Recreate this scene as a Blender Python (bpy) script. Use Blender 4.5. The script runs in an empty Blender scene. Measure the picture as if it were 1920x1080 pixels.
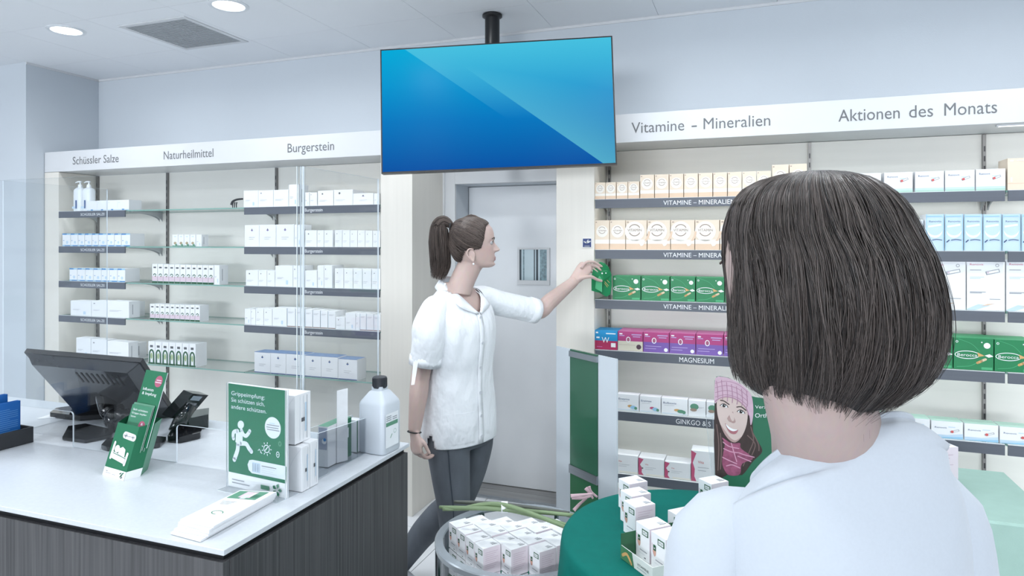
import bpy, math, random
import numpy as np
from mathutils import Vector, Matrix

random.seed(7); rng = np.random.default_rng(11)
SC = bpy.context.scene
COL = SC.collection
S20, C20, F, HY, EYE = math.sin(math.radians(20)), math.cos(math.radians(20)), 1251.0, 455.0, 1.63

# ------------------------------------------------------------------ camera
cd = bpy.data.cameras.new('camera'); cam_o = bpy.data.objects.new('camera', cd); COL.objects.link(cam_o)
cam_o.location = (0, 0, EYE); cam_o.rotation_euler = (math.radians(90), 0, math.radians(20))
cd.sensor_width = 36; cd.lens = 36 * F / 1920; cd.shift_y = -85 / 1920; cd.clip_start = 0.02
SC.camera = cam_o
# ------------------------------------------------------------------ world (daylight from the open shop front), exposure
W = bpy.data.worlds.new('world'); SC.world = W; W.use_nodes = True
W.node_tree.nodes['Background'].inputs[0].default_value = (0.90, 0.95, 1.0, 1)
W.node_tree.nodes['Background'].inputs[1].default_value = 0.5
SC.view_settings.view_transform = 'Standard'; SC.view_settings.look = 'None'
SC.view_settings.exposure = 0.34; SC.view_settings.gamma = 1.0; SC.view_settings.use_curve_mapping = False
SC.cycles.use_denoising = True
SC.cycles.max_bounces = 8; SC.cycles.transparent_max_bounces = 16
SC.cycles.caustics_reflective = False; SC.cycles.caustics_refractive = False
LAMP_W = 5.2     # watts of each recessed ceiling lamp
FRONT_FILL_W = 1750.0      # unseen fill light added far behind the camera to even the room
wl = bpy.data.lights.new('added_front_fill', 'AREA'); wl.shape = 'RECTANGLE'; wl.size = 12.0; wl.size_y = 2.5; wl.energy = FRONT_FILL_W; wl.color = (0.92, 0.96, 1.0)
wo = bpy.data.objects.new('added_front_fill', wl); COL.objects.link(wo); wo.location = (-1.2, -23.85, 1.5); wo.rotation_euler = (math.radians(90), 0, 0)
LAMP_C = (0.93, 0.97, 1.0)
LED_W = 0.6
SHELF_FILL_W = 0.38     # watts per metre of strips added behind shelf labels to brighten racks       # watts of each light strip under the rack fascias

# ------------------------------------------------------------------ geometry of the place
def xr(px, Y):                      # X on the plane Y seen at column px
    t = (px - 960) / F
    return Y * (-S20 + C20 * t) / (C20 + S20 * t)
def kd(px, Y):                      # optical depth of the plane Y at column px
    return Y / (C20 + S20 * (px - 960) / F)
def zr(py, k): return EYE + (HY - py) / F * k
def cam(px, py, k):
    t = (px - 960) / F
    return Vector((k * (-S20 + C20 * t), k * (C20 + S20 * t), zr(py, k)))
def onz(px, py, Z): return cam(px, py, (EYE - Z) * F / (py - HY))
def ony(px, py, Y): return cam(px, py, kd(px, Y))
def pgram(c, k0):                   # four corners TL TR BR BL of a flat parallelogram, first at depth k0
    d = [np.array(cam(x, y, 1.0)) - np.array((0, 0, EYE)) for x, y in c]
    A = np.stack([d[1], d[3], -d[2]], 1); k = np.linalg.solve(A, d[0] * k0)
    return [Vector(d[0] * k0) + Vector((0, 0, EYE)), Vector(d[1] * k[0]) + Vector((0, 0, EYE)),
            Vector(d[2] * k[2]) + Vector((0, 0, EYE)), Vector(d[3] * k[1]) + Vector((0, 0, EYE))]

# ------------------------------------------------------------------ materials
def lin(c):
    return tuple(((v / 255) / 12.92 if v / 255 <= 0.04045 else ((v / 255 + 0.055) / 1.055) ** 2.4) for v in c)
MATS = {}
def M(name, rgb=(200, 200, 200), rough=0.5, metal=0.0, var=0.04, scale=(8, 8, 8), bump=0.0, bscale=None, spec=0.5, coat=0.0, sheen=0.0):
    if name in MATS: return MATS[name]
    m = bpy.data.materials.new(name); m.use_nodes = True
    nt = m.node_tree; b = nt.nodes['Principled BSDF']
    c = lin(rgb)
    tc = nt.nodes.new('ShaderNodeTexCoord'); mp = nt.nodes.new('ShaderNodeMapping'); mp.inputs['Scale'].default_value = scale
    nz = nt.nodes.new('ShaderNodeTexNoise'); nz.inputs['Scale'].default_value = 1.0; nz.inputs['Detail'].default_value = 4
    nt.links.new(tc.outputs['Object'], mp.inputs['Vector']); nt.links.new(mp.outputs[0], nz.inputs['Vector'])
    r = nt.nodes.new('ShaderNodeValToRGB')
    r.color_ramp.elements[0].position = 0.3; r.color_ramp.elements[1].position = 0.7
    r.color_ramp.elements[0].color = tuple(v * (1 - var) for v in c) + (1,)
    r.color_ramp.elements[1].color = tuple(min(1, v * (1 + var)) for v in c) + (1,)
    nt.links.new(nz.outputs[0], r.inputs[0]); nt.links.new(r.outputs[0], b.inputs['Base Color'])
    b.inputs['Roughness'].default_value = rough; b.inputs['Metallic'].default_value = metal
    b.inputs['Specular IOR Level'].default_value = spec; b.inputs['Coat Weight'].default_value = coat
    b.inputs['Sheen Weight'].default_value = sheen
    if bump:
        m2 = nt.nodes.new('ShaderNodeMapping'); m2.inputs['Scale'].default_value = bscale or scale
        n2 = nt.nodes.new('ShaderNodeTexNoise'); n2.inputs['Scale'].default_value = 1.0; n2.inputs['Detail'].default_value = 3
        nt.links.new(tc.outputs['Object'], m2.inputs['Vector']); nt.links.new(m2.outputs[0], n2.inputs['Vector'])
        bp = nt.nodes.new('ShaderNodeBump'); bp.inputs['Strength'].default_value = 1.0; bp.inputs['Distance'].default_value = bump
        nt.links.new(n2.outputs[0], bp.inputs['Height']); nt.links.new(bp.outputs[0], b.inputs['Normal'])
    MATS[name] = m; return m
def acrylic(name, tint=(0.985, 0.99, 0.99), ior=1.4, gain=1.0):
    m = bpy.data.materials.new(name); m.use_nodes = True; nt = m.node_tree
    for n in list(nt.nodes): nt.nodes.remove(n)
    o = nt.nodes.new('ShaderNodeOutputMaterial'); t = nt.nodes.new('ShaderNodeBsdfTransparent'); g = nt.nodes.new('ShaderNodeBsdfGlossy')
    t.inputs[0].default_value = tint + (1,); g.inputs['Roughness'].default_value = 0.03
    fr = nt.nodes.new('ShaderNodeLayerWeight'); fr.inputs['Blend'].default_value = 0.5
    pw = nt.nodes.new('ShaderNodeMath'); pw.operation = 'POWER'; pw.inputs[1].default_value = 4.0
    mu = nt.nodes.new('ShaderNodeMath'); mu.operation = 'MULTIPLY_ADD'; mu.inputs[1].default_value = 0.6 * gain; mu.inputs[2].default_value = ((ior - 1) / (ior + 1)) ** 2 * gain
    mx = nt.nodes.new('ShaderNodeMixShader')
    nt.links.new(fr.outputs['Facing'], pw.inputs[0]); nt.links.new(pw.outputs[0], mu.inputs[0]); nt.links.new(mu.outputs[0], mx.inputs[0])
    nt.links.new(t.outputs[0], mx.inputs[1]); nt.links.new(g.outputs[0], mx.inputs[2]); nt.links.new(mx.outputs[0], o.inputs[0])
    MATS[name] = m; return m
def emit(name, rgb, s):
    m = bpy.data.materials.new(name); m.use_nodes = True; nt = m.node_tree
    b = nt.nodes['Principled BSDF']; b.inputs['Base Color'].default_value = (0.8, 0.8, 0.8, 1)
    b.inputs['Emission Color'].default_value = lin(rgb) + (1,); b.inputs['Emission Strength'].default_value = s
    MATS[name] = m; return m

WALL = M('painted_wall', (203, 210, 217), 0.7, var=0.012, scale=(2, 2, 2), bump=0.0004, bscale=(160, 160, 160))
CEIL = M('ceiling_paint', (240, 243, 247), 0.8, var=0.01, scale=(2, 2, 2), bump=0.0003, bscale=(200, 200, 200))
GAP = M('joint_grey', (120, 124, 130), 0.9)  # grey backing seen in the floor and ceiling joints
LAM = M('white_laminate', (214, 216, 219), 0.4, var=0.01)
CREAM = M('cream_laminate', (226, 222, 214), 0.45, var=0.02, scale=(40, 40, 1.2))
BACKP = M('rack_back_panel', (230, 228, 222), 0.5, var=0.02, scale=(1.5, 1, 26))
DOORM = M('door_paint', (236, 239, 243), 0.45, var=0.01)
STRIP = M('anthracite_strip', (92, 97, 107), 0.5, var=0.05, scale=(2, 20, 60))
STEEL = M('brushed_steel', (170, 175, 180), 0.3, metal=1.0, var=0.05, scale=(4, 4, 80))
DSTEEL = M('slotted_rail_metal', (128, 126, 124), 0.4, metal=0.6)
BLACK = M('black_plastic', (24, 25, 28), 0.35)
GBLACK = M('glossy_black', (16, 17, 20), 0.12, coat=0.3)
WHITE = M('white_card', (238, 240, 243), 0.55, var=0.012)
WPRINT = M('white_print', (242, 244, 246), 0.6, var=0.0)
PAPER = M('paper', (236, 238, 241), 0.7, var=0.02, scale=(3, 60, 60))
INK = M('ink_grey', (150, 154, 162), 0.7)
INKD = M('ink_dark', (92, 95, 100), 0.7)
LETTER = M('letter_grey', (108, 110, 113), 0.6)
GREEN = M('print_green', (28, 108, 74), 0.5, var=0.03)
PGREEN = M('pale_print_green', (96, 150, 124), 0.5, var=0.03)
GLASS = acrylic('shelf_glass', (0.95, 0.975, 0.97), 1.45)
GEDGE = M('glass_edge', (132, 172, 162), 0.2, var=0.08)
ACR = acrylic('clear_acrylic', (0.97, 0.98, 0.985), 1.35)
AEDGE = M('acrylic_edge', (224, 232, 238), 0.25, var=0.03)

# ------------------------------------------------------------------ mesh builder
TXT = {}
def text_geo(s):
    if s in TXT: return TXT[s]
    cu = bpy.data.curves.new('txt', 'FONT'); cu.body = s; cu.size = 1.0; cu.resolution_u = 3
    o = bpy.data.objects.new('txt', cu); COL.objects.link(o)
    dg = bpy.context.evaluated_depsgraph_get(); dg.update()
    me = bpy.data.meshes.new_from_object(o.evaluated_get(dg))
    v = np.array([tuple(p.co) for p in me.vertices]) if len(me.vertices) else np.zeros((0, 3))
    f = [tuple(p.vertices) for p in me.polygons]
    bpy.data.objects.remove(o); bpy.data.curves.remove(cu); bpy.data.meshes.remove(me)
    TXT[s] = (v, f); return TXT[s]

class MB:
    def __init__(s): s.v = []; s.f = []; s.m = []; s.mats = []
    def mi(s, m):
        if m not in s.mats: s.mats.append(m)
        return s.mats.index(m)
    def add(s, vs, fs, m):
        o = len(s.v); i = s.mi(m)
        s.v.extend(tuple(map(float, p)) for p in vs)
        for f in fs: s.f.append(tuple(j + o for j in f)); s.m.append(i)
        return s
    def box(s, x0, y0, z0, x1, y1, z1, m, mat=None):
        vs = [(x, y, z) for z in (z0, z1) for y in (y0, y1) for x in (x0, x1)]
        if mat: vs = [mat @ Vector(p) for p in vs]
        return s.add(vs, [(0, 2, 3, 1), (4, 5, 7, 6), (0, 1, 5, 4), (2, 6, 7, 3), (0, 4, 6, 2), (1, 3, 7, 5)], m)
    def slab(s, q, n, th, m, medge=None):          # q: four corners CCW seen from n; thickness goes behind
        n = Vector(n).normalized(); b = [p - n * th for p in q]
        s.add(list(q), [(0, 1, 2, 3)], m); s.add(b, [(3, 2, 1, 0)], m)
        for i in range(len(q)):
            j = (i + 1) % len(q); s.add([q[i], b[i], b[j], q[j]], [(0, 1, 2, 3)], medge or m)
        return s
    def prism(s, pts, z0, z1, m, mat=None, mtop=None):   # polygon in xy extruded in z
        n = len(pts); vs = [(x, y, z0) for x, y in pts] + [(x, y, z1) for x, y in pts]
        if mat: vs = [mat @ Vector(p) for p in vs]
        s.add(vs, [tuple(range(n - 1, -1, -1))] + [(i, (i + 1) % n, n + (i + 1) % n, n + i) for i in range(n)], m)
        return s.add(vs, [tuple(range(n, 2 * n))], mtop or m)
    def lathe(s, prof, m, c=(0, 0, 0), n=24, caps=True, mat=None, a0=0, sq=None):
        vs = []; fs = []
        for r, z in prof:
            for i in range(n):
                a = 2 * math.pi * i / n + a0; cx, sy = math.cos(a), math.sin(a)
                if sq:
                    e = 2 / sq; cx = math.copysign(abs(cx) ** e, cx); sy = math.copysign(abs(sy) ** e, sy)
                rx, ry = r if isinstance(r, tuple) else (r, r)
                p = Vector((c[0] + rx * cx, c[1] + ry * sy, c[2] + z)); vs.append(mat @ p if mat else p)
        for j in range(len(prof) - 1):
            for i in range(n):
                k = (i + 1) % n; fs.append((j * n + i, j * n + k, (j + 1) * n + k, (j + 1) * n + i))
        if caps: fs += [tuple(range(n - 1, -1, -1)), tuple((len(prof) - 1) * n + i for i in range(n))]
        return s.add(vs, fs, m)
    def rings(s, R, m, caps=True, closed=True):
        R = np.asarray(R, float); a, n = R.shape[:2]; fs = []
        for j in range(a - 1):
            for i in range(n if closed else n - 1):
                k = (i + 1) % n; fs.append((j * n + i, j * n + k, (j + 1) * n + k, (j + 1) * n + i))
        if caps: fs += [tuple(range(n - 1, -1, -1)), tuple((a - 1) * n + i for i in range(n))]
        return s.add(R.reshape(-1, 3), fs, m)
    def tube(s, pts, rad, m, n=10, up=(0, 0, 1), caps=True):
        return s.rings(tube_rings(pts, rad, n, up), m, caps)
    def build(s, name, parent=None, smooth=False, bevel=0, loc=None, local=False):
        me = bpy.data.meshes.new(name)
        v = s.v
        o = bpy.data.objects.new(name, me); COL.objects.link(o)
        if loc is not None:
            v = [(x - loc[0], y - loc[1], z - loc[2]) for x, y, z in v] if not local else v
            o.location = loc
        me.from_pydata(v, [], s.f)
        for m in s.mats: me.materials.append(m)
        me.polygons.foreach_set('material_index', s.m)
        if smooth is True: me.polygons.foreach_set('use_smooth', [True] * len(me.polygons))
        elif smooth: me.shade_smooth() ; me.set_sharp_from_angle(angle=math.radians(smooth))
        me.update()
        if parent: o.parent = parent; o.location = o.location - parent_loc(parent) if loc is not None else -parent_loc(parent)
        if bevel:
            b = o.modifiers.new('bevel', 'BEVEL'); b.width = bevel; b.segments = 2; b.limit_method = 'ANGLE'; b.angle_limit = math.radians(50)
        return o
def parent_loc(p):
    l = Vector(p.location)
    while p.parent: p = p.parent; l = l + Vector(p.location)
    return l
def tube_rings(pts, rad, n=10, up=(0, 0, 1)):
    P = [Vector(p) for p in pts]; R = []
    for i, p in enumerate(P):
        t = (P[min(i + 1, len(P) - 1)] - P[max(i - 1, 0)]).normalized()
        u = Vector(up); sd = u.cross(t)
        if sd.length < 1e-3: sd = Vector((1, 0, 0)).cross(t)
        sd.normalize(); w = t.cross(sd)
        r = rad[i] if isinstance(rad, (list, tuple)) and not isinstance(rad, float) else rad
        ru, rv = r if isinstance(r, tuple) else (r, r)
        R.append([tuple(p + sd * (ru * math.cos(2 * math.pi * j / n)) + w * (rv * math.sin(2 * math.pi * j / n))) for j in range(n)])
    return R
def spline(pts, n=8, closed=False):
    P = [np.array(p, float) for p in pts]; out = []; L = len(P)
    for i in range(L if closed else L - 1):
        g = lambda k: P[k % L] if closed else P[min(max(k, 0), L - 1)]
        a, b, c, d = g(i - 1), g(i), g(i + 1), g(i + 2)
        for j in range(n):
            t = j / n
            out.append(0.5 * (2 * b + (c - a) * t + (2 * a - 5 * b + 4 * c - d) * t * t + (3 * b - a - 3 * c + d) * t ** 3))
    if not closed: out.append(P[-1])
    return [tuple(p) for p in out]
def interp_rows(rows, zs):
    A = np.array(sorted(rows), float); return np.stack([np.interp(zs, A[:, 0], A[:, i]) for i in range(1, A.shape[1])], 1)
def smooth_rows(rows, n):          # Catmull-Rom through the rows
    return spline(rows, n)

class Flat:                         # flat print on a plane: O origin, U right, V up, N towards the viewer; metres
    def __init__(s, mb, O, U, V, N=None):
        s.mb, s.O = mb, Vector(O); s.U, s.V = Vector(U).normalized(), Vector(V).normalized()
        s.N = Vector(N).normalized() if N is not None else s.U.cross(s.V).normalized(); s.lay = 0.0005; s.map = None
    def p(s, x, y, l=1):
        if s.map: x, y = s.map(x, y)
        return s.O + s.U * x + s.V * y + s.N * (s.lay * l)
    def poly(s, pts, m, l=1, sm=0):
        if sm: pts = spline(pts, sm, True)
        s.mb.add([s.p(x, y, l) for x, y in pts], [tuple(range(len(pts)))], m); return s
    def rect(s, x0, y0, x1, y1, m, l=1): return s.poly([(x0, y0), (x1, y0), (x1, y1), (x0, y1)], m, l)
    def disc(s, x, y, r, m, l=1, n=20, ry=None):
        return s.poly([(x + r * math.cos(2 * math.pi * i / n), y + (ry or r) * math.sin(2 * math.pi * i / n)) for i in range(n)], m, l)
    def ring(s, x, y, r, w, m, l=1, n=20, ry=None, a0=0, a1=360):
        ry = ry or r; k = n if a1 - a0 >= 360 else n + 1
        A = [math.radians(a0 + (a1 - a0) * i / n) for i in range(k)]
        vs = [s.p(x + r * math.cos(a), y + ry * math.sin(a), l) for a in A] + [s.p(x + (r - w) * math.cos(a), y + (ry - w) * math.sin(a), l) for a in A]
        s.mb.add(vs, [(i, (i + 1) % k, k + (i + 1) % k, k + i) for i in range(k if k == n else n)], m); return s
    def stroke(s, pts, w, m, l=1, sm=0, round=True):
        if sm: pts = spline(pts, sm)
        P = [Vector((a, b)) for a, b in pts]; L = []; R = []
        for i, q in enumerate(P):
            t = (P[min(i + 1, len(P) - 1)] - P[max(i - 1, 0)]).normalized(); nn = Vector((-t.y, t.x)) * w / 2
            L.append(q + nn); R.append(q - nn)
        n = len(P); vs = [s.p(a.x, a.y, l) for a in L] + [s.p(a.x, a.y, l) for a in R]
        s.mb.add(vs, [(n + i, n + i + 1, i + 1, i) for i in range(n - 1)], m)
        if round:
            for q in (P[0], P[-1]): s.disc(q.x, q.y, w / 2, m, l, 12)
        return s
    def text(s, st, x, y, size, m, l=1, sx=1.0, align='L', rot=0, width=None):
        v, f = text_geo(st)
        if not len(v): return s
        if width: sx = width / (size * (v[:, 0].max() - v[:, 0].min()))
        w = (v[:, 0].max()) * size * sx
        dx = {'L': 0, 'C': -w / 2, 'R': -w}[align]; c, q = math.cos(math.radians(rot)), math.sin(math.radians(rot))
        pts = []
        for a in v:
            X, Y = a[0] * size * sx + dx, a[1] * size
            pts.append(s.p(x + X * c - Y * q, y + X * q + Y * c, l))
        s.mb.add(pts, f, m); return s

# ------------------------------------------------------------------ naming
def tag(o, label, cat, group=None):
    assert 4 <= len(label.split()) <= 16, label
    o['label'] = label; o['category'] = cat
    if group: o['group'] = group
    return o
def thing(name, label, cat, loc=(0, 0, 0), group=None):
    o = bpy.data.objects.new(name, None); COL.objects.link(o); o.location = loc; o.empty_display_size = 0.05
    return tag(o, label, cat, group)
def struct(o): o['kind'] = 'structure'; return o
ORD = ['leftmost', 'second from left', 'third from left', 'fourth from left', 'fifth from left', 'sixth from left', 'seventh from left',
       'eighth from left', 'ninth from left', 'tenth from left', 'eleventh from left', 'twelfth from left', 'thirteenth from left', 'fourteenth from left']
def rz(a): return Matrix.Rotation(a, 4, 'Z')
def basis(o, u, v, w):
    return Matrix(((u[0], v[0], w[0], o[0]), (u[1], v[1], w[1], o[1]), (u[2], v[2], w[2], o[2]), (0, 0, 0, 1)))
# ================================================================== room shell
ZC, YB, FRONT, XL = 2.96, 3.97, 3.524, -5.04
PILX0, PILX1 = -2.128, -1.914        # left pillar
PIRX0, PIRX1 = -1.024, -0.812        # right pillar
DX0, DX1, DZ, DY = -1.832, -0.93, 2.01, 4.21
YC1 = 3.39

fl = MB().box(-7.6, -24.0, -.012, 5.2, -3.2, 0, M('floor_tile', (230, 232, 235), 0.35, var=0.02, scale=(3, 3, 3))).box(-7.6, -24.0, -0.12, 5.2, 4.6, -0.012, GAP).build('floor'); struct(fl)
TILE = M('floor_tile', (230, 232, 235), 0.35, var=0.02, scale=(3, 3, 3))
tm = None
for i in range(21):
    for j in range(12):
        x, y = -7.6 + 0.6 * i, -3.2 + 0.6 * j
        if tm is None:
            o = MB().box(0.002, 0.002, -0.012, 0.598, 0.598, 0.0, TILE).build('floor_tile', fl, loc=(0, 0, 0)); tm = o.data
        else:
            o = bpy.data.objects.new('floor_tile', tm); COL.objects.link(o); o.parent = fl
        o.location = (x, y, 0)
PLANK = M('grey_wood_floor', (150, 150, 150), 0.45, var=0.15, scale=(2, 50, 50))
for i in range(2):
    MB().box(DX0 - 0.02, YB + 0.005 + 0.118 * i, 0.0, DX1 + 0.05, YB + 0.12 + 0.118 * i, 0.006, PLANK).build('floor_plank', fl)
MB().box(DX0 - 0.02, YB - 0.03, 0.0, DX1 + 0.05, YB + 0.003, 0.010, STEEL).build('threshold', fl)

ce = MB().box(-7.6, -24.0, ZC, 5.2, -3.08, ZC + .01, CEIL).box(-7.6, -24.0, ZC + 0.01, 5.2, 4.6, ZC + 0.12, GAP).build('ceiling'); struct(ce)
gx = [-0.53 + 0.645 * n for n in range(-11, 9)]; gy = [3.53 - 0.66 * m for m in range(10, -1, -1)] + [4.19]
for i in range(len(gx) - 1):
    for j in range(len(gy) - 1):
        x0, x1, y0, y1 = gx[i] + .0012, gx[i + 1] - .0012, gy[j] + .0012, min(gy[j + 1], YB) - .0012
        MB().box(x0, y0, ZC, x1, y1, ZC + 0.012, CEIL).build('ceiling_panel', ce)

wb = MB()
wb.box(XL - 0.1, YB, 0, DX0, YB + 0.1, ZC + .01, WALL); wb.box(DX1, YB, 0, 5.3, YB + 0.1, ZC + .01, WALL); wb.box(DX0, YB, DZ, DX1, YB + 0.1, ZC + .01, WALL)
wb.box(DX0 - .1, YB + .1, 0, DX0, DY + .05, DZ + .1, WALL); wb.box(DX1, YB + .1, 0, DX1 + .1, DY + .05, DZ + .1, WALL); wb.box(DX0, YB + .1, DZ, DX1, DY + .05, DZ + .1, WALL)
struct(wb.build('wall_back'))
struct(MB().box(XL - 0.12, YC1 + .0, 0, XL, YB, ZC + .01, WALL).box(-7.6, YC1, 0, XL - .12, YC1 + .12, ZC + .01, WALL).build('wall_left'))
struct(MB().box(PILX0, FRONT, 0, PILX1, YB, 2.305, CREAM).build('trim_1', bevel=0.002))
struct(MB().box(PIRX0, FRONT, 0, PIRX1, YB, 2.305, CREAM).build('trim_2', bevel=0.002))
struct(MB().box(-7.72, -24.0, 0, -7.6, YC1, ZC, WALL).build('wall_west'))
struct(MB().box(5.2, -24.0, 0, 5.32, YB, ZC, WALL).build('wall_right'))
struct(MB().box(-7.6, -24.12, 0, 5.2, -24.0, .22, WALL).box(-7.6, -24.12, 2.78, 5.2, -24.0, ZC, WALL).build('wall_front'))
for i in range(7): struct(MB().box(-7.5 + 2.1 * i, -24.1, .22, -7.44 + 2.1 * i, -24.0, 2.78, LAM).build('window_%d' % (i + 1)))  # mullions added to frame the unseen fill light
# thin shadow-gap profile where the ceiling meets the walls
struct(MB().box(XL, YB - .006, ZC - .016, 5.2, YB, ZC, LAM).box(XL, YC1, ZC - .016, XL + .006, YB, ZC, LAM).build('trim_3'))

# door with frame and small vision window
dr = struct(MB().box(DX0 + .004, DY - .045, 0.012, DX1 - .004, DY, DZ - .006, DOORM).build('door_1', bevel=0.002))
fr = MB()
fr.box(DX0 - .085, YB - .022, 0, DX0, YB, DZ + .085, LAM); fr.box(DX1, YB - .022, 0, DX1 + .085, YB, DZ + .085, LAM); fr.box(DX0, YB - .022, DZ, DX1, YB, DZ + .085, LAM)
fr.box(DX0 - .085, YB - .034, 0, DX0 - .07, YB - .022, DZ + .085, LAM)
fr.build('door_frame', dr, bevel=0.002)
a, b = ony(975, 525, DY - .045), ony(1026, 468, DY - .045)
x0, x1, z0, z1 = a.x, b.x, a.z, b.z; y = DY - .045
wf = MB()
for q in ((x0 - .015, z0 - .03, x1 + .02, z0), (x0 - .015, z1, x1 + .02, z1 + .012), (x0 - .015, z0, x0, z1), (x1, z0, x1 + .02, z1)):
    wf.box(q[0], y - .012, q[1], q[2], y, q[3], LAM)
wf = wf.build('window_frame', dr, bevel=0.0015)
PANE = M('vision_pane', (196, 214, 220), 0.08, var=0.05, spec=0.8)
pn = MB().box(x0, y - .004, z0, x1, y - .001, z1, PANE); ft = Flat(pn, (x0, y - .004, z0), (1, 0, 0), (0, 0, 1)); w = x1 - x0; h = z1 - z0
DK = M('pane_reflection_dark', (52, 66, 74), 0.15); MID = M('pane_reflection_mid', (120, 146, 154), 0.15, var=0.4, scale=(60, 60, 60))
for u0, u1, m in ((0, .06, DK), (.12, .17, MID), (.52, .56, DK), (.6, .68, DK), (.74, 1.0, MID)): ft.rect(u0 * w, 0, u1 * w, h, m)  # stripes of reflection painted onto the pane
pn.build('window_pane', wf)

# ------------------------------------------------------------------ lamps and vent
LGLOW = emit('lamp_diffuser', (244, 250, 255), 6.0)
SGLOW = emit('strip_diffuser', (240, 246, 252), 1.1)
RING = M('lamp_ring', (228, 232, 236), 0.4)
def downlight(x, y, label, group=None):
    t = thing('ceiling_lamp', label, 'lamp', (x, y, ZC), group)
    MB().lathe([(.108, 0.0), (.108, -.004), (.096, -.008), (.086, -.006), (.082, .0)], RING, (x, y, ZC), 32, caps=False).build('trim_ring', t, smooth=30)
    MB().lathe([(.083, -.0035), (.05, -.0045), (.001, -.005)], LGLOW, (x, y, ZC), 32, caps=True).build('diffuser', t)
    ld = bpy.data.lights.new('lamp_light', 'AREA'); ld.shape = 'DISK'; ld.size = 0.16; ld.energy = LAMP_W; ld.color = LAMP_C; ld.spread = math.radians(165)
    lo = bpy.data.objects.new('lamp_light', ld); COL.objects.link(lo); lo.parent = t; lo.location = (0, 0, -.012)
downlight(-4.05, 2.97, 'round recessed white ceiling lamp nearest the left corner wall')
downlight(-2.77, 2.97, 'round recessed white ceiling lamp at top edge, right of the ceiling vent')
for m in range(5):
    for n in range(-1, 6):  # leftmost column added out of view to brighten left wall and ceiling
        if m == 0 and n < 2: continue
        downlight(-4.05 + 1.28 * n, 2.97 - 1.28 * m, 'round recessed white ceiling lamp overhead, out of view', 'ceiling lamps out of view')
vt = thing('ceiling_vent', 'grey perforated square ventilation grille in the ceiling between two lamps', 'vent', onz(347, 62, ZC))
v = [onz(*p, ZC - .004) for p in ((283, 64), (372, 49), (411, 67), (326, 78))]
cx = sum((p for p in v), Vector()) / 4
vx0, vx1 = min(p.x for p in v), max(p.x for p in v); vy0, vy1 = min(p.y for p in v), max(p.y for p in v)
U = (v[1] - v[0]); 
hw = .235; hh = .235
VG = M('vent_grey', (176, 180, 184), 0.5)
f = MB()
for q in ((-hw - .03, -hh - .03, hw + .03, -hh), (-hw - .03, hh, hw + .03, hh + .03), (-hw - .03, -hh, -hw, hh), (hw, -hh, hw + .03, hh)):
    f.box(cx.x + q[0], cx.y + q[1], ZC - .006, cx.x + q[2], cx.y + q[3], ZC, LAM)
f.build('vent_frame', vt, bevel=0.001)
MB().box(cx.x - hw, cx.y - hh, ZC - .001, cx.x + hw, cx.y + hh, ZC, M('vent_dark', (96, 98, 102), 0.7)).build('vent_backing', vt)
for i in range(24):
    yy = cx.y - hh + (i + .5) * 2 * hh / 24
    MB().box(cx.x - hw, yy - .0058, ZC - .005, cx.x + hw, yy + .0058, ZC - .0015, VG).build('slat', vt)

# ------------------------------------------------------------------ header signs
def header(x0, x1, label, texts):
    t = thing('header_sign', label, 'sign', ((x0 + x1) / 2, FRONT, 2.16))
    MB().box(x0, FRONT, 2.16, x1, YB - .002, 2.31, LAM).build('fascia', t, bevel=0.0015)
    for s, pa, pb in texts:
        xa, xb = xr(pa, FRONT), xr(pb, FRONT); mb = MB()
        Flat(mb, (xa, FRONT - .0005, 2.207), (1, 0, 0), (0, 0, 1)).text(s, 0, 0, .082, LETTER, width=xb - xa)
        mb.build('lettering', t)
    return t
header(XL + .005, PILX0, 'long white fascia board reading Schüssler Salze, Naturheilmittel, Burgerstein over left rack',
       [('Schüssler Salze', 136, 222), ('Naturheilmittel', 306, 399), ('Burgerstein', 538, 625)])
header(PIRX1, 2.6, 'long white fascia board reading Vitamine - Mineralien, Aktionen des Monats over right rack',
       [('Vitamine', 1184, 1283), ('-', 1295, 1305), ('Mineralien', 1317, 1442), ('Aktionen', 1572, 1687), ('des', 1703, 1748), ('Monats', 1768, 1867)])

# ------------------------------------------------------------------ shelving racks
YR = 3.84
LZ = [1.862, 1.603, 1.346, 1.090, .778]
RZ = [1.862, 1.592, 1.325, 1.055, .736, .405]
def rail(t, x):
    r = MB().box(x - .007, YR - .018, .1, x + .007, YR, 2.155, DSTEEL)
    r = r.build('slotted_rail', t)
    s = MB()
    for k in range(40): s.box(x - .003, YR - .0192, .2 + .048 * k, x + .003, YR - .0178, .226 + .048 * k, BLACK)
    s.build('slots', r)['kind'] = 'stuff'
BRKT = M('bracket_grey', (176, 178, 180), .45)
def bracket(s, x, z):
    pts = [(YR - .018, z - .075)] + [(YR - .02 - .25 * (1 - math.cos(a)), z - .075 + .06 * math.sin(a)) for a in np.linspace(.15, 1.5, 7)] + [(3.56, z - .013), (3.56, z - .007), (YR - .018, z - .007)]
    n = len(pts); vs = [(x - .003, a, b) for a, b in pts] + [(x + .003, a, b) for a, b in pts]
    m = MB(); m.add(vs, [tuple(range(n)), tuple(range(2 * n - 1, n - 1, -1))] + [(i, n + i, n + (i + 1) % n, (i + 1) % n) for i in range(n)], BRKT)
    m.build('bracket', s)
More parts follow.
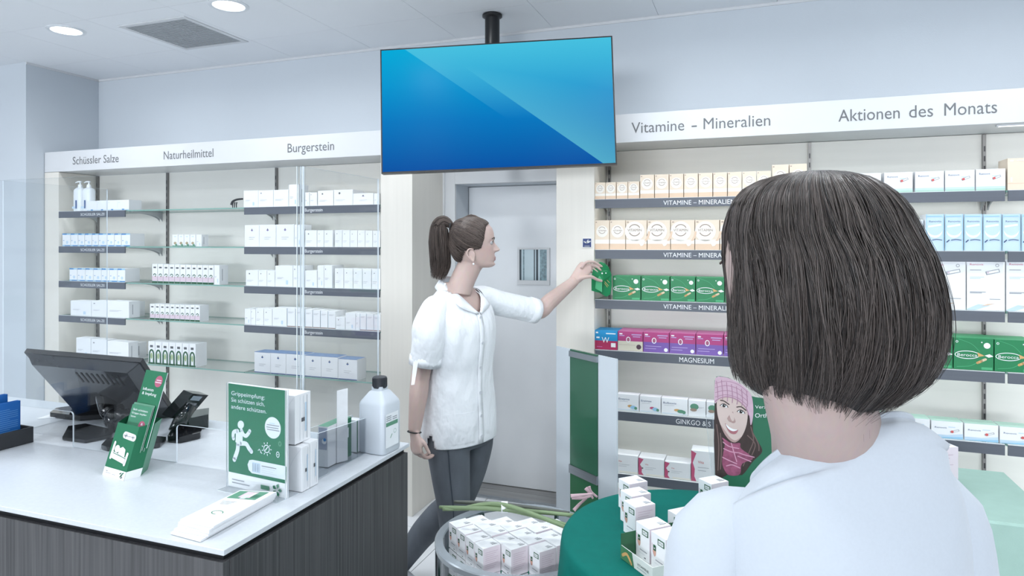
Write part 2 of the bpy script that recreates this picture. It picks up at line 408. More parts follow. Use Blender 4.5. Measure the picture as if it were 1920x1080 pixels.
def shelf(t, x0, x1, z, strip=True, text=None, glass=True, lit=False):
    m = MB(); g = GLASS if glass else LAM
    a, b, c, d = Vector((x0, FRONT + .006, z)), Vector((x1, FRONT + .006, z)), Vector((x1, YR - .002, z)), Vector((x0, YR - .002, z))
    m.slab([a, b, c, d], (0, 0, 1), .008, g, GEDGE if glass else LAM)
    s = m.build('shelf', t)
    for x in (x0 + .012, x1 - .012): bracket(s, x, z)
    if strip:
        MB().box(x0 + .004, FRONT - .004, z - .048, x1 - .004, FRONT + .004, z - .001, STRIP).box(x0 + .004, FRONT - .0045, z - .001, x1 - .004, FRONT + .006, z + .001, LAM).build('label_strip', s)
        if lit:  # added strip and lamp, hidden by the label, to brighten the rack
            MB().box(x0 + .02, FRONT + .008, z - .018, x1 - .02, FRONT + .016, z - .0085, SGLOW).build('light_strip', s)
            ld = bpy.data.lights.new('added_shelf_fill', 'AREA'); ld.shape = 'RECTANGLE'; ld.size = x1 - x0 - .04; ld.size_y = .012; ld.energy = SHELF_FILL_W * (x1 - x0); ld.color = LAMP_C
            lo = bpy.data.objects.new('added_shelf_fill', ld); COL.objects.link(lo); lo.parent = s; lo.location = Vector(((x0 + x1) / 2, FRONT + .014, z - .02)) - parent_loc(s); lo.rotation_euler = (math.radians(32), 0, 0)
    if text:
        st, pa, pb, hgt = text; mb = MB(); xa, xb = xr(pa, FRONT), xr(pb, FRONT)
        Flat(mb, (xa, FRONT - .004, z - .025 - hgt / 2), (1, 0, 0), (0, 0, 1)).text(st, 0, 0, hgt / .72, WPRINT, width=xb - xa)
        mb.build('lettering', s)
    return s
lr = thing('wall_rack', 'long cream wall rack with glass shelves behind the counter, left side', 'shelf', (-3.5, FRONT, 0))
MB().box(XL + .005, FRONT, 0, -4.885, YB - .002, 2.158, CREAM).build('side_panel', lr, bevel=0.0015)
bx = [-4.885, -4.152, -3.151, PILX0]
for i in range(3): MB().box(bx[i] + .001, YR, .0, bx[i + 1] - .001, YR + .02, 2.158, BACKP).build('back_panel', lr)
for x in (-4.873, -4.152, -3.151): rail(lr, x)
MB().box(-4.885, FRONT + .05, 0, PILX0, YR, .1, LAM).build('plinth', lr)
for i, z in enumerate(LZ):
    shelf(lr, -4.884, -4.21, z, i < 4, ('SCHÜSSLER SALZE', 152, 197, .019) if i < 4 else None, lit=i < 4)
    shelf(lr, -4.205, -3.165, z, False)
    shelf(lr, -3.16, PILX0 - .002, z, i < 4, ('Burgerstein', 572, 605, .022) if i < 4 else None, lit=i < 4)
rr = thing('wall_rack', 'long cream wall rack with grey label strips, right of the door', 'shelf', (.7, FRONT, 0))
rx = [PIRX1, .27, 1.046, 2.6]
for i in range(3): MB().box(rx[i] + .001, YR, 0, rx[i + 1] - .001, YR + .02, 2.158, BACKP).build('back_panel', rr)
for x in (-.792, .27, 1.046): rail(rr, x)
MB().box(PIRX1, FRONT + .05, 0, 2.6, YR, .1, LAM).build('plinth', rr)
VT = ('VITAMINE – MINERALIEN', 1244, 1378, .024)
for i, z in enumerate(RZ):
    shelf(rr, rx[0] + .002, rx[1] - .002, z, True, [VT, VT, VT, ('MAGNESIUM', 1273, 1338, .026), ('GINKGO & S', 1267, 1332, .026), None][i], lit=True)
    shelf(rr, rx[1] + .002, rx[2] - .002, z, True, None, lit=True)
    shelf(rr, rx[2] + .002, rx[3], z, True, None, lit=True)
def led(t, x0, x1):
    MB().box(x0, FRONT + .03, 2.152, x1, FRONT + .055, 2.1595, LAM).build('light_channel', t)
    s = MB().box(x0 + .01, FRONT + .034, 2.1505, x1 - .01, FRONT + .051, 2.152, SGLOW).build('light_strip', t)
    ld = bpy.data.lights.new('strip_light', 'AREA'); ld.shape = 'RECTANGLE'; ld.size = x1 - x0 - .02; ld.size_y = .02; ld.energy = LED_W * (x1 - x0); ld.color = LAMP_C
    lo = bpy.data.objects.new('strip_light', ld); COL.objects.link(lo); lo.parent = t; lo.location = Vector(((x0 + x1) / 2, FRONT + .042, 2.148)) - parent_loc(t); lo.rotation_euler = (math.radians(18), 0, 0)
led(rr, 1.02, 2.55)
# small blue pictogram plate on the right pillar
a, b = ony(1092.5, 464, FRONT), ony(1109.5, 447, FRONT)
mb = MB().box(a.x, FRONT - .004, a.z, b.x, FRONT - .0002, b.z, WPRINT); w = b.x - a.x
ft = Flat(mb, (a.x, FRONT - .004, a.z), (1, 0, 0), (0, 0, 1)); NAVY = M('navy_print', (38, 58, 112), 0.5)
ft.rect(.04 * w, .04 * w, .96 * w, .96 * w, NAVY); ft.stroke([(.2 * w, .62 * w), (.45 * w, .5 * w), (.62 * w, .78 * w)], .14 * w, WPRINT, 2); ft.stroke([(.45 * w, .5 * w), (.85 * w, .66 * w)], .14 * w, WPRINT, 2)
ft.rect(.2 * w, .1 * w, .8 * w, .2 * w, INK, 2)
tag(mb.build('wall_plate', loc=((a.x + b.x) / 2, FRONT, a.z)), 'small square navy blue pictogram plate on pillar beside the rack', 'sign')
# ================================================================== cartons on the racks
BLUE = M('print_blue', (70, 140, 200), 0.5); PBLUE = M('print_pale_blue', (196, 218, 236), 0.5); SKY = M('print_sky', (158, 204, 232), 0.5)
DBLUE = M('print_deep_blue', (62, 96, 150), 0.5)
PINK = M('print_pink', (200, 92, 128), 0.5); PPINK = M('print_pale_pink', (222, 202, 214), 0.55); RED = M('print_red', (206, 92, 92), 0.5)
BEIGE = M('print_beige', (232, 216, 196), 0.5, var=0.02); PEACH = M('print_peach', (226, 198, 172), 0.5); TAUPE = M('print_taupe', (160, 140, 126), 0.6); OFFW = M('print_offwhite', (243, 238, 230), 0.55)
EMER = M('print_emerald', (14, 124, 74), 0.45, var=0.05, scale=(14, 14, 14)); LEMER = M('print_light_emerald', (70, 168, 116), 0.5); GOLD = M('print_gold', (214, 168, 110), 0.5)
TEXTB = M('print_slate', (70, 92, 130), 0.6); MAG = M('print_magenta', (176, 62, 124), 0.5); LMAG = M('print_light_magenta', (198, 104, 160), 0.5); PURP = M('print_purple', (124, 92, 172), 0.5); LILAC = M('print_lilac', (186, 168, 214), 0.5)
CYAN = M('print_cyan', (16, 140, 196), 0.5); CRIM = M('print_crimson', (176, 46, 92), 0.5); SIDEG = M('card_side_grey', (214, 220, 226), 0.6)
PGRN2 = M('print_mint', (176, 210, 196), 0.5); DGREEN = M('print_dark_green', (40, 92, 62), 0.5)

def carton(w, h, d, design, var=0):
    body = {'emerald': EMER, 'cream': BEIGE, 'creamw': BEIGE, 'beige': BEIGE, 'mag': LMAG, 'magc': LMAG, 'bluew': CYAN}.get(design, WHITE)
    mb = MB(); mb.box(-w / 2, 0, 0, w / 2, d, h, body)
    f = Flat(mb, (-w / 2, 0, 0), (1, 0, 0), (0, 0, 1), (0, -1, 0))
    R = lambda a, b, c, e, m, l=1: f.rect(a * w, b * h, c * w, e * h, m, l)
    def bars(x, y, n=2, ln=.3, gap=.05, m=INK, th=.012):
        for i in range(n): R(x, y - gap * i, x + ln * (1 - .25 * (i % 2)), y - gap * i + th, m, 2)
    sd = Flat(mb, (w / 2, 0, 0), (0, 1, 0), (0, 0, 1), (1, 0, 0))          # right side of the box
    if design == 'plain':
        bars(.12, .42, 2, .35 + .1 * (var % 3)); 
        if var % 2: R(.14, .8, .24, .86, INK, 2)
        if var % 3 == 0: R(.62, .1, .74, .3, PBLUE, 2)
        sd.rect(.3 * d, .2 * h, .36 * d, .8 * h, INK)
    elif design == 'dot':
        f.disc(.3 * w, .78 * h, .05 * w, INKD, 2, 8); bars(.1, .35, 2, .5, .07); R(.1, .9, .9, .905, SIDEG, 1)
    elif design == 'brown':
        bars(.12, .8, 2, .7, .05); R(0, 0, 1, .04, M('print_brown', (150, 120, 110), 0.6)); R(.02, .04, .05, 1, PBLUE)
    elif design == 'bluestripe':
        R(0, .9, 1, 1, SKY); R(0, .9, .55, 1, BLUE, 2); R(0, 0, 1, .09, SKY); R(.3, 0, 1, .07, BLUE, 2); f.disc(.6 * w, .3 * h, .15 * w, PBLUE, 1, 12); R(.1, .42, .25, .46, BLUE, 2)
    elif design == 'lowblue':
        R(0, 0, 1, .1, PBLUE); R(.1, .75, .2, .8, PBLUE); R(.4, .02, .6, .14, BLUE, 2)
    elif design == 'arc':
        R(0, .12, 1, .36, PPINK); R(0, 0, 1, .1, DGREEN); R(.25, .78, .75, .86, INKD); f.ring(.5 * w, .4 * h, .3 * w, .12 * w, DGREEN, 2, 10, a0=0, a1=180); f.disc(.62 * w, .36 * h, .1 * w, M('print_moss', (110, 128, 88), 0.6), 3, 8)
    elif design == 'arcbig':
        R(0, 0, 1, .07, DGREEN); R(.25, .74, .7, .84, INKD); f.ring(.5 * w, .42 * h, .42 * w, .2 * w, DGREEN, 2, 14, a0=0, a1=180, ry=.24 * h); R(.08, .05, .3, .42, DGREEN, 2); R(.72, .05, .92, .42, DGREEN, 2); f.disc(.5 * w, .36 * h, .16 * w, M('print_sage', (168, 188, 140), 0.6), 3, 10, ry=.14 * h)
    elif design == 'herb':
        R(0, 0, 1, .08, PGREEN); R(.3, .8, .7, .86, PBLUE); f.disc(.5 * w, .28 * h, .26 * w, M('print_straw', (176, 160, 130), 0.6), 2, 10, ry=.12 * h); f.disc(.7 * w, .14 * h, .2 * w, PGREEN, 3, 8, ry=.08 * h)
    elif design in ('logo', 'logob'):
        c = DBLUE if design == 'logob' else M('print_mauve', (132, 118, 168), 0.6)
        f.poly([(.42 * w, .76 * h), (.5 * w, .70 * h), (.58 * w, .76 * h), (.5 * w, .79 * h)], c, 2); f.disc(.5 * w, .8 * h, .03 * w, INKD, 2, 8); bars(.3, .42, 2, .4, .08)
        if design == 'logob': R(0, .985, 1, 1, DBLUE); R(0, 0, 1, .04, DBLUE); mb.add([(-w / 2, 0, h + .0003), (w / 2, 0, h + .0003), (w / 2, d, h + .0003), (-w / 2, d, h + .0003)], [(0, 1, 2, 3)], M('print_dusk_blue', (120, 146, 186), 0.5))
    elif design in ('cream', 'creamw'):
        R(0, 0, 1, .2, PEACH); R(.0, .2, 1, .34, OFFW)
        cx, r = (.5, .36) if design == 'cream' else (.42, .36)
        rr_ = r * w if design == 'cream' else .3 * h
        f.disc(cx * w, .62 * h, rr_ * 1.12, OFFW, 1, 24); f.ring(cx * w, .66 * h, rr_ * .68, rr_ * .09, TAUPE, 3, 24, a0=25, a1=155); f.ring(cx * w, .66 * h, rr_ * .68, rr_ * .09, TAUPE, 3, 24, a0=205, a1=335)
        f.text('VITAMIN', cx * w, .62 * h, rr_ * .42, TAUPE, 3, align='C', width=rr_ * 1.6)
        R(.05, .92, .14, .95, TAUPE, 2)
        if design == 'creamw':
            f.ring(.42 * w, .62 * h, .52 * h, .07 * h, PEACH, 2, 24, a0=270, a1=360); f.poly([(.62 * w, .24 * h), (.72 * w, .12 * h), (.82 * w, .14 * h), (.95 * w, .30 * h), (.68 * w, .30 * h)], OFFW, 3)
        else: R(.6, .22, .85, .3, OFFW, 2)
    elif design == 'emerald':
        f.ring(.34 * w, .47 * h, .32 * w, .02 * w, WPRINT, 2, 28, ry=.13 * h); f.text('Berocca', .08 * w, .42 * h, .135 * h, WPRINT, 3, width=.5 * w)
        f.poly([(.6 * w, .56 * h), (.78 * w, .46 * h), (.62 * w, .42 * h)], GOLD, 3); f.poly([(.78 * w, .47 * h), (.9 * w, .52 * h), (1.0 * w, .45 * h), (.88 * w, .41 * h)], WPRINT, 3)
        f.stroke([(.12 * w, .96 * h), (.45 * w, .82 * h), (.66 * w, .58 * h)], .012 * w, LEMER, 2, 6); f.stroke([(.08 * w, .08 * h), (.4 * w, .12 * h), (.6 * w, .24 * h)], .016 * w, LEMER, 2, 6)
        f.stroke([(.6 * w, .23 * h), (.7 * w, .29 * h)], .07 * w, GOLD, 3); f.stroke([(.71 * w, .3 * h), (.8 * w, .35 * h)], .07 * w, M('print_tablet', (236, 214, 180), 0.5), 3)
        f.disc(.84 * w, .78 * h, .085 * w, WPRINT, 2); f.disc(.71 * w, .88 * h, .02 * w, WPRINT, 2, 8); f.ring(.08 * w, .88 * h, .035 * w, .014 * w, WPRINT, 2, 12); R(.7, .02, .97, .1, LEMER, 2)
        mb.add([(-w / 2, 0, h + .0003), (w / 2, 0, h + .0003), (w / 2, d, h + .0003), (-w / 2, d, h + .0003)], [(0, 1, 2, 3)], LEMER)
    elif design == 'bluew':
        R(0, 0, 1, .46, CRIM); f.text('W', .32 * w, .36 * h, .42 * h, WPRINT, 3, width=.32 * w); R(.06, .84, .16, .92, WPRINT); R(.5, .82, .92, .87, WPRINT); R(.08, .58, .22, .66, WPRINT); R(.72, .14, .92, .36, WPRINT, 2); R(.1, .12, .34, .16, LMAG, 2)
    elif design in ('mag', 'magc'):
        R(0, .5, 1, 1, MAG); R(0, 0, 1, .5, PURP if design == 'mag' else M('print_ecru', (222, 216, 198), 0.55))
        R(.06, .84, .18, .9, WPRINT, 2); R(.55, .82, .95, .87, LILAC, 2); R(.06, .76, .26, .8, LILAC, 2); R(.6, .72, .9, .76, LILAC, 2)
        f.ring(.42 * w, .58 * h, .09 * w, .03 * w, WPRINT, 3, 16, ry=.15 * h); f.disc(.42 * w, .58 * h, .04 * w, M('print_copper', (168, 100, 120), 0.5), 3, 10, ry=.07 * h)
        if design == 'mag': f.disc(.88 * w, .14 * h, .075 * w, WPRINT, 2, 12); R(.08, .28, .7, .31, LILAC, 2); R(.06, .16, .5, .19, LILAC, 2)
        else: f.disc(.84 * w, .22 * h, .1 * w, M('print_cocoa', (84, 62, 74), 0.5), 2, 10, ry=.13 * h); R(.04, .3, .7, .31, TAUPE, 2)
    elif design == 'leaf':
        f.text(['Enzyma', 'Enzimax', 'Bulboxia'][var % 3], .06 * w, .66 * h, .16 * h, TEXTB, 2, width=.5 * w); bars(.1, .56, 1, .4)
        f.disc(.6 * w, .3 * h, .12 * w, [GOLD, PINK, GOLD][var % 3], 2, 10, ry=.08 * h); f.disc(.74 * w, .24 * h, .14 * w, [SKY, SKY, PGREEN][var % 3], 3, 10, ry=.11 * h); f.disc(.86 * w, .2 * h, .07 * w, PGREEN, 4, 8); R(.03, .05, .97, .08, PBLUE)
    elif design == 'leafg':
        f.disc(.35 * w, .62 * h, .25 * w, PGREEN, 2, 12, ry=.2 * h); f.disc(.3 * w, .42 * h, .2 * w, TAUPE, 3, 10, ry=.1 * h); bars(.55, .6, 2, .35)
    elif design == 'pink':
        f.poly([(0, 0), (.2 * w, 0), (.12 * w, .16 * h), (.14 * w, .4 * h), (.06 * w, .6 * h), (.2 * w, .92 * h), (0, h)], PINK, 1); f.text('Vita', .26 * w, .6 * h, .12 * h, RED, 2); bars(.26, .46, 2, .42, .1); R(.3, 0, 1, .1, OFFW)
        if var: f.disc(.16 * w, .4 * h, .03 * w, INKD, 2, 8)
    elif design in ('tube', 'tubelow'):
        R(0, 0, 1, .2, PBLUE); R(0, 0, 1, .1, PGRN2 if design == 'tube' else SKY, 2)
        f.text('Renovit', .1 * w, .74 * h if design == 'tube' else .58 * h, .13 * h, TEXTB, 2, width=.38 * w); R(.54, .66, .76, .7, PBLUE, 2)
        c, q = (.7 * w, .6 * h) if design == 'tube' else (.74 * w, .45 * h)
        f.stroke([(c - .14 * w, q - .06 * h), (c + .14 * w, q + .08 * h)], .1 * h, INK, 2, round=False); f.stroke([(c - .11 * w, q - .045 * h), (c + .12 * w, q + .07 * h)], .06 * h, WPRINT, 3, round=False); f.disc(c - .08 * w, q - .03 * h, .05 * w, RED, 4, 8)
        if design == 'tubelow':
            f.poly([(0, .1 * h), (.5 * w, .2 * h), (w, .32 * h), (w, 0), (0, 0)], PBLUE, 3, 0); f.poly([(.0, .02 * h), (.5 * w, .1 * h), (w, .16 * h), (w, 0), (0, 0)], SKY, 4)
            mb.add([(-w / 2, 0, h + .0003), (w / 2, 0, h + .0003), (w / 2, d, h + .0003), (-w / 2, d, h + .0003)], [(0, 1, 2, 3)], PGRN2)
    elif design == 'tall':
        R(0, 0, 1, 1, PBLUE); f.disc(.5 * w, .55 * h, .42 * w, WPRINT, 2, 24, ry=.2 * h); f.disc(.5 * w, .62 * h, .44 * w, PBLUE, 3, 24, ry=.2 * h)
        f.text('Renovita', .16 * w, .78 * h, .07 * h, TEXTB, 4, width=.68 * w); f.stroke([(.12 * w, .66 * h), (.85 * w, .71 * h)], .05 * h, WPRINT, 4, round=False); R(.05, .93, .9, .96, SKY, 4)
        f.stroke([(.1 * w, .24 * h), (.22 * w, .29 * h)], .03 * h, TEXTB, 5); f.stroke([(.35 * w, .29 * h), (.6 * w, .31 * h), (.88 * w, .29 * h)], .022 * h, TEXTB, 5, 4); R(0, 0, .04, 1, SKY, 5); R(.96, 0, 1, 1, SKY, 5)
    elif design == 'wave':
        f.text('Renovit', .07 * w, .9 * h, .05 * h, PINK, 2, width=.36 * w); f.stroke([(.5 * w, .74 * h), (.86 * w, .8 * h)], .07 * h, INK, 2, round=False); f.stroke([(.53 * w, .748 * h), (.84 * w, .796 * h)], .045 * h, WPRINT, 3, round=False); f.disc(.56 * w, .755 * h, .03 * w, PPINK, 4, 8)
        f.ring(.8 * w, .9 * h, .05 * w, .015 * w, INK, 2, 12); bars(.08, .8, 1, .3); bars(.08, .66, 2, .38, .03, PBLUE); bars(.08, .36, 2, .42, .02); bars(.6, .22, 1, .28)
        f.poly([(.0, .02 * h), (.3 * w, .12 * h), (.62 * w, .1 * h), (.4 * w, .05 * h), (.2 * w, 0), (0, 0)], PBLUE, 2); f.poly([(.35 * w, .08 * h), (.55 * w, .13 * h), (.75 * w, .14 * h), (.55 * w, .1 * h)], PEACH, 3)
    elif design == 'beige':
        R(.08, .9, .2, .95, OFFW, 2); R(.3, .92, .8, .94, OFFW, 2); R(.0, .2, 1, .22, PEACH); R(.1, .26, .16, .4, OFFW)
    return mb

YBX = FRONT + .016
def row(items, z, design, desc, place, group, depth=.12, name='carton', Y=YBX):
    for i, it in enumerate(items):
        p0, p1, yt = it[:3]; Yi = it[3] if len(it) > 3 else Y
        x0, x1 = xr(p0, Yi), xr(p1, Yi); w = abs(x1 - x0) - .0012
        h = zr(yt, kd((p0 + p1) / 2, Yi)) - z - .0005
        mb = carton(w, h, depth, design, i)
        o = mb.build(name, loc=((x0 + x1) / 2, Yi, z + .0012), local=True)
        o.rotation_euler = (0, 0, random.uniform(-.004, .004))
        lab = f'{desc}, {ORD[i]}, {place}' if len(items) > 1 else f'{desc} {place}'
        tag(o, lab, 'box', group if len(items) > 1 else None)
def even(p0, p1, n, y0, y1=None, gap=.5):
    y1 = y0 if y1 is None else y1; w = (p1 - p0) / n
    return [(p0 + w * i + gap / 2, p0 + w * (i + 1) - gap / 2, y0 + (y1 - y0) * (i + .5) / n) for i in range(n)]
P1, P2, P3, P4, P5 = ['on left rack, %s shelf' % s for s in ('top', 'second', 'third', 'fourth', 'bottom')]
# left bay
row([(117, 129, 353, YBX + .12), (129.5, 144, 352, YBX + .12)], LZ[0], 'lowblue', 'upright white blue carton', P1, 'upright cartons behind the pump bottles', .1)
row([(163, 182, 377), (182, 201, 376), (201, 220, 375.5), (220, 242, 375)], LZ[0], 'lowblue', 'low white carton', P1, 'low white cartons top left', .105)
row([(x, y, 438) for x, y in zip([117, 132.5, 146.5, 159, 172.5, 184.5, 200.5, 214.5, 227.5], [132, 146, 158.5, 172, 184, 200, 214, 227, 244])], LZ[1], 'bluestripe', 'blue-edged carton', P2, 'blue-edged cartons on the second left shelf')
row(even(130, 235, 7, 503, 504), LZ[2], 'bluestripe', 'blue-edged carton', P3, 'blue-edged cartons on the third left shelf')
row([(132.5, 171, 564.5), (171.5, 200, 564.5), (200.5, 242, 565)], LZ[3], 'plain', 'wide white carton', P4 + ' front row', 'wide white cartons on the fourth left shelf', .09)
row([(191, 214, 566, YBX + .105), (215, 252, 566, YBX + .105)], LZ[3], 'plain', 'white carton in second row', P4, 'white cartons in the back row of the fourth left shelf', .09)
row([(143, 170, 634), (170.5, 200, 637), (200.5, 241, 641)], LZ[4], 'plain', 'big white carton', P5 + ' front row', 'big white cartons on the bottom left shelf', .08)
row([(190, 216, 640, YBX + .095), (217, 253, 643, YBX + .095)], LZ[4], 'plain', 'white carton in second row', P5, 'white cartons in the back row of the bottom left shelf', .1)
# middle bay
row(even(323, 367, 4, 440, 440), LZ[1], 'herb', 'tiny herbal carton', P2, 'tiny herbal cartons on the second middle shelf', .06)
row([(367.5, 378, 440)], LZ[1], 'plain', 'small pale grey carton right of tiny herbal cartons', P2, None, .06)
row(even(285, 401, 11, 495, 498), LZ[2], 'arc', 'green-arched carton', P3, 'green-arched cartons on the third middle shelf', .08)
row([(401.5, 411.5, 497.5)], LZ[2], 'plain', 'narrow grey carton ending the green-arched row', P3, None, .08)
row(even(281, 375, 10, 570, 573), LZ[3], 'arc', 'green-arched carton', P4, 'green-arched cartons on the fourth middle shelf', .08)
row(even(278, 367, 7, 640, 645.5), LZ[4], 'arcbig', 'large arched carton', P5, 'large green-arched cartons on the bottom middle shelf', .1)
# right bay
row([(457, 484, 357.5), (484.3, 512.5, 357), (513, 541, 356)], LZ[0], 'plain', 'broad white carton', P1, 'broad white cartons on the top right bay', .13)
row([(541.5, 560, 346)], LZ[0], 'plain', 'tall white carton beside acrylic screen corner', P1, None, .1)
row([(572, 580, 361), (580.6, 594.5, 361)], LZ[0], 'plain', 'narrow white carton', P1 + ' near Burgerstein', 'narrow white cartons top right bay', .1)
row([(596, 625, 357.5), (626, 661.5, 356)], LZ[0], 'dot', 'long white carton', P1, 'long white cartons top right bay', .12)
row([(662, 700, 362.5)], LZ[0], 'logo', 'lower long white carton near the pillar', P1, None, .12)
row([(701, 711, 363)], LZ[0], 'plain', 'slim white carton beside the pillar', P1, None, .1)
row([(459, 486, 422), (486.3, 517.6, 421.5), (518, 551.5, 421)], LZ[1], 'logo', 'tall emblem carton', P2, 'tall white emblem cartons on the second shelf', .13)
row([(552, 566, 421.5)], LZ[1], 'plain', 'narrow white carton behind screen corner', P2, None, .1)
row([(572, 594, 432), (594.6, 607, 432), (607.6, 624, 432)], LZ[1], 'dot', 'white carton', P2 + ' above Burgerstein label', 'white cartons above the second label', .1)
row(even(627.6, 713, 6, 431.5, 433), LZ[1], 'dot', 'narrow dotted carton', P2, 'narrow dotted cartons on the second shelf', .1)
row([(461, 484, 507), (484.4, 500.4, 507), (500.8, 515.4, 507.5)], LZ[2], 'dot', 'low white carton', P3, 'low white cartons on the third shelf', .1)
row([(516, 549, 498.5), (549.5, 566, 498.5)], LZ[2], 'plain', 'taller white carton', P3, 'taller white cartons on the third shelf', .12)
row([(572, 594.6, 507.5)], LZ[2], 'plain', 'squat white carton above the Burgerstein label', P3, None, .1)
row([(595.4, 607.2, 498), (607.6, 622.8, 498)], LZ[2], 'plain', 'upright plain carton', P3, 'upright plain cartons on the third shelf', .12)
row(even(627.4, 713.8, 5, 503.5, 504.5, .8), LZ[2], 'dot', 'dotted carton', P3 + ' near pillar', 'dotted cartons on the third shelf', .1)
row([(459, 470, 579), (470.3, 479.3, 580)], LZ[3], 'plain', 'slim white carton', P4, 'slim white cartons on the fourth shelf', .1)
row([(479.6, 494.2, 579), (494.6, 510.3, 579)], LZ[3], 'dot', 'brown-based dotted carton', P4, 'dotted cartons on the fourth shelf', .1)
row([(510.8, 537.7, 577.5)], LZ[3], 'plain', 'square white carton left of screen corner', P4, None, .1)
row([(538.6, 553.6, 578.5), (554.2, 566, 579)], LZ[3], 'brown', 'blue-edged upright carton', P4, 'blue-edged upright cartons on the fourth shelf', .1)
row([(572, 585.6, 580.5), (586.4, 600, 582), (600.8, 614.4, 583), (615, 629, 584)], LZ[3], 'brown', 'brown-based carton', P4, 'brown-based cartons on the fourth shelf', .12)
row([(629.5, 646.8, 595)], LZ[3], 'dot', 'short white carton between taller cartons', P4, None, .1)
row([(647.5, 666.6, 587), (667, 674.6, 588)], LZ[3], 'plain', 'pale carton', P4, 'pale cartons on the fourth shelf', .12)
row([(675, 686.5, 588), (687, 700.4, 589), (700.8, 713.8, 590)], LZ[3], 'brown', 'lined carton', P4 + ' by the pillar', 'lined cartons on the fourth shelf', .12)
row([(477, 507, 660.5), (507.3, 536, 662), (536.3, 571, 664), (571.3, 602, 667), (602.3, 633.6, 669), (634, 669.7, 673.5)], LZ[4], 'logob', 'tall blue-topped carton', P5, 'tall blue-topped cartons on the bottom shelf', .1)

Q1, Q2, Q3, Q4, Q5, Q6 = ['on right rack, %s shelf' % s for s in ('top', 'second', 'third', 'fourth', 'fifth', 'lowest')]
row([(1115.5, 1135, 342.5), (1135.3, 1155, 342), (1156, 1176.8, 341.5), (1177.5, 1198.8, 340.5)], RZ[0], 'cream', 'small cream carton', Q1, 'small cream cartons on the top right shelf')
row(even(1199.8, 1446, 9, 328.5, 320.5, 1), RZ[0], 'cream', 'tall cream carton', Q1, 'tall cream cartons on the top right shelf')
row([(1447.5, 1479, 309), (1480, 1513, 307.5)], RZ[0], 'cream', 'tallest cream carton', Q1 + ' behind the head', 'tallest cream cartons on the top right shelf')
row([(1115.5, 1142.5, 413.3), (1143.2, 1172.6, 413)], RZ[1], 'cream', 'upright cream carton', Q2, 'upright cream cartons on the second right shelf')
row([(1173.4, 1212.8, 413), (1213.8, 1256.8, 413), (1257.6, 1302.4, 412.8), (1303.2, 1349, 412.6), (1350, 1397, 412.4)], RZ[1], 'creamw', 'square cream carton', Q2, 'square cream cartons on the second right shelf')
row([(1148.6, 1201, 518), (1202.4, 1255.5, 519), (1257, 1303.5, 520), (1305, 1358, 521), (1359.5, 1413, 522)], RZ[2], 'emerald', 'emerald green carton', Q3 + ' left half', 'emerald green cartons on the third right shelf')
row([(1114.6, 1158, 620)], RZ[3], 'bluew', 'blue and crimson carton with a white W', Q4, None, .14)
row([(1158.6, 1205.4, 622)], RZ[3], 'magc', 'pink and ecru carton beside the blue one', Q4, None, .16)
row([(1206.2, 1254.6, 623.5), (1255.4, 1304.2, 625.5), (1305, 1356, 627.5), (1357, 1408, 629.5)], RZ[3], 'mag', 'magenta and purple carton', Q4, 'magenta and purple cartons on the fourth right shelf', .16)
row([(1157, 1198, 740), (1199.2, 1239, 744), (1240, 1289.6, 748)], RZ[4], 'leaf', 'white leaf-print carton', Q5 + ' left end', 'white leaf-print cartons on the fifth right shelf', .06)
row([(1290.4, 1323.4, 752), (1324.4, 1356, 755)], RZ[4], 'leafg', 'white carton with green picture', Q5, 'white cartons with green picture', .06)
row([(1147, 1196, 853.5), (1197, 1245.2, 860.5), (1246, 1295, 868)], RZ[5], 'pink', 'pink-edged white carton', Q6, 'pink-edged cartons on the lowest right shelf', .1)
row([(1295.8, 1345, 847)], RZ[5], 'pink', 'bigger pink-edged carton at the end of the row', Q6, None, .1)
row([(1600, 1652, 325), (1657.7, 1711.5, 323.3), (1715.7, 1770, 321.5), (1772, 1827.7, 319.5), (1829.5, 1885.5, 317)], RZ[0], 'tube', 'white carton with stamped tube print', Q1, 'stamped white cartons on the top right shelf')
row([(1889, 1945, 296.5)], RZ[0], 'beige', 'big plain beige carton at the right picture edge', Q1, None)
row(even(1735, 1950, 6, 402, 401.5, 1.6), RZ[1], 'tall', 'tall pale blue carton', Q2, 'tall pale blue cartons on the second right shelf')
row([(1738, 1810.8, 489), (1812.6, 1884.4, 488.5), (1886.4, 1960, 488)], RZ[2], 'wave', 'very large white carton', Q3 + ' right half', 'very large white cartons on the third right shelf')
row([(1712, 1786.4, 630.5), (1788, 1863, 634.5), (1864.6, 1942, 638.5)], RZ[3], 'emerald', 'wide emerald green carton', Q4, 'wide emerald green cartons on the fourth right shelf', .16)
row([(1652, 1698, 780), (1699.2, 1743.8, 785), (1746, 1805.8, 790.5), (1808, 1872, 796), (1874.4, 1940, 802)], RZ[4], 'tubelow', 'pale blue green-topped carton', Q5, 'pale blue green-topped cartons on the fifth right shelf', .09)

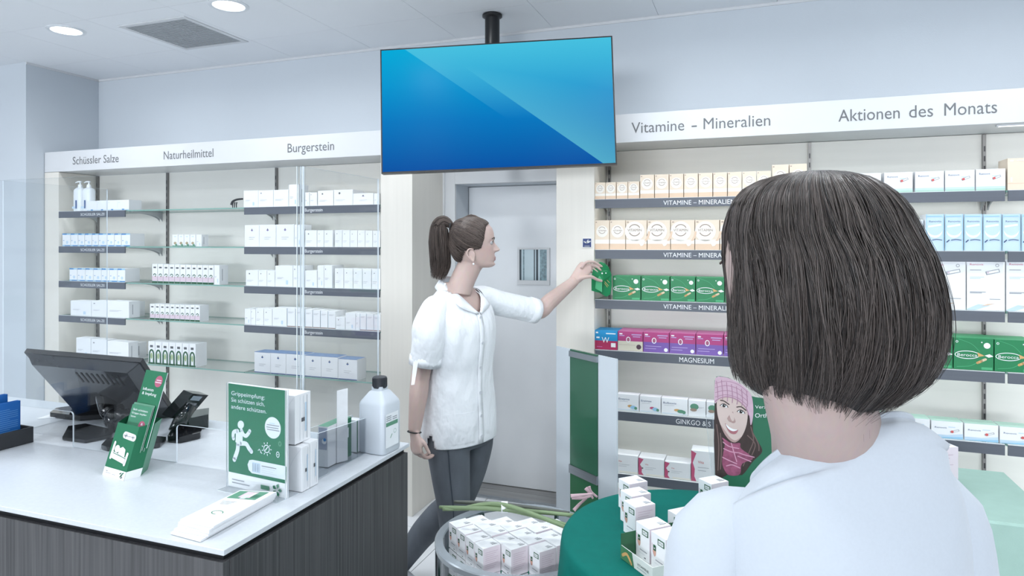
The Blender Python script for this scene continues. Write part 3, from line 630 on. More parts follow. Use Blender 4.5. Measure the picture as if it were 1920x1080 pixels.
# pump bottles, jar and hair clip on the racks
MILK = M('milky_plastic', (236, 241, 246), 0.35, var=0.01)
for i, (pa, pb) in enumerate(((142.5, 158.5), (159, 174.5))):
    xa, xb = xr(pa, 3.58), xr(pb, 3.58); cx = (xa + xb) / 2; r = (xb - xa) / 2 - .001
    t = thing('pump_bottle', ['left one of two white pump bottles on the top left shelf', 'right one of two white pump bottles on the top left shelf'][i], 'bottle', (cx, 3.58, LZ[0] + .001), 'white pump bottles')
    z0 = LZ[0] + .001; k = kd((pa + pb) / 2, 3.58); hs = zr(352, k) - z0
    b = MB().lathe([((r * .94, .03), 0), ((r, .034), .005), ((r, .034), hs * .86), ((r * .8, .028), hs * .95), ((r * .36, .014), hs), ((r * .36, .014), hs + .01)], MILK, (cx, 3.58, z0), 24, sq=3)
    Flat(b, (cx - r, 3.58 - .0345, z0), (1, 0, 0), (0, 0, 1)).rect(r * .9, .02, r * 1.25, hs * .46, DBLUE, 2).rect(r * .1, .02, r * .9, hs * .2, PBLUE, 1)
    b.build('bottle_body', t, smooth=40)
    MB().lathe([(.014, 0), (.014, .014), (.006, .016), (.005, .03), (.012, .032), (.012, .04), (.004, .042)], MILK, (cx, 3.58, z0 + hs + .008), 16).build('pump_collar', t, smooth=40)
    MB().tube([(cx + .006, 3.58, z0 + hs + .044), (cx - .02, 3.575, z0 + hs + .044), (cx - .038, 3.572, z0 + hs + .037)], [.006, .005, .004], MILK, 8).build('spout', t, smooth=True)
x = xr(1716, 3.58); z0 = RZ[1] + .001
t = thing('medicine_jar', 'small white jar with ribbed lid, left of the tall pale blue cartons', 'jar', (x, 3.58, z0))
MB().lathe([(.03, 0), (.033, .004), (.033, .11), (.027, .118)], MILK, (x, 3.58, z0), 24).build('jar_body', t, smooth=40)
MB().lathe([(.034, .115), (.035, .118), (.035, .14), (.032, .144)], SIDEG, (x, 3.58, z0), 24).build('lid', t, smooth=40)
k = kd(445, 3.6); c = ony(445, 385, 3.6)
t = thing('shelf_clip', 'small black curved clip standing on the glass shelf beside broad white cartons', 'clip', (c.x, 3.6, LZ[0] + .001))
def wp(px, py): return tuple(ony(px, py, 3.6))
MB().tube(spline([wp(434, 384), wp(437, 377.5), wp(445, 374), wp(455, 373)], 6), [.006 + .003 * (1 - i / 18) for i in range(19)], BLACK, 8, up=(0, 1, 0)).build('clip_arm', t, smooth=True)
for px in (436, 439.5, 443): MB().tube([wp(px + 1, 379), wp(px, 384), tuple(Vector((wp(px + .5, 389)[0], 3.6, LZ[0] + .004)))], [.005, .004, .003], BLACK, 6, up=(0, 1, 0)).build('prong', t, smooth=True)
# ================================================================== television on the ceiling pole
q = pgram([(713, 93), (1148, 67), (1157, 308.5), (715, 326)], 3.30)
ctr = sum(q, Vector()) / 4
n = (q[1] - q[0]).cross(q[2] - q[1]).normalized()
if n.dot(Vector((0, 0, EYE)) - ctr) < 0: n = -n
tv = thing('television', 'large flat television with a blue screen hanging from a black ceiling pole', 'television', ctr)
tl, tr, br, bl = q
mb = MB().slab([bl, br, tr, tl], n, .035, BLACK); mb.build('case', tv, bevel=.003)
U, V = (tr - tl), (bl - tl); e = .0065
ins = lambda p, su, sv: p + U.normalized() * su * e + V.normalized() * sv * e + n * .0008
SCR = bpy.data.materials.new('tv_screen'); SCR.use_nodes = True; nt = SCR.node_tree; b = nt.nodes['Principled BSDF']
b.inputs['Base Color'].default_value = (0.0, 0.0, 0.0, 1); b.inputs['Roughness'].default_value = .25; b.inputs['Specular IOR Level'].default_value = .04
uv = nt.nodes.new('ShaderNodeUVMap'); sp = nt.nodes.new('ShaderNodeSeparateXYZ'); nt.links.new(uv.outputs[0], sp.inputs[0])
def mth(op, a, b_, c=None):
    m = nt.nodes.new('ShaderNodeMath'); m.operation = op
    for i, x in enumerate((a, b_, c)):
        if x is None: continue
        if isinstance(x, (int, float)): m.inputs[i].default_value = x
        else: nt.links.new(x, m.inputs[i])
    return m.outputs[0]
u_, v_ = sp.outputs[0], sp.outputs[1]
rp = nt.nodes.new('ShaderNodeValToRGB'); nt.links.new(v_, rp.inputs[0]); cr = rp.color_ramp
cr.elements[0].position = 0; cr.elements[0].color = lin((0, 172, 220)) + (1,); cr.elements[1].position = 1; cr.elements[1].color = lin((0, 84, 168)) + (1,)
for p_, c_ in ((.3, (0, 152, 212)), (.6, (0, 122, 196))):
    el = cr.elements.new(p_); el.color = lin(c_) + (1,)
l1 = mth('SUBTRACT', u_, mth('MULTIPLY_ADD', v_, .723, .105)); l2 = mth('SUBTRACT', u_, mth('MULTIPLY_ADD', v_, .703, .245))
m1 = mth('MULTIPLY', mth('GREATER_THAN', l1, 0), mth('MAXIMUM', mth('SUBTRACT', .62, v_), 0)); m2 = mth('GREATER_THAN', l2, 0)
fall = mth('MAXIMUM', mth('SUBTRACT', 1.0, mth('MULTIPLY', l2, 1.5)), 0.1)
a1 = mth('MULTIPLY', m1, .55); a2 = mth('MULTIPLY', m2, mth('MULTIPLY', fall, mth('MULTIPLY_ADD', v_, .24, .22)))
al = mth('MAXIMUM', a1, a2)
mx = nt.nodes.new('ShaderNodeMix'); mx.data_type = 'RGBA'; nt.links.new(al, mx.inputs[0]); nt.links.new(rp.outputs[0], mx.inputs[6]); mx.inputs[7].default_value = lin((120, 232, 240)) + (1,)
nt.links.new(mx.outputs[2], b.inputs['Emission Color']); b.inputs['Emission Strength'].default_value = .76
mb = MB().add([ins(bl, 1, -1.3), ins(br, -1, -1.3), ins(tr, -1, 1), ins(tl, 1, 1)], [(0, 1, 2, 3)], SCR)
so = mb.build('screen', tv); ul = so.data.uv_layers.new(name='UVMap')
for i, c in enumerate(((0, 1), (1, 1), (1, 0), (0, 0))): ul.data[i].uv = c
pz = onz(923, 27, ZC)
MB().lathe([(.054, 0), (.058, -.004), (.058, -.016), (.048, -.022), (.044, -.024)], BLACK, (pz.x, pz.y, ZC), 28).build('ceiling_flange', tv, smooth=35)
MB().lathe([(.043, -.02), (.043, -.40)], BLACK, (pz.x, pz.y, ZC), 24).build('pole', tv, smooth=35)
MB().lathe([(.046, -.30), (.046, -.36)], GBLACK, (pz.x, pz.y, ZC), 24).build('pole_collar', tv, smooth=35)
mb = MB(); back = ctr - n * .036
mb.box(pz.x - .02, back.y - .0, back.z + .05, pz.x + .02, pz.y + .02, back.z + .09, BLACK); mb.box(pz.x - .03, pz.y - .03, back.z, pz.x + .03, pz.y + .03, ZC - .39, BLACK)
mb.build('bracket_arm', tv)
mb = MB(); uu, vv = U.normalized(), V.normalized()
mb.slab([back + uu * a + vv * c for a, c in ((-.12, .12), (.12, .12), (.12, -.12), (-.12, -.12))], n, .02, BLACK); mb.build('mounting_plate', tv)

# ================================================================== service counter
CX1, CY0, CY1, CZ = -1.07, 1.133, 1.952, .97
STONE = M('counter_stone', (202, 207, 213), 0.28, var=0.03, scale=(120, 120, 120), spec=.4)
OAK = bpy.data.materials.new('grey_oak'); OAK.use_nodes = True; nt = OAK.node_tree; b = nt.nodes['Principled BSDF']; b.inputs['Roughness'].default_value = .6
tc = nt.nodes.new('ShaderNodeTexCoord'); mp = nt.nodes.new('ShaderNodeMapping'); mp.inputs['Scale'].default_value = (150, 150, 1.6); nz = nt.nodes.new('ShaderNodeTexNoise'); nz.inputs['Scale'].default_value = 1; nz.inputs['Detail'].default_value = 5
rp = nt.nodes.new('ShaderNodeValToRGB'); rp.color_ramp.elements[0].position = .3; rp.color_ramp.elements[1].position = .72; rp.color_ramp.elements[0].color = lin((52, 52, 54)) + (1,); rp.color_ramp.elements[1].color = lin((84, 84, 86)) + (1,)
nt.links.new(tc.outputs['Object'], mp.inputs[0]); nt.links.new(mp.outputs[0], nz.inputs[0]); nt.links.new(nz.outputs[0], rp.inputs[0]); nt.links.new(rp.outputs[0], b.inputs[0])
ct = thing('service_counter', 'grey wood-grain pharmacy counter with white stone top, left foreground', 'counter', (-2.2, 1.5, 0))
MB().box(-3.4, CY0, CZ - .0125, CX1, CY1, CZ, STONE).build('counter_top', ct, bevel=.0015)
MB().box(-3.38, CY0 + .016, CZ - .030, CX1 - .016, CY1 - .01, CZ - .0126, BLACK).build('shadow_gap', ct)
MB().box(-3.4, CY0 + .004, .08, CX1 - .006, CY0 + .024, CZ - .030, OAK).build('front_panel', ct, bevel=.001)
MB().box(CX1 - .024, CY0 + .0245, .08, CX1 - .004, CY1 - .005, CZ - .030, OAK).build('side_panel', ct, bevel=.001)
MB().box(-3.38, CY0 + .06, 0, CX1 - .05, CY1 - .03, .9, BLACK).build('carcass', ct)

# ------------------------------------------------------------------ acrylic screen on the counter
sc_ = thing('sneeze_guard', 'tall clear acrylic screen standing on the counter with pass-through cutouts', 'screen', (-1.6, 1.55, CZ))
YP = 1.542; k5 = kd(565, YP); XC = xr(565, YP); ZT = zr(312, k5)
xa, xb = xr(139, YP), xr(333, YP); zs = zr(772, kd(139, YP))
def pane(pts, ax, th=.005):          # polygon pane; pts (a, z); ax=(origin, dir)
    m = MB(); O, D = Vector(ax[0]), Vector(ax[1]); N = D.cross(Vector((0, 0, 1))).normalized()
    A = [O + D * a + Vector((0, 0, z)) for a, z in pts]; B = [p + N * th for p in A]; n_ = len(A)
    m.add(A, [tuple(range(n_))], ACR); m.add(B, [tuple(range(n_ - 1, -1, -1))], ACR)
    for i in range(n_):
        j = (i + 1) % n_; m.add([A[i], B[i], B[j], A[j]], [(0, 1, 2, 3)], AEDGE)
    return m
def rc(x, z, r, a0, a1): return [(x + r * math.cos(math.radians(a)), z + r * math.sin(math.radians(a))) for a in np.linspace(a0, a1, 4)]
xl = -3.2; r_ = .012; xf = XC - .18
pts = [(xl, CZ + .001), (xl + .2, CZ + .001)] + [(xl + .2, zs - r_)] + rc(xl + .2 + r_, zs - r_, r_, 180, 90) + rc(xa - r_, zs - r_, r_, 90, 0) + [(xa, CZ + .001), (xb, CZ + .001)] + rc(xb + r_, zs - r_, r_, 180, 90) + rc(xf - r_, zs - r_, r_, 90, 0) + [(xf, CZ + .001), (XC, CZ + .001), (XC, ZT), (xl, ZT)]
pane(pts, ((0, YP, 0), (1, 0, 0))).build('front_pane', sc_)
pane([(YP + .006, CZ + .001), (CY1 - .012, CZ + .001), (CY1 - .012, ZT), (YP + .006, ZT)], ((XC, 0, 0), (0, 1, 0))).build('return_pane', sc_)
xs = -2.42
pane([(YP + .008, CZ + .001), (CY1 - .012, CZ + .001), (CY1 - .012, ZT), (YP + .008, ZT)], ((xs, 0, 0), (0, 1, 0))).build('divider_pane', sc_)
MB().box(XC - .010, YP - .005, CZ + .001, XC + .006, YP + .012, ZT, ACR).build('corner_profile', sc_)
MB().box(XC - .012, YP - .0055, CZ + .001, XC - .010, YP - .0035, ZT, AEDGE).box(XC + .005, YP - .003, CZ + .001, XC + .007, YP - .001, ZT, AEDGE).build('corner_edge', sc_)

# ------------------------------------------------------------------ touch terminal seen from behind
tm_ = thing('touch_terminal', 'black point-of-sale touchscreen seen from behind, tilted on the counter', 'monitor', (-1.95, 1.75, CZ))
bl, br = onz(140, 766, .979), onz(331, 775, .979); tl = cam(45, 661, 2.265); tr = tl + (br - bl); tr.z -= .02; br = bl + (tr - tl); q = [tl, tr, br, bl]
n = (tr - tl).cross(bl - tl).normalized()
if n.z > 0: n = -n                                        # rear face looks down towards the customer
u, v = (tr - tl).normalized(), (bl - tl).normalized(); wd, hd = (tr - tl).length, (bl - tl).length
P = lambda a, c, d: tl + u * a + v * c + n * d
REARG = M('terminal_rear', (44, 46, 50), 0.14, coat=.5)
mb = MB(); mb.slab([P(0, 0, 0), P(0, hd, 0), P(wd, hd, 0), P(wd, 0, 0)], n, .016, BLACK); mb.build('bezel', tm_, bevel=.005)
mb = MB(); e = .03
A = [P(.008, .008, 0), P(.008, hd - .008, 0), P(wd - .008, hd - .008, 0), P(wd - .008, .008, 0)]; B = [P(e, e * 1.2, .026), P(e, hd - e, .026), P(wd - e * 1.6, hd - e, .026), P(wd - e * 1.6, e * 1.2, .026)]
mb.add(A + B, [(4, 5, 6, 7)] + [(i, (i + 1) % 4, 4 + (i + 1) % 4, 4 + i) for i in range(4)], REARG); mb.build('rear_shell', tm_, bevel=.003)
mb = MB()
for i in range(9): a_ = wd * (.42 + .045 * i); mb.slab([P(a_, hd * .14, .0275), P(a_, hd * .30, .0275), P(a_ + .006, hd * .30, .0275), P(a_ + .006, hd * .14, .0275)], n, .001, BLACK)
mb.build('vent_slots', tm_)['kind'] = 'stuff'
g = onz(190, 815, CZ); hub = Vector((g.x + .01, g.y + .05, CZ))
mb = MB().tube(spline([tuple(hub + Vector((0, .02, .02))), tuple(hub + Vector((0, .0, .06))), tuple((hub + P(wd * .5, hd * .62, .03)) / 2 + Vector((0, 0, .0))), tuple(P(wd * .5, hd * .6, .02))], 5), [(.045, .028)] * 5 + [(.04, .026)] * 11, GBLACK, 14, up=(1, 0, 0)); mb.build('stand_neck', tm_, smooth=True)
mb = MB()
def foot(pts, z0=0, z1=.012): mb.prism([(onz(x, y, CZ).x, onz(x, y, CZ).y) for x, y in pts][::-1], CZ + .0008 + z0, CZ + z1, GBLACK)
foot([(117, 826), (128, 805), (160, 800), (215, 812), (210, 822), (160, 832)]); mb.build('stand_foot', tm_, bevel=.004)
mb = MB(); foot([(93, 783), (106, 774), (150, 768), (200, 772), (196, 786), (150, 790)], .0, .02); mb.build('stand_foot', tm_, bevel=.005)
mb = MB(); foot([(190, 843), (200, 832), (250, 822), (312, 828), (300, 840), (240, 848), (200, 847)], 0, .016); mb.build('stand_foot', tm_, bevel=.004)
# folded sheet behind the foot
tag(MB().prism([(onz(x, y, CZ).x, onz(x, y, CZ).y) for x, y in ((70, 786), (118, 770), (160, 762), (118, 783))], CZ + .0005, CZ + .003, PAPER).build('paper_sheet', loc=tuple(onz(100, 778, CZ))), 'white paper sheet lying on counter left of the terminal stand', 'paper')
# payment terminal (pin pad) on stand
pt_ = thing('card_reader', 'black hand-held card payment terminal leaning in its cradle', 'card reader', tuple(onz(358, 805, CZ)))
def oz(px, py, Z): p = onz(px, py, Z); return (p.x, p.y)
mb = MB(); a, b_, d = cam(362, 738, 2.33), cam(391, 741, 2.40), cam(332, 772, 2.28); d = a + (d - a) * 1.35; c = d + (b_ - a); n = (b_ - a).cross(d - a).normalized(); n = n if n.dot(Vector((0, 0, EYE)) - a) > 0 else -n
mb.slab([d, c, b_, a], n, .045, GBLACK); mb.build('reader_body', pt_, bevel=.008)
mb = MB(); L = lambda s, t_, h=.001: a + (b_ - a) * s + (d - a) * t_ + n * h
mb.add([L(.12, .26), L(.7, .26), L(.7, .08), L(.12, .08)], [(0, 1, 2, 3)], M('lcd_grey', (150, 160, 168), 0.2)); mb.build('display', pt_)
KEYM = [M('key_grey', (120, 122, 126), .5), M('key_brown', (130, 92, 84), .5)]
for i in range(4):
    for j in range(3):
        mb = MB(); s_, t_ = .14 + .2 * j, .36 + .12 * i
        mb.slab([L(s_, t_ + .08, .004), L(s_ + .14, t_ + .08, .004), L(s_ + .14, t_, .004), L(s_, t_, .004)], n, .004, KEYM[i == 3]); mb.build('key', pt_)
mb = MB().prism([oz(*p, CZ) for p in ((340, 812), (352, 796), (392, 790), (391, 803), (352, 812))][::-1], CZ + .0005, CZ + .05, GBLACK); mb.build('cradle', pt_, bevel=.004)
st_ = thing('reader_stand', 'black angular pedestal and wedge foot in front of the card reader', 'stand', tuple(onz(345, 822, CZ)))
mb = MB().prism([oz(*p, CZ) for p in ((314, 830), (326, 808), (345, 806), (379, 816), (376, 823), (338, 832))][::-1], CZ + .0005, CZ + .022, GBLACK); mb.build('wedge_foot', st_, bevel=.005)
p0 = onz(332, 818, CZ); mb = MB().tube([tuple(p0 + Vector((0, 0, .015))), tuple(p0 + Vector((-.004, .02, .05))), tuple(p0 + Vector((.0, .06, .09)))], [(.035, .02), (.028, .02), (.022, .016)], GBLACK, 12, up=(1, 0, 0)); mb.build('pedestal', st_, smooth=True)

# ------------------------------------------------------------------ blue books in a black tray at the left edge
tr_ = thing('desk_tray', 'low black tray holding blue booklets at the left picture edge', 'tray', tuple(onz(20, 850, CZ)))
a, b_ = onz(63, 829, CZ), onz(-70, 864, CZ); d = (b_ - a).normalized(); nn = Vector((-d.y, d.x, 0)); nn = nn if nn.y > 0 else -nn
L_ = .30; hT = .052
B_ = lambda s, t_, z: a + d * s + nn * t_ + Vector((0, 0, z))
def obox(mb, s0, s1, t0, t1, z0, z1, m): mb.box(0, 0, z0, s1 - s0, t1 - t0, z1, m, basis(B_(s0, t0, 0), d, nn, Vector((0, 0, 1))))
TRAYB = M('tray_black', (46, 48, 52), .5)
for nm, (s0, s1, t0, t1) in (('front_wall', (0, L_, 0, .006)), ('rear_wall', (0, L_, .075, .081)), ('end_wall', (0, .006, .006, .075)), ('end_wall', (L_ - .006, L_, .006, .075))):
    mb = MB(); obox(mb, s0, s1, t0, t1, .0005, hT, TRAYB); mb.build(nm, tr_, bevel=.001)
mb = MB(); obox(mb, .006, L_ - .006, .006, .075, .0005, .006, TRAYB); mb.build('tray_floor', tr_)
BB = M('book_blue', (22, 98, 176), .45, var=.03); BLINE = M('book_line', (96, 150, 206), .6)
for i, (s0, s1, t0, t1, h) in enumerate(((.030, .112, .018, .034, .143), (.118, .205, .018, .034, .139), (.05, .14, .05, .066, .165))):
    t = thing('blue_booklet', ['blue booklet standing in the black tray, nearest its right end', 'blue booklet in black tray, cut by the left picture edge', 'taller blue booklet standing behind the others in the black tray'][i], 'book', tuple(B_(s0, t0, .006)), 'blue booklets in the black tray')
    mb = MB(); obox(mb, s0, s1, t0, t0 + .0016, .0065, h, BB); obox(mb, s0, s1, t1 - .0016, t1, .0065, h, BB); obox(mb, s0, s0 + .0016, t0, t1, .0065, h, BB)
    f = Flat(mb, B_(s1, t0, .0065), -d, (0, 0, 1), -nn); w_ = s1 - s0
    for k_ in range(16): f.rect(.12 * w_, h * (.12 + .045 * k_), w_ * (.9 if k_ % 5 else .6), h * (.12 + .045 * k_) + .0016, BLINE, 1)
    f.disc(.86 * w_, .06 * h, .003, WPRINT, 2, 8)
    mb.build('cover', t)
    mb = MB(); obox(mb, s0 + .002, s1, t0 + .002, t1 - .002, .0065, h - .003, PAPER); mb.build('page_block', t)

# ------------------------------------------------------------------ green brochure holder
bh = thing('brochure_holder', 'green cardboard leaflet dispenser with white bed pictogram and tall header card', 'brochure holder', tuple(onz(240, 885, CZ)))
bl_, bm_, brr = onz(192, 890, CZ), onz(232, 902, CZ), onz(263, 893, CZ); bk = onz(277, 880, CZ)
kof = lambda p: -p.x * S20 + p.y * C20
LEAN = Vector((0, .05, .137)); tl_, tm2, tr2, tk = bl_ + LEAN, bm_ + LEAN, brr + LEAN, bk + LEAN
tlb = tl_ + (bk - brr) * 1.3; blb = bl_ + (bk - brr) * 1.3
mb = MB()
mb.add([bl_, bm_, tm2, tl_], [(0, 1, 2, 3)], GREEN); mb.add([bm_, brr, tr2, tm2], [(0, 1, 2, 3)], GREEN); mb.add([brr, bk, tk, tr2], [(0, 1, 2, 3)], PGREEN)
mb.add([bk, blb, tlb, tk], [(0, 1, 2, 3)], GREEN); mb.add([blb, bl_, tl_, tlb], [(0, 1, 2, 3)], GREEN); mb.add([bl_, blb, bk, brr, bm_], [(0, 1, 2, 3, 4)], GREEN)
f = Flat(mb, bl_, (bm_ - bl_), (tl_ - bl_)); W_ = (bm_ - bl_).length; H_ = (tl_ - bl_).length
if f.N.dot(Vector((0, 0, EYE)) - bl_) < 0: f.N = -f.N
f.poly([(0, 0), (W_, 0), (W_, .16 * H_), (0, .16 * H_)], WPRINT, 1)
f2 = Flat(mb, bm_, (brr - bm_), (tm2 - bm_)); W2 = (brr - bm_).length
if f2.N.dot(Vector((0, 0, EYE)) - bl_) < 0: f2.N = -f2.N
f2.poly([(0, 0), (W2, 0), (W2, .16 * H_), (0, .16 * H_)], WPRINT, 1)
f.rect(.14 * W_, .86 * H_ - .2 * H_, .0, .0, WPRINT) if False else None
f.stroke([(.5 * W_, .80 * H_), (.92 * W_, .78 * H_)], .13 * H_, WPRINT, 2); f.text('Influenza', .45 * W_, .775 * H_, .05 * H_, INKD, 3, width=.5 * W_)
f.stroke([(.14 * W_, .34 * H_), (.16 * W_, .62 * H_)], .09 * W_, WPRINT, 2); f.stroke([(.82 * W_, .28 * H_), (.84 * W_, .47 * H_)], .09 * W_, WPRINT, 2); f.stroke([(.16 * W_, .40 * H_), (.82 * W_, .34 * H_)], .12 * H_, WPRINT, 2, round=False)
f.disc(.33 * W_, .52 * H_, .11 * W_, WPRINT, 2, ry=.07 * H_); f.poly([(.42 * W_, .42 * H_), (.44 * W_, .54 * H_), (.56 * W_, .58 * H_), (.7 * W_, .54 * H_), (.74 * W_, .40 * H_)], WPRINT, 2); f.stroke([(.2 * W_, .435 * H_), (.8 * W_, .385 * H_)], .012 * H_, GREEN, 3)
f.rect(.12 * W_, .09 * H_, .2 * W_, .1 * H_, INKD, 3); f.rect(.12 * W_, .06 * H_, .36 * W_, .068 * H_, INK, 3); f.rect(.44 * W_, .055 * H_, .58 * W_, .063 * H_, INK, 3)
for dx, dy, m_ in ((.76, .1, DGREEN), (.82, .08, GREEN), (.80, .05, DGREEN), (.86, .11, GREEN), (.84, .03, INKD)): f.stroke([(dx * W_, dy * H_), ((dx + .05) * W_, (dy + .02) * H_)], .03 * W_, m_, 3)
mb.build('pocket', bh)
f3 = MB(); uu = (bm_ - bl_).normalized(); lv = LEAN.normalized()
q3 = cam(258, 749, 1.985); q = [q3 + lv * .089, q3 + lv * .089 + uu * .104, q3 + uu * .104, q3]
nq = (q[1] - q[0]).cross(q[2] - q[1]).normalized(); nq = nq if nq.dot(Vector((0, 0, EYE)) - q[0]) > 0 else -nq
dv = (q[3] - q[0]); low = [q[3] + dv * 1.4, q[2] + dv * 1.4]
f3.slab([low[0], low[1], q[1], q[0]], nq, .002, GREEN, WHITE)
f = Flat(f3, q[3], q[2] - q[3], q[0] - q[3], nq); W_, H_ = (q[2] - q[3]).length, (q[0] - q[3]).length
BERRY = M('print_berry', (168, 88, 112), .5)
f.disc(.72 * W_, .68 * H_, .17 * W_, BERRY, 1, ry=.19 * H_); f.rect(.62 * W_, .7 * H_, .84 * W_, .73 * H_, PPINK, 2); f.rect(.58 * W_, .63 * H_, .86 * W_, .66 * H_, PPINK, 2)
f.text('Influenza', .1 * W_, .34 * H_, .13 * H_, WPRINT, 1, width=.5 * W_); f.text('& Impfung', .12 * W_, .2 * H_, .13 * H_, WPRINT, 1, width=.66 * W_)
f3.build('header_card', bh)
for i in range(4):
    q3 = cam(249, 757, 1.975) + Vector((0, .006 * i, .004 * (i % 2))) - lv * .125; q = [q3 + lv * .125, q3 + lv * .125 + uu * .098, q3 + uu * .098, q3]
    nq = (q[1] - q[0]).cross(q[2] - q[1]).normalized(); nq = nq if nq.dot(Vector((0, 0, EYE)) - q[0]) > 0 else -nq
    lf = MB().slab([q[3], q[2], q[1], q[0]], nq, .0008, PGREEN if i else M('leaflet_green', (62, 128, 98), .5), PAPER)
    if i == 0:
        f = Flat(lf, q[3], q[2] - q[3], q[0] - q[3], nq); W_, H_ = (q[2] - q[3]).length, (q[0] - q[3]).length
        hh = H_; H_ = H_ * .55; f.O = f.O + f.V * hh * .45
        f.text('Sich schützen', .1 * W_, .76 * H_, .12 * H_, WPRINT, 1, width=.72 * W_); f.text('Grippe impfen', .08 * W_, .62 * H_, .11 * H_, WPRINT, 1, width=.72 * W_); f.text('lassen', .08 * W_, .48 * H_, .11 * H_, WPRINT, 1, width=.24 * W_)
        f.disc(.72 * W_, .2 * H_, .16 * W_, BERRY, 1, ry=.2 * H_); f.poly([(.66 * W_, .22 * H_), (.78 * W_, .22 * H_), (.72 * W_, .34 * H_)], PPINK, 2)
    tag(lf.build('leaflet', loc=tuple(q[3])), ['front green flu leaflet with berry disc in the dispenser', 'pale green leaflet second behind the front one in the dispenser', 'pale green leaflet third behind the front one in the dispenser', 'pale green leaflet rearmost in the dispenser'][i], 'leaflet', 'leaflets in the green dispenser')

# ------------------------------------------------------------------ green vaccination poster in an acrylic stand
kR, kL = 1.7166, 1.8097
BR, BL = cam(538, 936, kR), cam(428, 911, kL); TR, TL = cam(538, 731, kR), cam(428, 717, kL)
BR.z = BL.z = CZ + .001; TR.z = TL.z = 1.251
ps = thing('poster_stand', 'green flu vaccination poster with white running figure in clear counter stand', 'poster', tuple((BR + BL) / 2))
U = (BR - BL); W_ = U.length; H_ = TR.z - BR.z; u = U.normalized(); n = Vector((u.y, -u.x, 0)); n = n if n.dot(-BL) > 0 else -n
mb = MB().slab([BL + n * .0065, BR + n * .0065, TR + n * .0065, TL + n * .0065], n, .0025, ACR, AEDGE); mb.slab([BL - n * .003, BR - n * .003, TR - n * .003, TL - n * .003], n, .0025, ACR, AEDGE)
mb.slab([BL + n * .035, BR + n * .035, BR - n * .04, BL - n * .04], (0, 0, 1), .001, ACR, AEDGE); mb.build('acrylic_stand', ps)
mb = MB().slab([BL - n * .0005, BR - n * .0005, TR - n * .0005, TL - n * .0005], n, .001, WPRINT)
f = Flat(mb, BL, u, (0, 0, 1), n)
PG2 = M('poster_green', (34, 116, 84), .5, var=.01); PW = M('poster_white', (226, 234, 240), .55, var=0)
def cmap(x, y):                                       # crop px -> panel metres
    s = (x - 42) / 541; yt = 42 + 60 * s; yb = 1000 + 110 * s
    return s * W_, (1 - (y - yt) / (yb - yt)) * H_
f.map = cmap
f.poly([(45, 50), (577, 108), (575, 805), (575, 970), (47, 868)], PG2, 1)
f.poly([(575, 808), (275, 755), (245, 760), (229, 800), (240, 850), (268, 880), (575, 935)], PW, 2)
f.poly([(575, 812), (575, 932), (577, 970), (579, 812)], PG2, 1)
for y_, s_ in ((146, 'Grippeimpfung:'), (207, 'Sie schützen sich,'), (270, 'andere schützen.')):
    f.map = None; x0, z0 = cmap(72, y_); x1, _ = cmap([385, 385, 402][[146, 207, 270].index(y_)], y_); f.text(s_, x0, z0 - .003, .0158, PW, 2, width=x1 - x0); f.map = cmap
f.poly([(165 + 30 * math.cos(a), 432 + 38 * math.sin(a)) for a in np.linspace(0, 6.28, 20)], PW, 2)
LY = iter(np.arange(2.2, 4, .25)); S = lambda p, w_, s=4: f.stroke([cmap(*q_) for q_ in p], w_ * W_ / 541, PW, float(next(LY)), s, round=s == 4)
f.map = None
S([(150, 500), (150, 560), (147, 605)], 66, 3); S([(135, 490), (100, 500), (92, 530), (96, 560)], 28); S([(172, 482), (190, 520), (213, 535), (235, 515), (250, 490)], 27); S([(160, 605), (215, 608), (243, 650), (265, 678)], 32); S([(140, 610), (135, 670), (105, 755)], 34)
cx_, cy_ = cmap(460, 455); f.disc(cx_, cy_, .028, PW, 2, 28)
for k_, (x0, x1) in enumerate(((430, 478), (408, 518), (404, 512), (410, 520))): a_, b2 = cmap(x0, 408 + k_ * 22), cmap(x1, 416 + k_ * 22 + 6); f.rect(a_[0], b2[1], b2[0], b2[1] + .0022, INK if k_ else PBLUE, 3)
cx_, cy_ = cmap(404, 652); f.ring(cx_, cy_, .011, .0025, PW, 2, 16)
for k_ in range(9): a_ = k_ * .7; f.stroke([(cx_ + .013 * math.cos(a_), cy_ + .013 * math.sin(a_)), (cx_ + .018 * math.cos(a_), cy_ + .018 * math.sin(a_))], .0022, PW, 2, round=False)
f.stroke([(cx_ - .004, cy_ - .004), (cx_ + .004, cy_ + .005)], .003, PW, 3); f.stroke([(cx_ - .022, cy_ - .012), (cx_ - .016, cy_ - .015), (cx_ - .026, cy_ - .004), (cx_ - .03, cy_ - .008)], .002, PW, 2)
cx_, cy_ = cmap(523, 602); f.ring(cx_, cy_, .0055, .003, PGREEN, 2, 14, ry=.007); cx_, cy_ = cmap(505, 702); f.ring(cx_, cy_, .006, .002, PW, 2, 14, ry=.008); f.disc(cx_, cy_, .0018, PW, 2, 8)
a_ = cmap(275, 865); b2 = cmap(345, 790); f.rect(a_[0], a_[1], b2[0], b2[1], PBLUE, 3)
for k_ in range(6): x_ = a_[0] + (b2[0] - a_[0]) * (k_ + .3) / 6; f.rect(x_, a_[1] + .002, x_ + .0014, b2[1] - .002, SIDEG if k_ % 2 else INK, 4)
for k_ in range(5): a_ = cmap(360 + (k_ % 2) * 4, 812 + 20 * k_); f.rect(a_[0], a_[1], a_[0] + .052 - .006 * (k_ % 3), a_[1] + .0014, INKD if k_ == 0 else SIDEG, 3)
for k_ in range(2): a_ = cmap(82, 940 + 28 * k_); f.rect(a_[0], a_[1], a_[0] + .045 + .02 * k_, a_[1] + .002, INK, 3)
a_ = cmap(352, 1022); f.rect(a_[0], a_[1], a_[0] + .03, a_[1] + .011, PGREEN, 3)
cx_, cy_ = cmap(498, 1030)
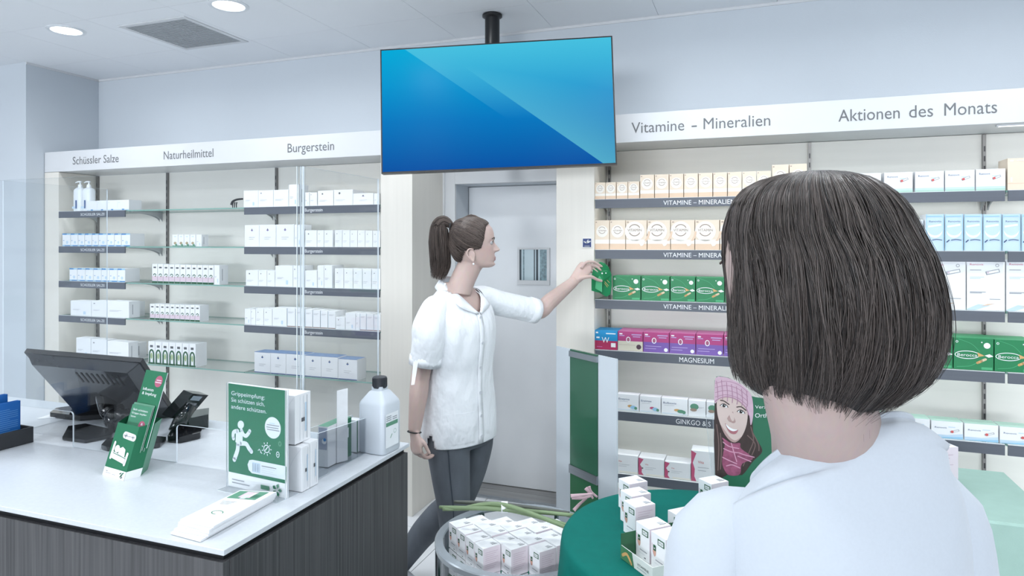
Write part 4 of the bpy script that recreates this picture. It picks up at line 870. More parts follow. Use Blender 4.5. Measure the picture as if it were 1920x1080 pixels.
for k_, m_ in enumerate((PGREEN, PG2, DGREEN, PG2, PGREEN)):
    a_ = 1.3 + k_ * 1.2566; c_, s_ = math.cos(a_), math.sin(a_)
    f.poly([(cx_ + c_ * .003, cy_ + s_ * .003), (cx_ + c_ * .012 - s_ * .005, cy_ + s_ * .012 + c_ * .005), (cx_ + c_ * .017, cy_ + s_ * .017), (cx_ + c_ * .012 + s_ * .005, cy_ + s_ * .012 - c_ * .005)], m_, 4)
mb.build('poster_sheet', ps)

# ------------------------------------------------------------------ white cartons on the counter behind the poster
def cbox(px0, pyb, px1, xd1, z0, h, desc, grp):
    a = onz(px1, pyb, z0); w_ = .10; d_ = .07
    return a
fr_ = onz(566, 924, CZ); xR = fr_.x; yF = fr_.y
for i, (w_, d_, z0, h_, dx) in enumerate(((.11, .033, CZ + .0012, .118, 0), (.11, .034, CZ + .0012, .122, 0), (.115, .066, CZ + .124, .13, -.022))):
    y0 = [yF, yF + .0355, yF + .0][i]; mb = MB(); mb.box(-w_, 0, 0, 0, d_, h_, WHITE)
    f = Flat(mb, (0, 0, 0), (0, 1, 0), (0, 0, 1), (1, 0, 0))
    for s_ in (.3, .52, .75): f.rect(s_ * d_, .05 * h_, (s_ + .025) * d_, .95 * h_, SIDEG if s_ < .6 else INK)
    f.rect(.4 * d_, .42 * h_, .6 * d_, .5 * h_, INKD, 2); f.rect(.62 * d_, .2 * h_, .72 * d_, .8 * h_, PBLUE, 2)
    g = Flat(mb, (-w_, 0, 0), (1, 0, 0), (0, 0, 1), (0, -1, 0)); g.stroke([(.62 * w_, .45 * h_), (.75 * w_, .7 * h_), (.97 * w_, .96 * h_)], .0008, SIDEG, 1, 5)
    tag(mb.build('carton', loc=(xR + dx, y0, z0), local=True, bevel=.0008), ['white carton on the counter behind poster, lower front', 'white carton on the counter behind poster, lower rear', 'white carton stacked on top behind the green poster'][i], 'box', 'white cartons behind the poster')

# ------------------------------------------------------------------ stack of brochures on the counter edge
for i in range(5):
    q = [onz(x, y, CZ + .003 + .005 * (4 - i)) for x, y in (((450, 921), (518, 924), (400, 989), (338, 976)), ((452, 922), (519, 927), (392, 996), (334, 981)), ((455, 922), (517, 931), (392, 1000), (333, 986)), ((455, 923), (515, 935), (390, 1005), (326, 994)), ((452, 926), (512, 939), (376, 1015), (320, 1000)))[i]]
    z_ = CZ + .001 + .005 * (4 - i); q = [Vector((p.x, p.y, z_ + .0046)) for p in q]
    mb = MB().slab([q[3], q[2], q[1], q[0]], (0, 0, 1), .0045, PAPER)
    if i == 0:
        U_, V_ = q[2] - q[3], q[0] - q[3]; f = Flat(mb, q[3], U_, V_, (0, 0, 1)); W_, H_ = U_.length, V_.length
        f.map = lambda s, t_: ((q[3] + U_ * s + V_ * t_ - q[3]).dot(U_.normalized()) if False else 0, 0)
        f.map = None; PT = lambda s, t_: q[3] * (1 - s) * (1 - t_) + q[2] * s * (1 - t_) + q[1] * s * t_ + q[0] * (1 - s) * t_ + Vector((0, 0, .0004))
        def pq(s0, t0, s1, t1, m_, dz=0): mb.add([PT(s0, t0) + Vector((0, 0, dz)), PT(s1, t0) + Vector((0, 0, dz)), PT(s1, t1) + Vector((0, 0, dz)), PT(s0, t1) + Vector((0, 0, dz))], [(0, 1, 2, 3)], m_)
        pq(.05, .72, .85, .97, PGREEN); pq(.3, .76, .62, .95, PPINK, .0003); pq(.4, .72, .55, .85, SIDEG, .0005); pq(.62, .78, .8, .86, M('print_teal', (60, 116, 92), .5), .0004); pq(.55, .8, .6, .93, WPRINT, .0006)
        for k_ in range(4): pq(.1 + .02 * k_, .62 - .03 * k_, .5 - .02 * k_, .628 - .03 * k_, INK)
        c0 = PT(.52, .3); 
        for a_ in np.linspace(0, 4.6, 12): mb.add([c0 + Vector((.016 * math.cos(a_ + e_) * r2, .011 * math.sin(a_ + e_) * r2, .0002)) for e_, r2 in ((0, 1), (.4, 1), (.4, .8), (0, .8))], [(0, 1, 2, 3)], PGREEN)
    tag(mb.build('brochure', loc=tuple(q[3])), ['topmost white brochure with green picture strip on the fanned stack', 'white brochure second from top of the fanned stack', 'white brochure in the middle of the fanned stack', 'white brochure second from bottom of the fanned stack', 'white brochure at the bottom of the fanned stack'][i], 'brochure', 'fanned brochures at the counter corner')

# ------------------------------------------------------------------ acrylic tray with small packs, white card, disinfectant bottle
at = thing('leaflet_tray', 'clear acrylic box divider with grey side near the counter right edge', 'tray', tuple(onz(660, 850, CZ)))
a = onz(597, 899, CZ); b_ = onz(688, 846, CZ); zt0 = zr(813, kof(a)); zt1 = zr(781, kof(b_))
GREYA = acrylic('grey_acrylic', (.84, .85, .865), 1.3)
mb = MB(); xq = a.x
mb.slab([Vector((xq, a.y, CZ + .001)), Vector((xq, b_.y, CZ + .001)), Vector((xq, b_.y, zt1)), Vector((xq, a.y, zt0))], (1, 0, 0), .004, GREYA, AEDGE); mb.build('side_pane', at)
mb = MB(); mb.slab([Vector((xq - .066, a.y, CZ + .001)), Vector((xq - .004, a.y, CZ + .001)), Vector((xq - .004, a.y, zt0)), Vector((xq - .066, a.y, zt0))], (0, -1, 0), .003, ACR, AEDGE); mb.build('front_pane', at)
mb = MB(); mb.slab([Vector((xq - .066, b_.y, CZ + .001)), Vector((xq - .066, a.y, CZ + .001)), Vector((xq - .066, a.y, zt0)), Vector((xq - .066, b_.y, zt1))], (-1, 0, 0), .003, ACR, AEDGE); mb.build('side_pane', at)
MB().box(xq - .066, a.y, CZ + .0005, xq, b_.y, CZ + .003, ACR).build('tray_floor', at)
bx_ = xq - .0445; by_ = (a.y + b_.y) / 2
mb = MB(); mb.box(-.017, -.07, 0, .017, .05, .118, WHITE); g = Flat(mb, (.017, -.07, 0), (0, 1, 0), (0, 0, 1), (1, 0, 0)); g.rect(.09, 0, .12, .118, GREEN); g.rect(.095, .06, .105, .09, WPRINT, 2)
mb.add([(-.017, -.07, .1184), (.017, -.07, .1184), (.017, .05, .1184), (-.017, .05, .1184)], [(0, 1, 2, 3)], PGREEN)
h2 = Flat(mb, (-.017, -.07, 0), (1, 0, 0), (0, 0, 1), (0, -1, 0)); h2.rect(.003, .05, .031, .114, M('print_haze', (168, 176, 196), .5)); h2.disc(.022, .075, .008, WPRINT, 2); h2.disc(.024, .08, .005, BLUE, 3)
tag(mb.build('carton', loc=(bx_, by_ + .02, CZ + .0042), local=True), 'small white carton with green stripe standing in the clear tray', 'box')
mb = MB(); mb.box(-.017, 0, 0, .017, .03, .10, WHITE); mb.add([(.0171, .0, 0), (.0171, .006, 0), (.0171, .006, .1), (.0171, .0, .1)], [(0, 1, 2, 3)], GREEN)
tag(mb.build('carton', loc=(bx_ + .002, by_ + .098, CZ + .0042), local=True), 'low white carton with green edge at back of clear tray', 'box')
q0 = onz(641, 850, CZ)
k0, k1 = kd(632, (xq - .024) / xr(632, 1)), kd(652, (xq - .009) / xr(652, 1))
c0, c1 = cam(632, 795, k0), cam(652, 795, k1); t0, t1 = cam(632, 733, k0), cam(652, 728, k1)
mb = MB().slab([c0, c1, t1, t0], (c1 - c0).cross(t0 - c0), .002, PAPER); mb.slab([c0 - Vector((0, 0, c0.z - CZ - .005)), c1 - Vector((0, 0, c1.z - CZ - .005)), c1, c0], (c1 - c0).cross(t0 - c0), .002, PAPER)
tag(mb.build('paper_card', loc=(c0.x, c0.y, CZ + .005)), 'narrow upright blank white card standing in the clear tray', 'card')
bt = onz(724, 835, CZ); bt = Vector((bt.x - .03, bt.y - .062, CZ)); kb = kof(bt)
bc = cam(712, 830, kof(bt)); zb = lambda py: zr(py, kof(bt))
t = thing('disinfectant_bottle', 'big translucent square canister with black screw cap and green-striped label', 'bottle', (bc.x, bc.y, CZ))
JUG = M('canister_plastic', (206, 213, 221), .35, var=.01); hb = zb(753) - CZ
MR = Matrix.Translation((bc.x, bc.y, CZ + .001)) @ rz(math.radians(-4))
r_ = .050
mb = MB().lathe([(r_ * .95, 0), (r_, .005), (r_, hb - .004), (r_ * .93, hb + .006), (.026, hb + .034), (.020, hb + .038), (.020, hb + .05)], JUG, n=32, mat=MR, sq=7); mb.build('canister_body', t, smooth=35)
mb = MB().lathe([(.0215, hb + .044), (.0225, hb + .046), (.0225, hb + .077), (.020, hb + .079)], M('cap_black', (52, 54, 60), .45), n=32, mat=MR); 
for i in range(24): a_ = i * math.pi / 12; mb.box(-.0008, .0222, hb + .048, .0008, .0236, hb + .074, M('cap_black'), MR @ rz(a_))
mb.build('screw_cap', t, smooth=35)
mb = MB(); g = Flat(mb, MR @ Vector((r_ + .0004, -r_ * .82, .05)), MR.to_3x3() @ Vector((0, 1, 0)), (0, 0, 1), MR.to_3x3() @ Vector((1, 0, 0)))
LABW = M('label_white', (238, 242, 246), .5); g.rect(0, -.03, .07, .075, LABW, 1); g.rect(.002, .036, .066, .048, PGREEN, 2)
for i in range(5): g.rect(.004 + .034 * (i % 2), .053 + .006 * (i // 2), .03 + .032 * (i % 2), .0555 + .006 * (i // 2), INK, 2)
g.ring(.05, .015, .007, .001, PGREEN, 2); g.stroke([(.026, -.002), (.03, .003), (.034, .008)], .003, PGREEN, 2)
mb.build('bottle_label', t)
# ================================================================== white table packs (shared design)
TZ = .788
PACKP = M('pack_pink_side', (226, 214, 222), .55); PACKW = M('pack_white', (240, 242, 245), .5)
PD_U = Vector((math.cos(math.radians(44.4)), math.sin(math.radians(44.4)), 0)); PD_V = Vector((-PD_U.y, PD_U.x, 0))
PU, PV, PHT = .068, .060, .09
SKINP = M('print_skin', (206, 160, 142), .5)
def pack_mesh(pu=PU, pv=PV, h=PHT):
    mb = MB(); mb.box(0, 0, 0, pu, pv, h, PACKW)
    f = Flat(mb, (0, pv, 0), (0, -1, 0), (0, 0, 1), (-1, 0, 0)); w = pv             # left face, faces the viewer on the left
    f.rect(.46 * w, .72 * h, .92 * w, .90 * h, DGREEN, 1); f.rect(.52 * w, .75 * h, .86 * w, .87 * h, WPRINT, 2); f.text('VITA', .55 * w, .775 * h, .1 * h, DGREEN, 3, width=.28 * w)
    f.disc(.24 * w, .46 * h, .11 * w, SKINP, 1, 12, ry=.13 * h); f.rect(.16 * w, .5 * h, .34 * w, .66 * h, DGREEN, 2); f.disc(.26 * w, .57 * h, .04 * w, PPINK, 3, 8); f.stroke([(.06 * w, .66 * h), (.1 * w, .45 * h), (.2 * w, .36 * h)], .06 * w, PPINK, 1, 4)
    f.rect(.3 * w, .24 * h, .82 * w, .265 * h, INK, 1); f.rect(.24 * w, .15 * h, .7 * w, .165 * h, SIDEG, 1); f.rect(.62 * w, .06 * h, .74 * w, .09 * h, INKD, 1)
    g = Flat(mb, (0, 0, 0), (1, 0, 0), (0, 0, 1), (0, -1, 0)); g.rect(0, 0, pu, h, PACKP, 1)                # right face, pale pink with text lines
    for i in range(9): g.rect(.12 * pu, h * (.82 - .075 * i), pu * (.85 - .1 * (i % 3)), h * (.832 - .075 * i), M('pack_text', (196, 172, 188), .6), 2)
    t = Flat(mb, (0, 0, h), (1, 0, 0), (0, 1, 0), (0, 0, 1))
    for i in range(3): t.rect(.62 * pu, pv * (.2 + .1 * i), pu * (.93 - .05 * i), pv * (.245 + .1 * i), INKD if i == 0 else INK, 1)
    for i in range(3): t.rect(.12 * pu, pv * (.5 + .12 * i), pu * .5, pv * (.515 + .12 * i), SIDEG, 1)
    t.stroke([(.03 * pu, .97 * pv), (.97 * pu, .97 * pv)], .0006, SIDEG, 1, round=False)
    return mb
PROTO = pack_mesh().build('pack_proto'); PMESH = PROTO.data; PMESH.name = 'vitamin_pack'; bpy.data.objects.remove(PROTO)
def pack(p, z, label, group, ang=44.4, rot=0.0, mesh=None):
    o = bpy.data.objects.new('vitamin_pack', mesh or PMESH); COL.objects.link(o); o.location = (p.x, p.y, z); o.rotation_euler = (0, 0, math.radians(ang + rot))
    b = o.modifiers.new('bevel', 'BEVEL'); b.width = .0012; b.segments = 1; b.limit_method = 'ANGLE'
    return tag(o, label, 'box', group)
# ------------------------------------------------------------------ round table with green cloth
TC_ = cam(1310, 1009, 1.9); TR_ = .382
rt = thing('round_table', 'round promotion table hidden under the dark green cloth', 'table', (TC_.x, TC_.y, 0))
MB().lathe([(TR_ - .012, TZ - .03), (TR_ - .008, TZ - .02), (TR_ - .012, TZ - .004)], LAM, (TC_.x, TC_.y, 0), 48).build('tabletop', rt, smooth=30)
MB().lathe([(.03, .02), (.03, TZ - .03)], STEEL, (TC_.x, TC_.y, 0), 20).build('pedestal', rt, smooth=30)
MB().lathe([(.24, 0), (.24, .012), (.04, .025)], STEEL, (TC_.x, TC_.y, 0), 40).build('base_plate', rt, smooth=30)
CLOTH = M('cloth_green', (7, 104, 95), .75, var=.04, scale=(30, 30, 30), bump=.0006, bscale=(500, 500, 500), spec=.15)
n_ = 160; R = []
for r_, z in [(.02, 0), (.15, .0), (.30, .0), (TR_ - .012, .0), (TR_ + .001, -.002), (TR_ + .008, -.012), (TR_ + .012, -.04), (TR_ + .018, -.12), (TR_ + .024, -.25), (TR_ + .03, -.42), (TR_ + .034, -.6), (TR_ + .036, -.73)]:
    d_ = min(1, max(0, -z - .008) / .3); ring = []
    for i in range(n_):
        a = 2 * math.pi * i / n_; w_ = d_ * (.020 * math.sin(9 * a + .7) + .010 * math.sin(17 * a + 2) + .006 * math.sin(29 * a))
        wr = .0012 * math.sin(4 * r_ / .1 + 3 * a) * (1 if r_ < TR_ - .02 and r_ > .1 else 0)
        ring.append((TC_.x + (r_ + w_) * math.cos(a), TC_.y + (r_ + w_) * math.sin(a), TZ + z + wr * .5))
    R.append(ring)
tc_o = MB().rings(R, CLOTH, caps=False); tc_o.add(R[0], [tuple(range(n_ - 1, -1, -1))], CLOTH)
tag(tc_o.build('tablecloth', loc=(TC_.x, TC_.y, 0), smooth=True), 'dark green cloth draped over the round promotion table', 'tablecloth')
def ftop(px, py, h=PHT, z=TZ): return onz(px, py, z + h)
TP = [((1180, 909), 'vitamin pack standing rearmost left on the green cloth'), ((1184.7, 932.2), 'vitamin pack second from back in the left row on green cloth'), ((1191.5, 952.6), 'vitamin pack third in left row, directly behind the green display tray'), ((1278, 972), 'vitamin pack behind the tray, partly hidden by the woman'), ((1334, 909), 'vitamin pack at the far edge of green cloth below the advert')]
for (p, l) in TP: pack(ftop(*p), TZ + .0012, 'white ' + l, 'white vitamin packs on the green table')
# display tray with packs
TD_U = Vector((PD_U.x, PD_U.y, 0)); cA = onz(1164, 1022, TZ + .035)      # left corner of the rim
dt = thing('display_tray', 'open cardboard display tray, green printed, holding packs on the green cloth', 'tray', (cA.x, cA.y, TZ + .001))
tl_w, tv_w, th_ = .20, .140, .035
o0 = cA - PD_V * tv_w          # front corner; tray spans +U and +V from here
Bt = basis(Vector((o0.x, o0.y, TZ + .001)), PD_U, PD_V, Vector((0, 0, 1)))
TRG = M('tray_print_green', (70, 120, 84), .5, var=.25, scale=(16, 16, 16)); TRW = M('tray_white', (222, 226, 222), .55)
MB().box(0, 0, 0, tl_w, tv_w, .0015, TRW, Bt).build('tray_floor', dt)
mb = MB(); mb.box(0, .002, .0015, .002, tv_w - .002, th_, TRW, Bt)
f = Flat(mb, Bt @ Vector((0, tv_w, 0)), -PD_V, (0, 0, 1), -PD_U); f.poly([(0, 0), (.062, 0), (.052, th_), (0, th_)], TRG, 1); f.stroke([(.01, .012), (.03, .022), (.05, .006)], .008, GOLD, 2, 4); f.text('VITAMINE', .075, .014, .009, INKD, 2, width=.05); f.rect(.075, .008, .115, .0095, INK, 2)
mb.build('printed_wall', dt)
mb = MB(); mb.box(0, tv_w - .002, .0015, tl_w, tv_w, th_ + .03, DGREEN, Bt); mb.build('green_wall', dt)
mb = MB(); mb.box(0, 0, .0015, tl_w, .002, th_, TRW, Bt); mb.build('white_wall', dt)
mb = MB(); mb.box(tl_w - .002, .002, .0015, tl_w, tv_w - .002, th_, TRW, Bt); mb.build('white_wall', dt)
Bl = lambda u, v: Bt @ Vector((u, v, .0018))
for i, (u, v, l) in enumerate(((.046, .076, 'in the display tray, rear left one'), (.046, .008, 'in the display tray, front left one'), (.124, .010, 'in the display tray, beside the woman'))):
    pack(Bl(u, v), TZ + .0032, 'white vitamin pack standing ' + l, 'packs in the display tray')

# ------------------------------------------------------------------ pale green square table, right
PZ = .75; c1 = onz(1882, 886, PZ); c2 = onz(1845, 975, PZ)
px1, py1, py0, px0 = c1.x, c1.y, c2.y, .16
pt2 = thing('square_table', 'square side table under the pale mint cloth at right', 'table', ((px0 + px1) / 2, (py0 + py1) / 2, 0))
MB().box(px0 + .01, py0 + .01, PZ - .03, px1 - .01, py1 - .01, PZ - .004, LAM).build('tabletop', pt2)
for x, y in ((px0 + .04, py0 + .04), (px1 - .08, py0 + .04), (px0 + .04, py1 - .08), (px1 - .08, py1 - .08)): MB().box(x, y, 0, x + .04, y + .04, PZ - .03, STEEL).build('leg', pt2)
MINT = M('cloth_mint', (158, 188, 178), .8, var=.03, scale=(20, 20, 20), bump=.0005, bscale=(400, 400, 400))
def rrect(o_, n_=24, wav=0.0, sd=0):
    x0, x1, y0, y1 = px0 - o_, px1 + o_, py0 - o_, py1 + o_; out = []
    for (ax, ay, bx, by) in ((x0, y0, x1, y0), (x1, y0, x1, y1), (x1, y1, x0, y1), (x0, y1, x0, y0)):
        nx, ny = (by - ay), -(bx - ax); l_ = math.hypot(nx, ny)
        for i in range(n_):
            t = i / n_; w_ = wav * math.sin(t * 14 + sd + ax * 3) * math.sin(math.pi * t); out.append((ax + (bx - ax) * t + nx / l_ * w_, ay + (by - ay) * t + ny / l_ * w_))
    return out
R = [[(x, y, PZ + z) for x, y in rrect(o_, wav=w_)] for o_, z, w_ in ((-.02, .001, 0), (-.001, .001, 0), (.006, -.006, .0), (.010, -.05, .003), (.014, -.25, .010), (.018, -.55, .018), (.02, -.70, .02))]
mb = MB().rings(R, MINT, caps=False); mb.add(R[0], [tuple(range(len(R[0]) - 1, -1, -1))], MINT)
tag(mb.build('tablecloth', loc=((px0 + px1) / 2, (py0 + py1) / 2, 0), smooth=40), 'pale mint green cloth over the square table at right', 'tablecloth')
bp_ = cam(1803, 905, 2.36)
BIGP = pack_mesh(.13, .11, .155).build('tmp'); bm2 = BIGP.data; bpy.data.objects.remove(BIGP)
kk = kof(Vector((bp_.x, bp_.y, 0))); o_ = pack(Vector((bp_.x - .128, bp_.y - .06, 0)), PZ + .002, 'larger white and pink pack on the mint cloth behind woman\'s shoulder', None, ang=26, mesh=bm2)

# ------------------------------------------------------------------ round acrylic bin with packs and flower stalks
BC = cam(975, 1010, 2.45); BZ = BC.z; BR_ = .306
bn = thing('dump_bin', 'round clear acrylic display bin with steel rim, full of white packs', 'bin', (BC.x, BC.y, 0))
MB().lathe([(BR_ - .012, BZ - .012), (BR_ + .004, BZ - .014), (BR_ + .006, BZ + .004), (BR_ + .002, BZ + .008), (BR_ - .024, BZ + .008), (BR_ - .026, BZ + .002), (BR_ - .012, BZ - .012)], M('bin_rim', (176, 184, 190), .25, metal=.5, var=.05), (BC.x, BC.y, 0), 72, caps=False).build('rim', bn, smooth=40)
BINA = acrylic('bin_acrylic', (.90, .92, .93), 1.35)
MB().lathe([(BR_ - .016, .12), (BR_ - .016, BZ - .006)], BINA, (BC.x, BC.y, 0), 72, caps=False).build('acrylic_wall', bn, smooth=40)
MB().lathe([(BR_ - .004, .10), (BR_ + .004, .10), (BR_ + .004, .125), (BR_ - .01, .125), (.001, .122)], STEEL, (BC.x, BC.y, 0), 60).build('bottom_plate', bn, smooth=40)
for i in range(6):
    a = math.radians(60 * i + 200); x, y = BC.x + (BR_ - .004) * math.cos(a), BC.y + (BR_ - .004) * math.sin(a)
    MB().lathe([(.010, 0), (.010, BZ - .01)], STEEL, (x, y, 0), 12).build('upright', bn, smooth=30)
LIN = M('bin_liner_green', (20, 104, 84), .8, var=.06, scale=(20, 20, 20))
mb = MB(); R = []
for r_, z in ((.02, .335), (.16, .335), (.24, .33), (.27, .36), (.277, .40)):
    R.append([(BC.x + (r_ + .006 * math.sin(11 * a + r_ * 20)) * math.cos(a), BC.y + (r_ + .006 * math.sin(11 * a + r_ * 20)) * math.sin(a), z + (.012 * math.sin(7 * a) if r_ > .2 else 0)) for a in np.linspace(0, 2 * math.pi, 72, endpoint=False)])
mb.rings(R, LIN, caps=False); mb.add(R[0], [tuple(range(71, -1, -1))], LIN); R2 = [[(x, y, .126) for x, y, z in R[2]], R[2]]; mb.rings(R2, LIN, caps=False)
tag(mb.build('bin_liner', loc=(BC.x, BC.y, .126), smooth=True), 'dark green fabric lining bunched inside the acrylic bin', 'cloth')
ANG = 53.0; gu = Vector((math.cos(math.radians(ANG)), math.sin(math.radians(ANG)), 0)); gv = Vector((-gu.y, gu.x, 0))
F0 = onz(978, 1049, .60); idx = 0
for lay, z in ((1, .512), (0, .421)):
    for i in range(-3, 6):
        for j in range(-2, 7):
            o_ = F0 + gu * (i * .0712) + gv * (j * .0624)
            cs = [o_ + gu * a + gv * b for a in (0, PU) for b in (0, PV)]
            rm = max(math.hypot(c.x - BC.x, c.y - BC.y) for c in cs)
            if rm > .272 or (lay == 1 and i + j > 5): continue
            if lay == 0 and not (rm > .19 and (i <= 0 or j <= 0)): continue
            rows = ['nearest', 'second', 'third', 'fourth', 'fifth', 'sixth', 'seventh', 'eighth', 'ninth', 'tenth']
            if lay: lab = f'white pack in acrylic bin, top layer, {rows[i + 3]} diagonal row, {rows[j + 2]} from front'
            else: lab = f'white pack in acrylic bin, lower layer, {rows[i + 3]} diagonal row, {rows[j + 2]} from front'
            pack(o_, z + (random.uniform(0, .006) if lay else 0), lab, 'white packs in the acrylic bin', ang=ANG, rot=random.uniform(-.25, .25)); idx += 1
STALK = M('stalk_green', (120, 140, 104), .5, var=.2, scale=(6, 6, 40)); STALKD = M('stalk_grey', (86, 90, 84), .55)
bd = cam(946, 955, 2.30); zb_ = .640
for i, (pa, pb, ka, kb, m_) in enumerate((((824, 951), (1075, 966), 2.34, 2.24, STALK), ((852, 941), (1068, 962), 2.38, 2.26, STALKD), ((830, 955), (1066, 985), 2.33, 2.20, STALK), ((870, 952), (1080, 996), 2.33, 2.16, STALK))):
    a, b = cam(*pa, ka), cam(*pb, kb); mid = cam(946, (955, 946.5, 955, 947)[i], (2.288, 2.310, 2.312, 2.290)[i])
    mb = MB().tube(spline([tuple(a), tuple(mid), tuple(b)], 8), [.006 + .0022 * math.sin(math.pi * k_ / 16) for k_ in range(17)], m_, 8)
    tag(mb.build('flower_stalk', loc=tuple(mid), smooth=True), ['long green flower stalk lying lowest left over the packs', 'dark grey-green flower stalk, uppermost across the bin', 'green flower stalk slanting down to the right across the packs', 'shorter green flower stalk, lowest at right over the packs'][i], 'stalk', 'flower stalks tied across the bin')
mb = MB().tube([tuple(bd + Vector((C20, S20, 0)) * q + Vector((0, 0, .008)) ) for q in (-.011, .011)], [(.019, .019)] * 2, PAPER, 18); tag(mb.build('paper_band', loc=tuple(bd), smooth=40), 'white paper band tied round the flower stalks over the bin', 'band')
PINKL = M('pink_ribbon', (206, 176, 184), .6, var=.1)
mb = None
for i, (pts) in enumerate(([(1070, 930), (1090, 928), (1112, 926)], [(1072, 933), (1092, 934), (1108, 930)], [(1076, 957), (1088, 944), (1100, 934)], [(1098, 915), (1106, 925), (1112, 935)], [(1104, 912), (1108, 922), (1120, 932)])):
    P_ = spline([tuple(cam(x, y, 2.36 + .01 * i)) for x, y in pts], 5); mb = MB()
    mb.tube(P_, [(.0065 - .0003 * k_, .0012) for k_ in range(len(P_))], PINKL, 8, up=(0.3, -.9, .2))
    if i == 0: lf_ = thing('ribbon_bow', 'pale pink paper ribbon strips behind the green cloth edge', 'ribbon', tuple(cam(1095, 930, 2.36)))
    mb.build('ribbon_strip', lf_, smooth=True)

# ------------------------------------------------------------------ floor banner with green panel
bA, bB = cam(1043, 650, 3.155), cam(1156, 672, 2.8); zt = (bA.z + bB.z) / 2
d_ = Vector((bB.x - bA.x, bB.y - bA.y, 0)); L_ = d_.length; d_.normalize(); n = Vector((d_.y, -d_.x, 0)); n = n if n.dot(-bA) > 0 else -n
fb = thing('floor_display', 'slim free-standing display panel with green middle strip before the right pillar', 'display', ((bA.x + bB.x) / 2, (bA.y + bB.y) / 2, 0))
A0 = Vector((bA.x, bA.y, 0)); Pp = lambda s, z, o_=0: A0 + d_ * s + Vector((0, 0, z)) + n * o_
def spx(px):      # distance along the panel at a column
    t = (px - 960) / F; r = lambda p: p.x * C20 + p.y * S20; return (t * kof(A0) - r(A0)) / ((d_.x * C20 + d_.y * S20) - t * (-d_.x * S20 + d_.y * C20))
s0, s1 = spx(1070), spx(1121)
FROST = acrylic('frosted_side', (.80, .84, .86), 1.4); FRW = M('display_pale', (206, 214, 221), .35, var=.02)
def pslab(a, b, z0, z1, o0, th, m): return MB().slab([Pp(a, z0, o0), Pp(b, z0, o0), Pp(b, z1, o0), Pp(a, z1, o0)], n, th, m)
pslab(0, s0 - .002, .03, zt, 0, .008, FRW).build('side_panel', fb); pslab(s1 + .002, L_, .03, zt, 0, .008, FRW).build('side_panel', fb)
DG = M('display_green', (44, 98, 74), .3, var=.08, scale=(2, 2, 1.5), coat=.4); zm = .585
pslab(s0, s1, zm + .03, zt - .03, .004, .01, DG).build('green_panel', fb); pslab(s0, s1, .06, zm - .012, .003, .01, M('display_green_low', (22, 108, 62), .35)).build('green_panel', fb)
pslab(s0 - .002, s1 + .002, zt - .032, zt - .006, .010, .02, STEEL).build('clamp_rail', fb); pslab(s0 - .002, s1 + .002, zm - .008, zm + .03, .010, .02, STEEL).build('clamp_rail', fb)
pslab(s0, s1, zt - .006, zt + .001, .004, .012, DG).build('top_edge', fb)
mb = MB(); mb.box(0, 0, 0, L_, .24, .03, STEEL, basis(A0 - n * .12, d_, n, Vector((0, 0, 1)))); mb.build('base_plate', fb)

# ------------------------------------------------------------------ advert board with a smiling woman in a pink hat, on the green table
KA = 2.17; fwd = Vector((-S20, C20, 0)); rgt = Vector((C20, S20, 0))
ad = thing('advert_board', 'green shaped advert board showing a smiling woman in pink knitted hat', 'poster', tuple(Vector((cam(1400, 900, KA).x, cam(1400, 900, KA).y, TZ))))
s_ = KA / F
O_ = cam(1340, 455, KA); O_.z = TZ + .002; zbot = 455 + (EYE - TZ - .002) * F / KA      # pixel row of the board foot
def am(x, y): return ((1320 + x / 4.907 - 1340) * s_, (zbot - (690 + y / 4.907)) * s_)
outl = [am(*p) for p in ((98, 1130), (98, 300), (100, 120), (118, 80), (150, 76), (230, 92), (330, 140), (400, 200), (440, 260), (480, 270), (700, 300), (700, 1130))]
mb = MB(); f = Flat(mb, O_, rgt, (0, 0, 1), -fwd); n_ = len(outl)
PGA = M('advert_green', (48, 112, 84), .45, var=.02)
mb.add([f.p(x, y, 0) for x, y in outl] + [f.p(x, y, -7) for x, y in outl], [tuple(range(n_)), tuple(range(2 * n_ - 1, n_ - 1, -1))] + [(i, n_ + i, n_ + (i + 1) % n_, (i + 1) % n_) for i in range(n_)], PGA)
mb.build('board', ad)
mb = MB(); f = Flat(mb, O_, rgt, (0, 0, 1), -fwd); f.lay = .0003
HATM = M('print_hat', (206, 176, 192), .6, var=.06, scale=(60, 60, 60)); HATD = M('print_hat_rib', (176, 134, 156), .6); FACE = M('print_face', (214, 194, 188), .6, var=.03, scale=(12, 12, 12)); FSH = M('print_face_shadow', (184, 154, 150), .6); HAIRP = M('print_hair', (66, 52, 50), .6, var=.2, scale=(60, 60, 12)); HAIRL = M('print_hair_light', (122, 100, 96), .6); SCARF = M('print_scarf', (156, 84, 114), .6, var=.3, scale=(50, 50, 50)); SCL = M('print_scarf_light', (214, 160, 184), .6); LIPM = M('print_lip', (176, 112, 120), .5); EYED = M('print_eye', (40, 34, 34), .4)
pl = lambda pts, m, l=1, sm=4: f.poly([am(*p) for p in pts], m, l, sm)
sk = lambda pts, w_, m, l=2: f.stroke([am(*p) for p in pts], w_ * s_ / 4.907, m, l, 5)
pl([(100, 330), (100, 1000), (180, 1000), (260, 960), (350, 985), (450, 860), (535, 770), (500, 680), (455, 600), (430, 420), (300, 250), (160, 260)], HAIRP, 1)
for pts in ([(115, 520), (135, 700), (128, 940)], [(150, 600), (160, 760), (150, 930)], [(430, 540), (455, 660), (420, 760), (360, 900)], [(400, 620), (470, 700), (440, 800)], [(450, 600), (500, 700), (505, 760)]): sk(pts, 9, HAIRL, 2)
pl([(165, 640), (190, 700), (165, 860), (200, 960), (250, 990), (330, 975), (350, 880), (450, 830), (340, 740), (330, 690), (250, 690)], SCARF, 3)
